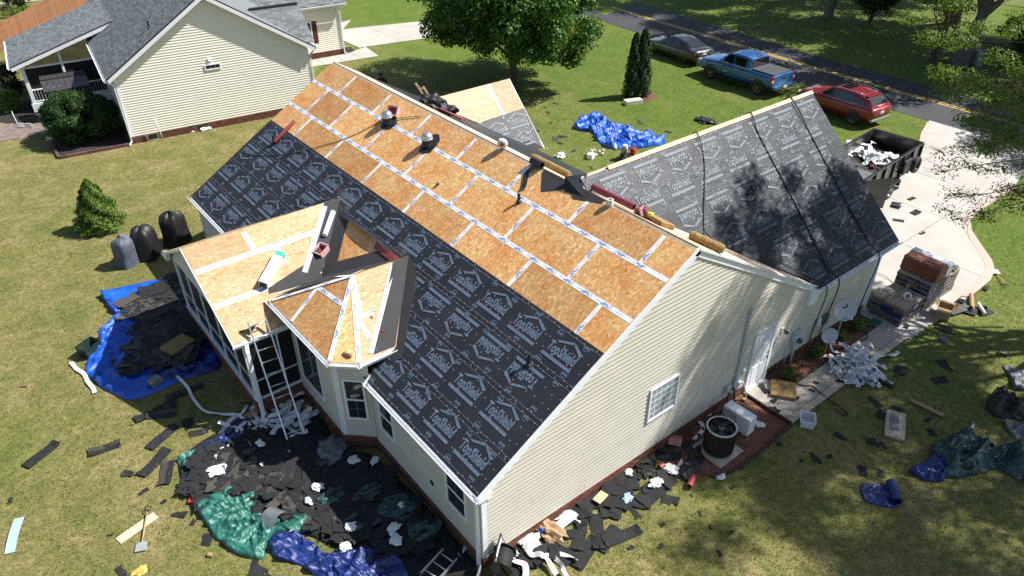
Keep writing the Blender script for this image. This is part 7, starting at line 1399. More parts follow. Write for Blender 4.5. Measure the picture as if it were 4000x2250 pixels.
crumple('white film heap beside the hose reel', (-4.913, -0.126, 0.05), .22, FILM, 91, 'film_wad', 'film', .4); tangle('white film ribbons tangled beside the hose reel', (-5.091, -0.204), .35, .28, .2, 9, 92, .14); crumple('torn brown paper sack with blue print by the gable wall', (-4.33, -0.224), .34, CARD, 93, 'paper_sack', 'sack', .45); crumple('blue printed corner of the paper sack', (-4.43, -0.106, 0.12), .12, TBLUE, 94, 'wrapper', 'wrapper', .4)
boxy('metal_trim', 'short white trim piece lying by the gable wall', 'trim', (-3.984, -0.213, 0.04), (.85, .22, .04), .05, WHITE, .004); boxy('red_tag', 'small red plastic piece beside the hose reel', 'scrap', (-5.391, -0.553, 0.03), (.22, .1, .08), .7, RED, .02); crumple('pale blue wrapper beside the scrap drift', (-2.21, -0.66), .15, mk('wrapper_sky', (.30, .45, .70), .4), 95, 'wrapper', 'wrapper', .5)
for k, (u, s) in enumerate((((-1.335, -0.775, 0.08), .2), ((-2.41, -0.55), .09), ((-0.679, -0.705, 0.05), .18), ((0.188, -1.614), .13), ((-1.566, -0.073, 0.05), .1), ((2.396, -1.108, 0.08), .15))): crumple(['white film wad on the scrap drift', 'small white wad on the lawn by the drift', 'white film wad where the ribbon ends', 'white wad at the edge of the mulch', 'small white scrap near the gable wall bricks', 'white paper wad behind the white outdoor unit'][k], u, s, FILM, 110+k, fl=.4)
ribbon('white film ribbon running from the drift past the round condenser', [(-0.616, -0.829), (-0.128, -0.663), (0.238, -0.611), (0.515, -0.42), (0.806, -0.352), (1.141, -0.25), (1.268, -0.1), (1.303, 0.063), (1.532, 0.073), (1.78, 0.005)], .13, 31); tubey('underlayment_roll', 'short red roll end lying at the mulch edge', 'roll', (*(-0.75, -1.364), .09), (*(-0.401, -1.218), .09), .085, mk('maroon2', (.30, .05, .045), .45)); tubey('underlayment_roll', 'small red roll piece on the scrap drift', 'roll', (*(-0.871, -0.494), .12), (*(-0.729, -0.497), .12), .07, mk('maroon2', (.30, .05, .045), .45)); bent('curled pink brown sheet on the mulch by the wall', (0.181, -0.098, 0.1), .42, .34, .1, .6, mk('pinkbrown', (.36, .16, .14), .6)); boxy('wood_board', 'pale board end on the scrap drift', 'board', (-2.735, -0.247, 0.1), (.36, .22, .04), .2, WOOD, .003)
tarp('felt_sheet', 'black felt sheet lying on the mulch left of the condenser', [(0.239, -0.259), (0.738, -0.539), (0.288, -0.996), (-0.233, -1.135), (-0.608, -1.16), (-0.5, -0.813), (0.045, -0.687)], BLACK, .10, 44, cat='sheet', fr=1.5, z0=.08)
# hose reel
hr = thing('hose_reel', 'black hose reel with wound hose standing at the house corner', 'hose reel', (-5.832, -0.342), R(40)); b = MB(); b.lathe([(.16, -.24), (.17, -.2), (.19, -.1), (.19, .1), (.17, .2), (.16, .24)], 20, (0, 0, .42), Matrix.Rotation(R(90), 3, 'Y')); b.build('drum', BLACK, hr, True)
for k in range(9): b = MB(); b.lathe([(.19, -.022), (.212, 0), (.19, .022)], 20, (-.19+k*.048, 0, .42), Matrix.Rotation(R(90), 3, 'Y'), cap=False); b.build('hose_turn', RUBBER, hr, True)
for s in (-1, 1): b = MB(); b.tube([(s*.28, -.28, .02), (s*.28, -.05, .42), (s*.28, .1, .95), (s*.28, .28, .02)], .022, 8); b.build('side_frame', ALU if s > 0 else BLACK, hr, True); b = MB(); b.lathe([(.02, 0), (.26, 0), (.26, .015), (.02, .015)], 20, (s*.25, 0, .42), Matrix.Rotation(R(90), 3, 'Y')); b.build('flange', BLACK, hr, 40)
b = MB(); b.tube([(-.28, .1, .95), (.28, .1, .95)], .02, 8); b.build('handle', BLACK, hr, True); b = MB(); b.bx(-.26, .26, .09, .12, .70, .92); b.build('label_plate', WHITE, hr)
LG_ = mk('service_grey', (.42, .46, .47), .5, var=.12)
ac = thing('condenser_unit', 'round black air conditioner with wire fan top on the mulch', 'air conditioner', (.83, -.98, 0)); b = MB(); b.bx(-.48, .48, -.48, .48, .0, .10); b.build('pad', WALK, ac, bevel=.01); b = MB(); b.lathe([(.36, .12), (.385, .14), (.385, .86), (.36, .88)], 30, cap=False); b.build('coil_guard', mk('coil_black', (.012, .012, .012), .6, var=.2), ac, 40)
for k in range(30): a = 6.283*k/30; b = MB(); b.beam((.39*math.cos(a), .39*math.sin(a), .14), (.39*math.cos(a), .39*math.sin(a), .86), .012, .012); b.build('guard_bar', BLACK, ac)
b = MB(); b.lathe([(.35, .87), (.392, .86), (.398, .88), (.388, .90), (.355, .90), (.35, .87)], 30, cap=False); b.build('top_ring', LG_, ac, True); b = MB(); b.lathe([(.01, .80), (.33, .80)], 24, cap=False); b.build('well', BLACK, ac)
for k in range(5): a = 6.283*k/5; b = MB(); d = Vector((math.cos(a), math.sin(a), 0)); tn = Vector((-d.y, d.x, 0)); b.prism([d*.06+tn*.03+Vector((0, 0, .84)), d*.31+tn*.11+Vector((0, 0, .82)), d*.31-tn*.06+Vector((0, 0, .86)), d*.06-tn*.03+Vector((0, 0, .85))], (0, 0, 1), .006); b.build('fan_blade', BLACK, ac)
b = MB(); b.lathe([(.005, .90), (.07, .90), (.085, .87), (.085, .80)], 14, cap=False); b.build('motor_hub', DGAL, ac, 40)
for k in range(10): a = 3.1416*k/10; b = MB(); d = Vector((math.cos(a), math.sin(a), 0))*.35; b.tube([d+Vector((0, 0, .90)), Vector((0, 0, .935)), -d+Vector((0, 0, .90))], .005, 5); b.build('wire', BLACK, ac, True)
mu = thing('outdoor_unit', 'white boxy outdoor unit beside the round condenser', 'air conditioner', (1.92, -.78, 0), R(-88)); b = MB(); b.bx(-.42, .42, -.16, .16, .10, .66); b.build('cabinet', WHITE, mu, bevel=.02)
for k in range(9): b = MB(); b.bx(-.40, .02, -.172, -.161, .16+k*.052, .18+k*.052); b.build('slat', DGAL, mu)
b = MB(); b.lathe([(.19, 0), (.21, 0), (.21, .012), (.19, .012)], 22, (-.18, -.162, .38), Matrix.Rotation(R(90), 3, 'X'), cap=False); b.build('fan_ring', DGAL, mu, 40)
for s in (-1, 1): b = MB(); b.bx(s*.3-.03, s*.3+.03, -.18, .18, .05, .10); b.build('foot', DGAL, mu)
b = MB(); b.bx(-.5, .5, -.28, .28, .0, .05); b.build('pad', WALK, mu)
def wbox(name, label, cat, x, z, w, h, d, mat=DGAL, y=WY, bev=.008): b = MB(); b.bx(-w/2, w/2, -d, 0, -h/2, h/2); o = b.build(name, mat, bevel=bev); o.location = (x, y-.018, z); return tag(o, label, cat)
LG_ = mk('service_grey', (.42, .46, .47), .5, var=.12); wbox('electric_box', 'small grey disconnect box low on the wall beside the door', 'electric box', 2.30, .72, .17, .26, .10, LG_); wbox('electric_box', 'grey disconnect box beside the tall conduit', 'electric box', 2.62, .82, .16, .26, .10, LG_); wbox('electric_box', 'small white outlet cover near the door frame', 'electric box', 3.02, .95, .12, .1, .05, WHITE); wbox('wall_vent', 'small white vent low on the wall by the door', 'vent', 2.92, .55, .14, .14, .06, WHITE)
cd = thing('line_cover', 'tall cream plastic duct rising up the gable wall', 'duct', (2.68, WY, 0)); b = MB(); b.bx(-.05, .05, -.08, -.018, .42, 3.15); b.build('duct', LG_, cd, bevel=.01); b = MB(); b.bx(-.065, .065, -.09, -.015, 3.15, 3.28); b.build('cap', LG_, cd, bevel=.015)
em = thing('electric_meter', 'grey electric meter box on its pipe right of the door', 'electric meter', (5.42, WY, 0)); b = MB(); b.bx(-.16, .16, -.16, -.016, .75, 1.28); b.build('meter_box', LG_, em, bevel=.015); b = MB(); b.lathe([(.01, .10), (.075, .09), (.085, .05), (.085, 0)], 16, (.04, -.16, .92), Matrix.Rotation(R(90), 3, 'X'), cap=False); b.build('meter_dial', GLASS, em, True); b = MB(); b.tube([(0, -.09, .0), (0, -.09, .76)], .04, 10); b.build('conduit', LG_, em, True)
wbox('cable_box', 'pale cable box beside the rope on the garage wall', 'electric box', 6.55, 1.02, .2, .28, .11, LG_); wbox('cable_box', 'dark grey cable box right of the pale one', 'electric box', 6.95, .98, .24, .32, .13, mk('service_dark', (.16, .17, .175), .5))
for k, x in enumerate((5.08, 6.42, 6.8)): b = MB(); b.tube([(x, -.04, .05), (x, -.03, .85)], .016, 6); tag(b.build('conduit_pipe', LG_, smooth=True), ['thin conduit left of the electric meter', 'thin conduit below the pale cable box', 'thin conduit below the dark cable box'][k], 'pipe')
wl2 = thing('wall_lantern', 'black lantern wall light beside the side door', 'wall light', (4.62, WY, 1.62)); b = MB(); b.bx(-.07, .07, -.045, -.016, -.08, .10); b.build('back_plate', WHITE, wl2, bevel=.01); b = MB(); b.tube([(0, -.05, .03), (.0, -.16, .04), (0, -.17, -.02)], .02, 8); b.lathe([(.07, 0), (.055, -.03), (.05, -.04)], 8, (0, -.17, 0)); b.build('arm', BLACK, wl2, 40); b = MB(); b.lathe([(.05, -.18), (.055, -.04)], 8, (0, -.17, 0)); b.build('lantern_glass', CLEARP, wl2, 40)
# satellite dishes on their posts
def dish(label, p, r_, zc, aim, logo):
    t = thing('satellite_dish', label, 'dish', p); A = Vector(aim).normalized(); M = A.to_track_quat('Z', 'Y').to_matrix(); c = Vector((0, 0, zc)); b = MB(); prof = [(.01, 0)]+[(r_*k/6, r_*.18*(k/6)**2) for k in range(1, 7)]; P = []
    b.lathe(prof, 28, c, M, cap=False); b.lathe([(q, z-.012) for q, z in prof], 28, c, M, cap=False); b.build('reflector', mk('dish_grey', (.46, .49, .51), .45, var=.08), t, 50); b = MB(); b.tube([(0, 0, 0), (0, 0, zc-.15), tuple(c-A*.08)], .028, 8); b.build('post', DGAL, t, True); b = MB(); q = c+A*r_*.85+M @ Vector((0, -r_*.55, 0)); b.tube([tuple(c+M @ Vector((0, -r_*.9, 0))), tuple(q)], .018, 6); b.build('feed_arm', DGAL, t, True); b = MB(); b.tube([tuple(q-M @ Vector((.1, 0, 0))), tuple(q+M @ Vector((.1, 0, 0)))], .04, 10); b.build('feed_horn', LG_, t, True)
    if logo:
        b = MB(); f = lambda x, y: c+M @ Vector((x, y, r_*.18*((x*x+y*y)/(r_*r_))+.006))
        for pts in ([(-.02, .05), (.03, .03), (.07, .07), (.075, .16), (.03, .20), (.03, .10)], [(-.07, .02), (-.03, .04), (-.02, .10), (-.08, .07)]): b.add([f(x, y) for x, y in pts], [tuple(range(len(pts)))])
        vs_, fs_2 = text_mesh('DIRECTV', .035, 0, .8, res=1); b.add([f(x+.08, y-.02) for x, y in vs_], fs_2); b.build('logo_print', BLACK, t)
dish('large grey satellite dish with a black logo by the shingle stacks', (7.30, -.40, 0), .36, 1.38, (-.55, -.80, .30), True); dish('small plain satellite dish above the white film heap', (6.55, -.50, 0), .25, .80, (-.6, -.76, .26), False)
# film heap on the walkway
tangle('big heap of white release film on the walkway', (6.8, -1.243), .66, .42, .30, 70, 41, .12, z=.05, lp=(.12, .32)); tangle('clear plastic heap at the lawn end of the white film', (6.49, -1.676), .50, .28, .26, 30, 42, .16, lp=(.12, .3), mat=mk('clear_film', (.62, .66, .70), .2, var=.1, alpha=.7), name='plastic_heap', z=.03)
ribbon('white tape ribbon with a loose loop right of the film heap', [(7.34, -1.598), (7.69, -1.566), (7.993, -1.73), (8.212, -1.858), (8.387, -1.887), (8.44, -1.817)], .12, 43, lift=.06); ribbon('white film strip on the mulch below the large dish', [(8.832, -0.12), (8.737, -0.312), (8.771, -0.516)], .16, 44)
rope('black cable snaking over the walkway onto the side lawn', [(*(5.254, -0.233), .1), (*(4.889, -0.393), .1), (*(4.729, -0.849), .08), (*(4.972, -1.115), .07), (*(4.901, -1.412), .07), (*(4.888, -1.748), .03), (*(4.838, -2.179), .03), (*(4.762, -2.382), .03), (*(4.623, -2.31), .03), (*(4.681, -2.053), .03)], .016); rope('black cable coiled on the walkway behind the film heap', [(*(8.646, -0.678), .07), (*(8.367, -0.882), .08), (*(7.964, -0.811), .08), (*(7.532, -0.631), .08), (*(7.729, -1.035), .08), (*(7.526, -1.196), .08), (*(7.539, -0.801), .08)], .015)
pad('ochre foam pad lying at the walkway by the door', (4.14, -0.705, 0.05), 0, .62, .70, .70, .12)
tub('plastic_tub', 'clear plastic tub on the grass at the end of the walkway', 'tub', (3.561, -1.872), .40, .34, .24, .6, CLEARP); boxy('door_brick', 'small tan block on the mulch behind the outdoor unit', 'block', (2.939, -0.243, 0.07), (.12, .1, .06), .3, CARD, .01)
b = MB(); b.tube([(2.95, -.05, .62), (2.96, -.12, .58), (3.02, -.24, .16)], .025, 8); tag(b.build('drain_pipe', WHITE, smooth=True), 'short white pipe elbow below the wall boxes', 'pipe')
b = MB(); b.tube([(2.62, -.06, .55), (2.55, -.2, .12), (2.2, -.45, .1), (1.95, -.55, .2)], .03, 8); b.tube([(2.3, -.1, .6), (2.2, -.2, .2), (1.7, -.5, .1), (1.1, -.6, .3)], .025, 8); tag(b.build('line_set', BLACK, smooth=True), 'black insulated pipes between the wall boxes and the outdoor units', 'pipe')
boxy('valve_cover', 'green irrigation cover at the end of the mulch bed', 'cover', (9.32, -0.602), (.5, .3, .06), .05, mk('valve_green', (.03, .10, .07), .6), .01)
# edging stones of the mulch bed
eg = thing('bed_edging', 'dark scalloped edging round the mulch bed with the condensers', 'edging', (1.5, -1.7, 0)); mats = []; ln = [Vector((3.2, -.1, 0)), Vector((3.18, -1.66, 0)), Vector((1.53, -1.75, 0)), Vector((.53, -1.70, 0)), Vector((-.04, -1.47, 0))]
for a, c in zip(ln, ln[1:]):
    d = c-a; n = max(1, int(d.length/.14))
    for i in range(n): p = a+d*((i+.5)/n)-Vector((1.5, -1.7, 0)); mats.append(Matrix.Translation((p.x, p.y, .05)) @ Matrix.Rotation(math.atan2(d.y, d.x), 4, 'Z') @ Matrix.Diagonal((.125, .05, .11, 1)))
pieces(eg, 'edging_block', mk('edging_dark', (.05, .035, .03), .9, var=.2), mats)
# boards, tubes and tarps on the side lawn
t = thing('broken_door_board', 'weathered board with torn shingle stuck on it on the side lawn', 'board', (5.36, -3.439), .45); b = MB(); b.bx(-.55, .55, -.25, .25, 0, .09); b.build('board', WOODO, t, bevel=.01); b = MB(); b.prism([(-.25, -.1, .095), (.35, -.06, .095), (.42, .12, .095), (.1, .16, .095), (-.3, .1, .095)], (0, 0, 1), .012); b.build('stuck_shingle', TGREY, t)
tubey('cardboard_tube', 'long brown cardboard tube on the side lawn', 'tube', (*(6.646, -3.224), .06), (*(6.725, -4.111), .06), .055, CARD); bent('narrow pale metal strip in front of the dark green tarp', (6.82, -4.796), .62, .07, .03, .15, mk('trim_bluegrey', (.34, .46, .50), .4), 'metal_trim', 'trim')
tarp('roof_tarp', 'dark green tarp heap on the side lawn', [(5.184, -4.451), (5.89, -4.48), (6.306, -4.692), (6.494, -5.144), (6.577, -5.565), (6.949, -5.921), (7.417, -6.237), (7.002, -6.7), (6.16, -6.782), (5.937, -6.392), (5.979, -5.883), (5.495, -5.715), (4.917, -5.47), (4.598, -5.106), (4.821, -4.733)], TDGRN, .55, 61, fr=1.3, rim=.75); tarp('roof_tarp', 'blue tarp corner at the end of the dark green tarp heap', [(4.114, -4.502), (4.512, -4.62), (5.084, -4.603), (5.115, -4.856), (4.674, -5.167), (4.389, -5.208), (4.095, -4.898)], TNAVY, .36, 62, fr=1.8, rim=.7)
o = tarp('folded_tarp', 'neatly folded blue tarp lying on the side lawn', [(2.73, -3.988), (3.021, -4.199), (3.295, -4.386), (3.392, -4.569), (2.869, -4.869), (2.671, -4.859), (2.453, -4.586), (2.331, -4.288)], TNAVY, .10, 63, fr=2.5, rim=.9); tubey('tarp_roll', 'rolled end of the folded blue tarp', 'tarp', (*(3.281, -4.428), .12), (*(2.815, -4.846), .12), .12, TNAVY, True)
tarp('roof_tarp', 'dark brown tarp heap at the right edge of the side lawn', [(8.192, -4.598), (8.979, -4.539), (9.038, -5.003), (9.722, -5.413), (8.711, -5.932), (8.16, -5.362), (7.877, -4.942)], TBRN, .42, 64, fr=1.6, rim=.7); tarp('roof_tarp', 'grey tarp piece under the brown heap at the right edge', [(7.835, -5.23), (8.165, -5.558), (8.602, -5.844), (7.87, -6.125), (7.413, -5.699)], TGREY, .2, 65, fr=1.8, rim=.7); tarp('roof_tarp', 'black tarp piece above the brown heap at the right edge', [(10.331, -4.183), (10.527, -4.538), (11.009, -4.848), (10.135, -5.323), (9.44, -4.838), (9.918, -4.572)], TGREY, .25, 66, fr=1.6, rim=.7)
tubey('tape_roll', 'grey tape roll lying on the side lawn by the right edge', 'roll', (11, -3.902, 0), (10.842, -3.934, 0.1), .15, TGREY); crumple('pale wad on the side lawn below the cardboard box', (10.228, -2.426), .14, TGREY, 131, 'wrapper', 'wrapper', .3)
# shingle stacks by the drive
BUN = mk('bundle_wrap', (.17, .135, .105), .75, var=.4, vs=6, rv=.35); BUNT = mk('bundle_top', (.30, .245, .185), .7, var=.25, vs=4); BNAVY = mk('bundle_blue', (.03, .04, .11), .5, var=.3, vs=5); PAL = mk('pallet_wood', (.28, .21, .14), .85, var=.3, vs=6)
def stack(label, c, w, d, n, rz, hb=.085, blue=False):
    t = thing('shingle_stack', label, 'shingle stack', c, rz, 'pallets of new shingles')
    for i in range(5): b = MB(); b.bx(-w/2+i*w/5+.02, -w/2+(i+1)*w/5-.02, -d/2, d/2, .09, .11); b.build('pallet_board', PAL, t)
    for y in (-d/2+.05, 0, d/2-.05): b = MB(); b.bx(-w/2, w/2, y-.04, y+.04, 0, .088); b.build('pallet_runner', PAL, t)
    r = random.Random(int(c[0]*10))
    for i in range(n):
        z = .112+i*hb
        for k in range(2 if i % 2 else 3):
            m = 2 if i % 2 else 3
            if i % 2: x0, x1, y0, y1 = -w/2+k*w/2, -w/2+(k+1)*w/2, -d/2, d/2
            else: x0, x1, y0, y1 = -w/2, w/2, -d/2+k*d/3, -d/2+(k+1)*d/3
            j = lambda: r.uniform(-.012, .012); b = MB(); b.bx(x0+.006+j(), x1-.006+j(), y0+.006+j(), y1-.006+j(), z, z+hb-.006); b.build('bundle', BNAVY if (blue and r.random() < .4) else (BUNT if i == n-1 else BUN), t, bevel=.012)
    return t
stack('low front pallet of shingle bundles nearest the house corner', (10.32, -.70, .05), 1.25, 1.10, 7, R(-3), blue=True); stack('tall middle pallet of shingle bundles under the red cartons', (11.62, -.72, .05), 1.15, 1.15, 12, R(-2), blue=True); stack('pale right hand pallet of shingle bundles by the drive', (12.75, -.70, .05), .95, 1.1, 9, R(-2))
REDC = mk('carton_brown_red', (.20, .062, .030), .6, var=.2, vs=5); zt_ = .05+.112+12*.085
for k in range(3): boxy('carton', ['lowest red brown carton on the tall shingle pallet', 'middle red brown carton on the tall shingle pallet', 'top red brown carton on the tall shingle pallet'][k], 'box', (11.45+.02*k, -.72, zt_+.165*k), (.55, 1.22, .16), R(-2+k), REDC, .01)
boxy('carton', 'long silver white carton behind the red brown ones', 'box', (11.95, -.70, zt_), (.34, 1.32, .44), R(-2), mk('carton_silver', (.62, .66, .70), .35), .01); tubey('tape_roll', 'white tape roll lying on the front shingle pallet', 'roll', (10.45, -.85, .77), (10.40, -.93, .80), .13, FILM); boxy('tag_card', 'bright green card on the shingle bundles', 'card', (10.98, -.62, .80), (.2, .1, .01), .2, mk('tag_green', (.22, .55, .05), .5), .002); crumple('dark bag on the right shingle pallet', (12.85, -1.05, .95), .22, TBLK, 141, 'bag', 'bag', .5); crumple('yellow straps beside the garage corner', (10.55, .35, .05), .22, mk('strap_yellow', (.45, .30, .05), .6), 142, 'strap_bundle', 'straps', .6); crumple('bundle of coloured tools behind the front pallet', (10.1, .25, .05), .28, mk('mixed_tools', (.12, .06, .10), .5, var=.8, vs=12), 143, 'tool_bundle', 'tools', .7)
# small things by the walkway end
cb = thing('open_carton', 'open cardboard box beside the shingle pallets', 'box', (11.464, -1.779), R(15)); b = MB(); w = .42
for s in (-1, 1): b.bx(s*w/2-.006, s*w/2+.006, -w/2, w/2, 0, .42); b.bx(-w/2+.006, w/2-.006, s*w/2-.006, s*w/2+.006, 0, .42)
b.bx(-w/2, w/2, -w/2, w/2, 0, .01); b.build('carton_body', CARD, cb)
for s in (-1, 1): b = MB(); b.prism([(s*w/2, -w/2, .42), (s*w/2, w/2, .42), (s*(w/2+.2), w/2, .36), (s*(w/2+.2), -w/2, .36)], (0, 0, 1), .006); b.build('flap', CARD, cb); b = MB(); b.prism([(-w/2, s*w/2, .42), (w/2, s*w/2, .42), (w/2, s*(w/2+.13), .54), (-w/2, s*(w/2+.13), .54)], (0, 0, 1), .006); b.build('flap', CARD, cb)
tubey('paper_roll', 'white paper roll standing on the drive edge', 'roll', (12.944, -1.765, 0.04), (12.566, -1.867, 0.26), .11, FILM); tubey('cardboard_tube', 'pale cardboard tube standing in the grass at the drive edge', 'tube', (*(12.517, -2.252), .06), (*(13.329, -1.842), .1), .07, CARD); bent('dark green board leaning behind the cardboard box', (12.2, -1.916, 0.06), .9, .5, .03, -.3, mk('board_green', (.07, .075, .06), .8))
for k, u in enumerate(((12.444, -2.227, 0.05), (12.843, -2.511, 0.03))): t = thing('pipe_boot', ['black pipe boot flashing left of the white tube', 'black pipe boot flashing right of the white tube'][k], 'flashing', u, .3+k, 'pipe boots on the grass'); b = MB(); b.bx(-.24, .24, -.2, .2, 0, .012); b.build('flange', BLACK, t); b = MB(); b.lathe([(.15, .012), (.12, .05), (.06, .10), (.05, .14)], 16, cap=False); b.build('cone', RUBBER, t, 40)
tubey('film_roll', 'white film roll end on the pipe boots', 'roll', (*(12.953, -2.223), .12), (*(12.529, -2.634), .10), .06, FILM, False)
fs2 = thing('flat_shovel', 'flat shovel with yellow handle lying on the grass by the drive', 'shovel', (15.763, -1.597)); p0 = Vector((15.493, -1.766, 0.05)); p1 = Vector((14.968, -2.254, 0.08)); off = Vector(fs2.location); b = MB(); b.tube([p0-off, p1-off], .018, 8); b.build('handle', mk('handle_yellow', (.55, .38, .05), .5), fs2, True); d = (p1-p0).normalized(); sd_ = Vector((-d.y, d.x, 0)); q = p0-off; b = MB(); b.prism([q+sd_*.14, q+sd_*.14-d*.30, q-sd_*.14-d*.30, q-sd_*.14], (0, 0, -1), .015); b.build('blade', WHITED, fs2); b = MB(); q = p1-off; b.tube([q, q+sd_*.06+d*.05, q+d*.13+sd_*.05, q+d*.13-sd_*.05, q-sd_*.06+d*.05, q], .014, 6); b.build('grip', BLACK, fs2, True)
# ------------------------------------------------------------------ trailer load
trp = [(15.3, 4.0), (20.2, 4.35), (20.0, 6.1), (15.15, 5.7)]
pile('torn shingle in the load of the black trailer', trp, 28, 51, 'shingles in the trailer', lambda x, y: 1.02+.16*math.sin((x-15)*.55), .25, .5, .35, extra=240, xl=('dark shingle litter filling the trailer bed', 'weathered shingle litter filling the trailer bed')); b = MB(); b.prism([(15.25, 3.95, .74), (20.3, 4.3, .74), (20.1, 6.1, .74), (15.1, 5.75, .74)], (0, 0, 1), .27); tag(b.build('load_bed', SBLK), 'packed layer of old roofing in the trailer bed', 'debris', kind='stuff')
tangle('white film and paper heap on top of the trailer load', (18.8, 5.25), .75, .45, .3, 26, 52, .22, z=1.18); crumple('white wad at the front of the trailer load', (19.5, 4.85, 1.15), .26, FILM, 151, fl=.4); tubey('underlayment_roll', 'dark red roll in the trailer load', 'roll', (17.6, 4.55, 1.28), (18.2, 4.9, 1.30), .08, mk('maroon_gloss', (.16, .03, .04), .3)); bent('curled grey sheet at the open end of the trailer load', (16.6, 4.5, 1.22), 1.3, .7, .12, .2, TGREY)
# ------------------------------------------------------------------ front lawn
tarp('roof_tarp', 'bright blue tarp bunched on the front lawn', [(13.343, 18.372), (14.61, 18.75), (15.164, 18.541), (14.994, 17.492), (15.057, 16.523), (15.348, 15.18), (15.553, 14.158), (15.237, 13.789), (14.345, 13.901), (13.506, 14.3), (12.679, 15.051), (12.857, 16.136), (13.466, 17.147), (13.074, 17.687)], TBLUE, .50, 71, fr=1.25, rim=.7)
boxy('foam_block', 'pale polystyrene block below the twin conifer', 'block', (18.092, 18.677), (1.0, .42, .24), -.35, mk('polystyrene', (.66, .60, .48), .8, var=.08), .01); boxy('carton', 'small white carton with green band on the front lawn', 'box', (11.177, 14.786), (.32, .28, .24), .4, mk('carton_white', (.78, .78, .79), .5), .006); r = random.Random(8)
for k in range(11): b = MB(); b.lathe([(.01, 0), (.06, .01), (.075, .06), (.06, .12), (.01, .13)], 10); o = b.build('nail_coil', mk('coil_cream', (.55, .52, .42), .6), smooth=True); x, y = (11.996, 14.971); o.location = (x+r.uniform(-.55, .55)*(1+.5*(k % 2)), y+r.uniform(-.35, .35), 0); tag(o, 'pale round nail coil in the scatter beside the white carton', 'coil', 'nail coils on the front lawn')
crumple('white paper scrap on the front lawn near the entrance gable', (10.17, 15.831), .22, FILM, 161, fl=.5)
gc = thing('fuel_can', 'red fuel can behind the garage ridge on the front lawn', 'fuel can', (13.081, 13.857), .4); b = MB(); b.box((0, 0, .16), (.30, .24, .32)); b.build('can_body', RED, gc, bevel=.05); b = MB(); b.tube([(.08, 0, .31), (.14, 0, .40), (.24, 0, .42)], .022, 8); b.build('spout', BLACK, gc, True); b = MB(); b.tube([(-.12, 0, .31), (-.1, 0, .39), (.04, 0, .39), (.06, 0, .31)], .016, 6); b.build('handle', RED, gc, True)
cp = thing('air_compressor', 'small petrol air compressor next to the red fuel can', 'compressor', (12.238, 13.662), .5); b = MB(); b.tube([(-.4, 0, .22), (-.34, 0, .22), (.34, 0, .22), (.4, 0, .22)], [.04, .14, .14, .04], 14); b.build('tank', BLACK, cp, True); b = MB(); b.box((.1, 0, .5), (.3, .28, .26)); b.build('engine', DGAL, cp, bevel=.03); b = MB(); b.box((.1, 0, .68), (.2, .2, .1)); b.build('fuel_tank', WHITE, cp, bevel=.03); b = MB(); b.lathe([(.03, 0), (.13, 0), (.13, .05), (.03, .05)], 16, (-.22, -.1, .5), Matrix.Rotation(R(90), 3, 'X')); b.build('flywheel', BLACK, cp, 40)
for s in (-1, 1): b = MB(); b.lathe([(.03, -.03), (.12, -.03), (.12, .03), (.03, .03)], 14, (.25, s*.2, .12), Matrix.Rotation(R(90), 3, 'X')); b.build('wheel', RUBBER, cp, 40)
crumple('crumpled black sheet beyond the garage ridge', (19.093, 14.392), .45, TBLK, 162, 'plastic_sheet', 'sheet', .25)
for k, u in enumerate(((39.936, 10.122), (39.58, 9.602))): t = thing('utility_pedestal', ['green utility box leaning against the thick trunk', 'green utility box standing clear of the trunk'][k], 'utility box', u, .2*k, 'utility boxes across the road'); b = MB(); b.bx(-.17, .17, -.17, .17, 0, .82); b.build('cabinet', mk('pedestal_green', (.16, .27, .22), .6), t, bevel=.03); b = MB(); b.bx(-.19, .19, -.19, .19, .82, .92); b.build('lid', mk('pedestal_pale', (.34, .42, .38), .6), t, bevel=.03)
b = MB(); b.lathe([(.42, 0), (.60, 0), (.60, .05), (.42, .05)], 26, (0, 0, 0)); o = b.build('drain_ring', mk('cast_iron', (.03, .03, .03), .8), smooth=40); o.location = (*(35.531, 9.05), .0); tag(o, 'round black drain ring in the verge across the road', 'drain')
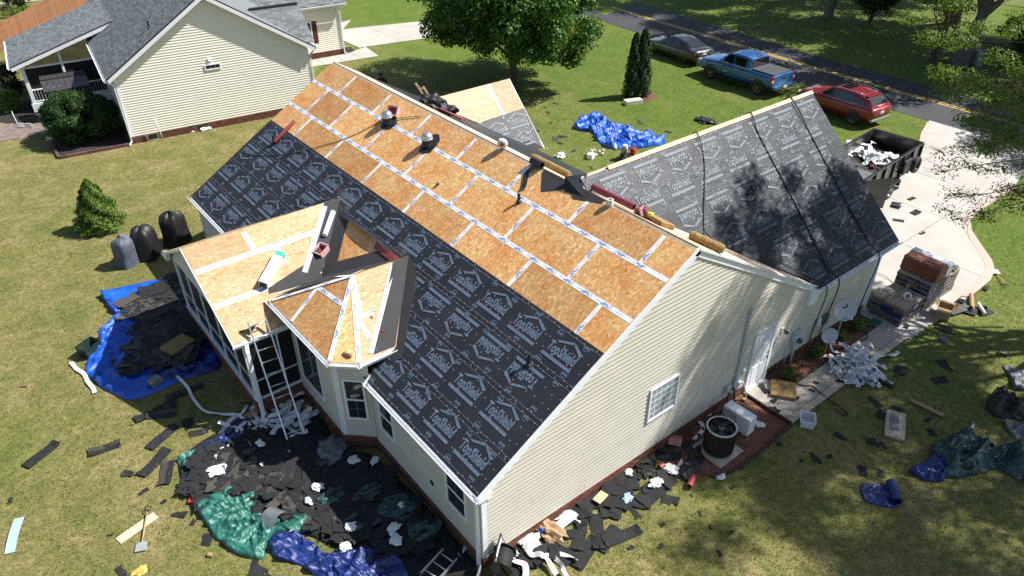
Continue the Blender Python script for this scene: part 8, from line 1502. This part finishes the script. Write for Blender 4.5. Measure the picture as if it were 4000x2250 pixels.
# neighbour's bits
b = MB(); b.tube([(0, 0, 0), (-.10, .05, 1.15)], .03, 8); o = b.build('white_stake', WHITED, smooth=True); o.location = (*(-4.012, 29.915), 0); tag(o, 'pale stake leaning at the foundation of the yellow house', 'stake')
for k, (u, m) in enumerate((((-3.048, 30.342), 'wrapper_sky'), ((-2.498, 30.072), None), ((-1.805, 30.046), None))): crumple(['pale blue wrapper by the yellow house foundation', 'small white scrap by the yellow house foundation', 'white plastic bag by the yellow house foundation'][k], u, (.18, .13, .28)[k], MATS[m] if m else FILM, 171+k, fl=.4)
ed = thing('wire_edging', 'white looped wire edging at the neighbour bed', 'edging', (-9.128, 36.179)); px = [(-9.032, 41.312), (-9.198, 39.612), (-9.333, 38.229), (-9.39, 36.392), (-9.141, 36.099), (-8.834, 35.94)]
for a, c in zip(px, px[1:]):
    for k in range(5): p = Vector((lerp(a[0], c[0], k/5), lerp(a[1], c[1], k/5), 0))-Vector(ed.location); d = Vector((c[0]-a[0], c[1]-a[1], 0)).normalized()*.09; b = MB(); b.tube([p-d, p-d*.9+Vector((0, 0, .2)), p+Vector((0, 0, .28)), p+d*.9+Vector((0, 0, .2)), p+d], .013, 6); b.build('hoop', WHITE, ed, True)
pl = thing('swimming_pool', 'round above ground pool with blue cover at top left', 'pool', (-9.3, 66.5, 0)); b = MB(); b.lathe([(3.0, 0), (3.0, 1.35), (2.85, 1.35)], 28, cap=False); b.build('pool_wall', POOLW, pl, 40)
for k in range(14): a = 6.283*k/14; b = MB(); b.box((3.05*math.cos(a), 3.05*math.sin(a), .68), (.14, .14, 1.36), a); b.build('pool_post', POOLW, pl)
b = MB(); P = [[(3.12*q*math.cos(6.2832*i/40), 3.12*q*math.sin(6.2832*i/40), 1.40+(.12*noise.noise((i*.4, q*3, 2)) if q > .95 else -.12*(1-q)+.05*noise.noise((i*.3*q, q*5, 1)))-(.22 if q > 1.01 else 0)) for i in range(41)] for q in (1.03, 1.0, .85, .6, .3, .0)]; b.grid(P); b.build('cover', TBLUE, pl, smooth=True)
lt = thing('lattice_fence', 'white lattice fence with rail at the top left corner', 'fence', (-4.2, 67.5, 0), R(-10)); b = MB(); b.bx(-1.6, 1.6, -.04, .04, 1.5, 1.62); b.build('rail', WHITE, lt); b = MB(); b.bx(-1.6, 1.6, -.04, .04, .1, .18); b.build('rail', WHITE, lt)
for k in range(22): x = -1.6+k*.152; b = MB(); b.beam((x, .0, .18), (min(1.6, x+.6), .0, 1.5), .035, .012, up=(0, 1, 0)); b.beam((x, .015, 1.5), (min(1.6, x+.6), .015, .18), .035, .012, up=(0, 1, 0)); b.build('lattice_slat', WHITE, lt)
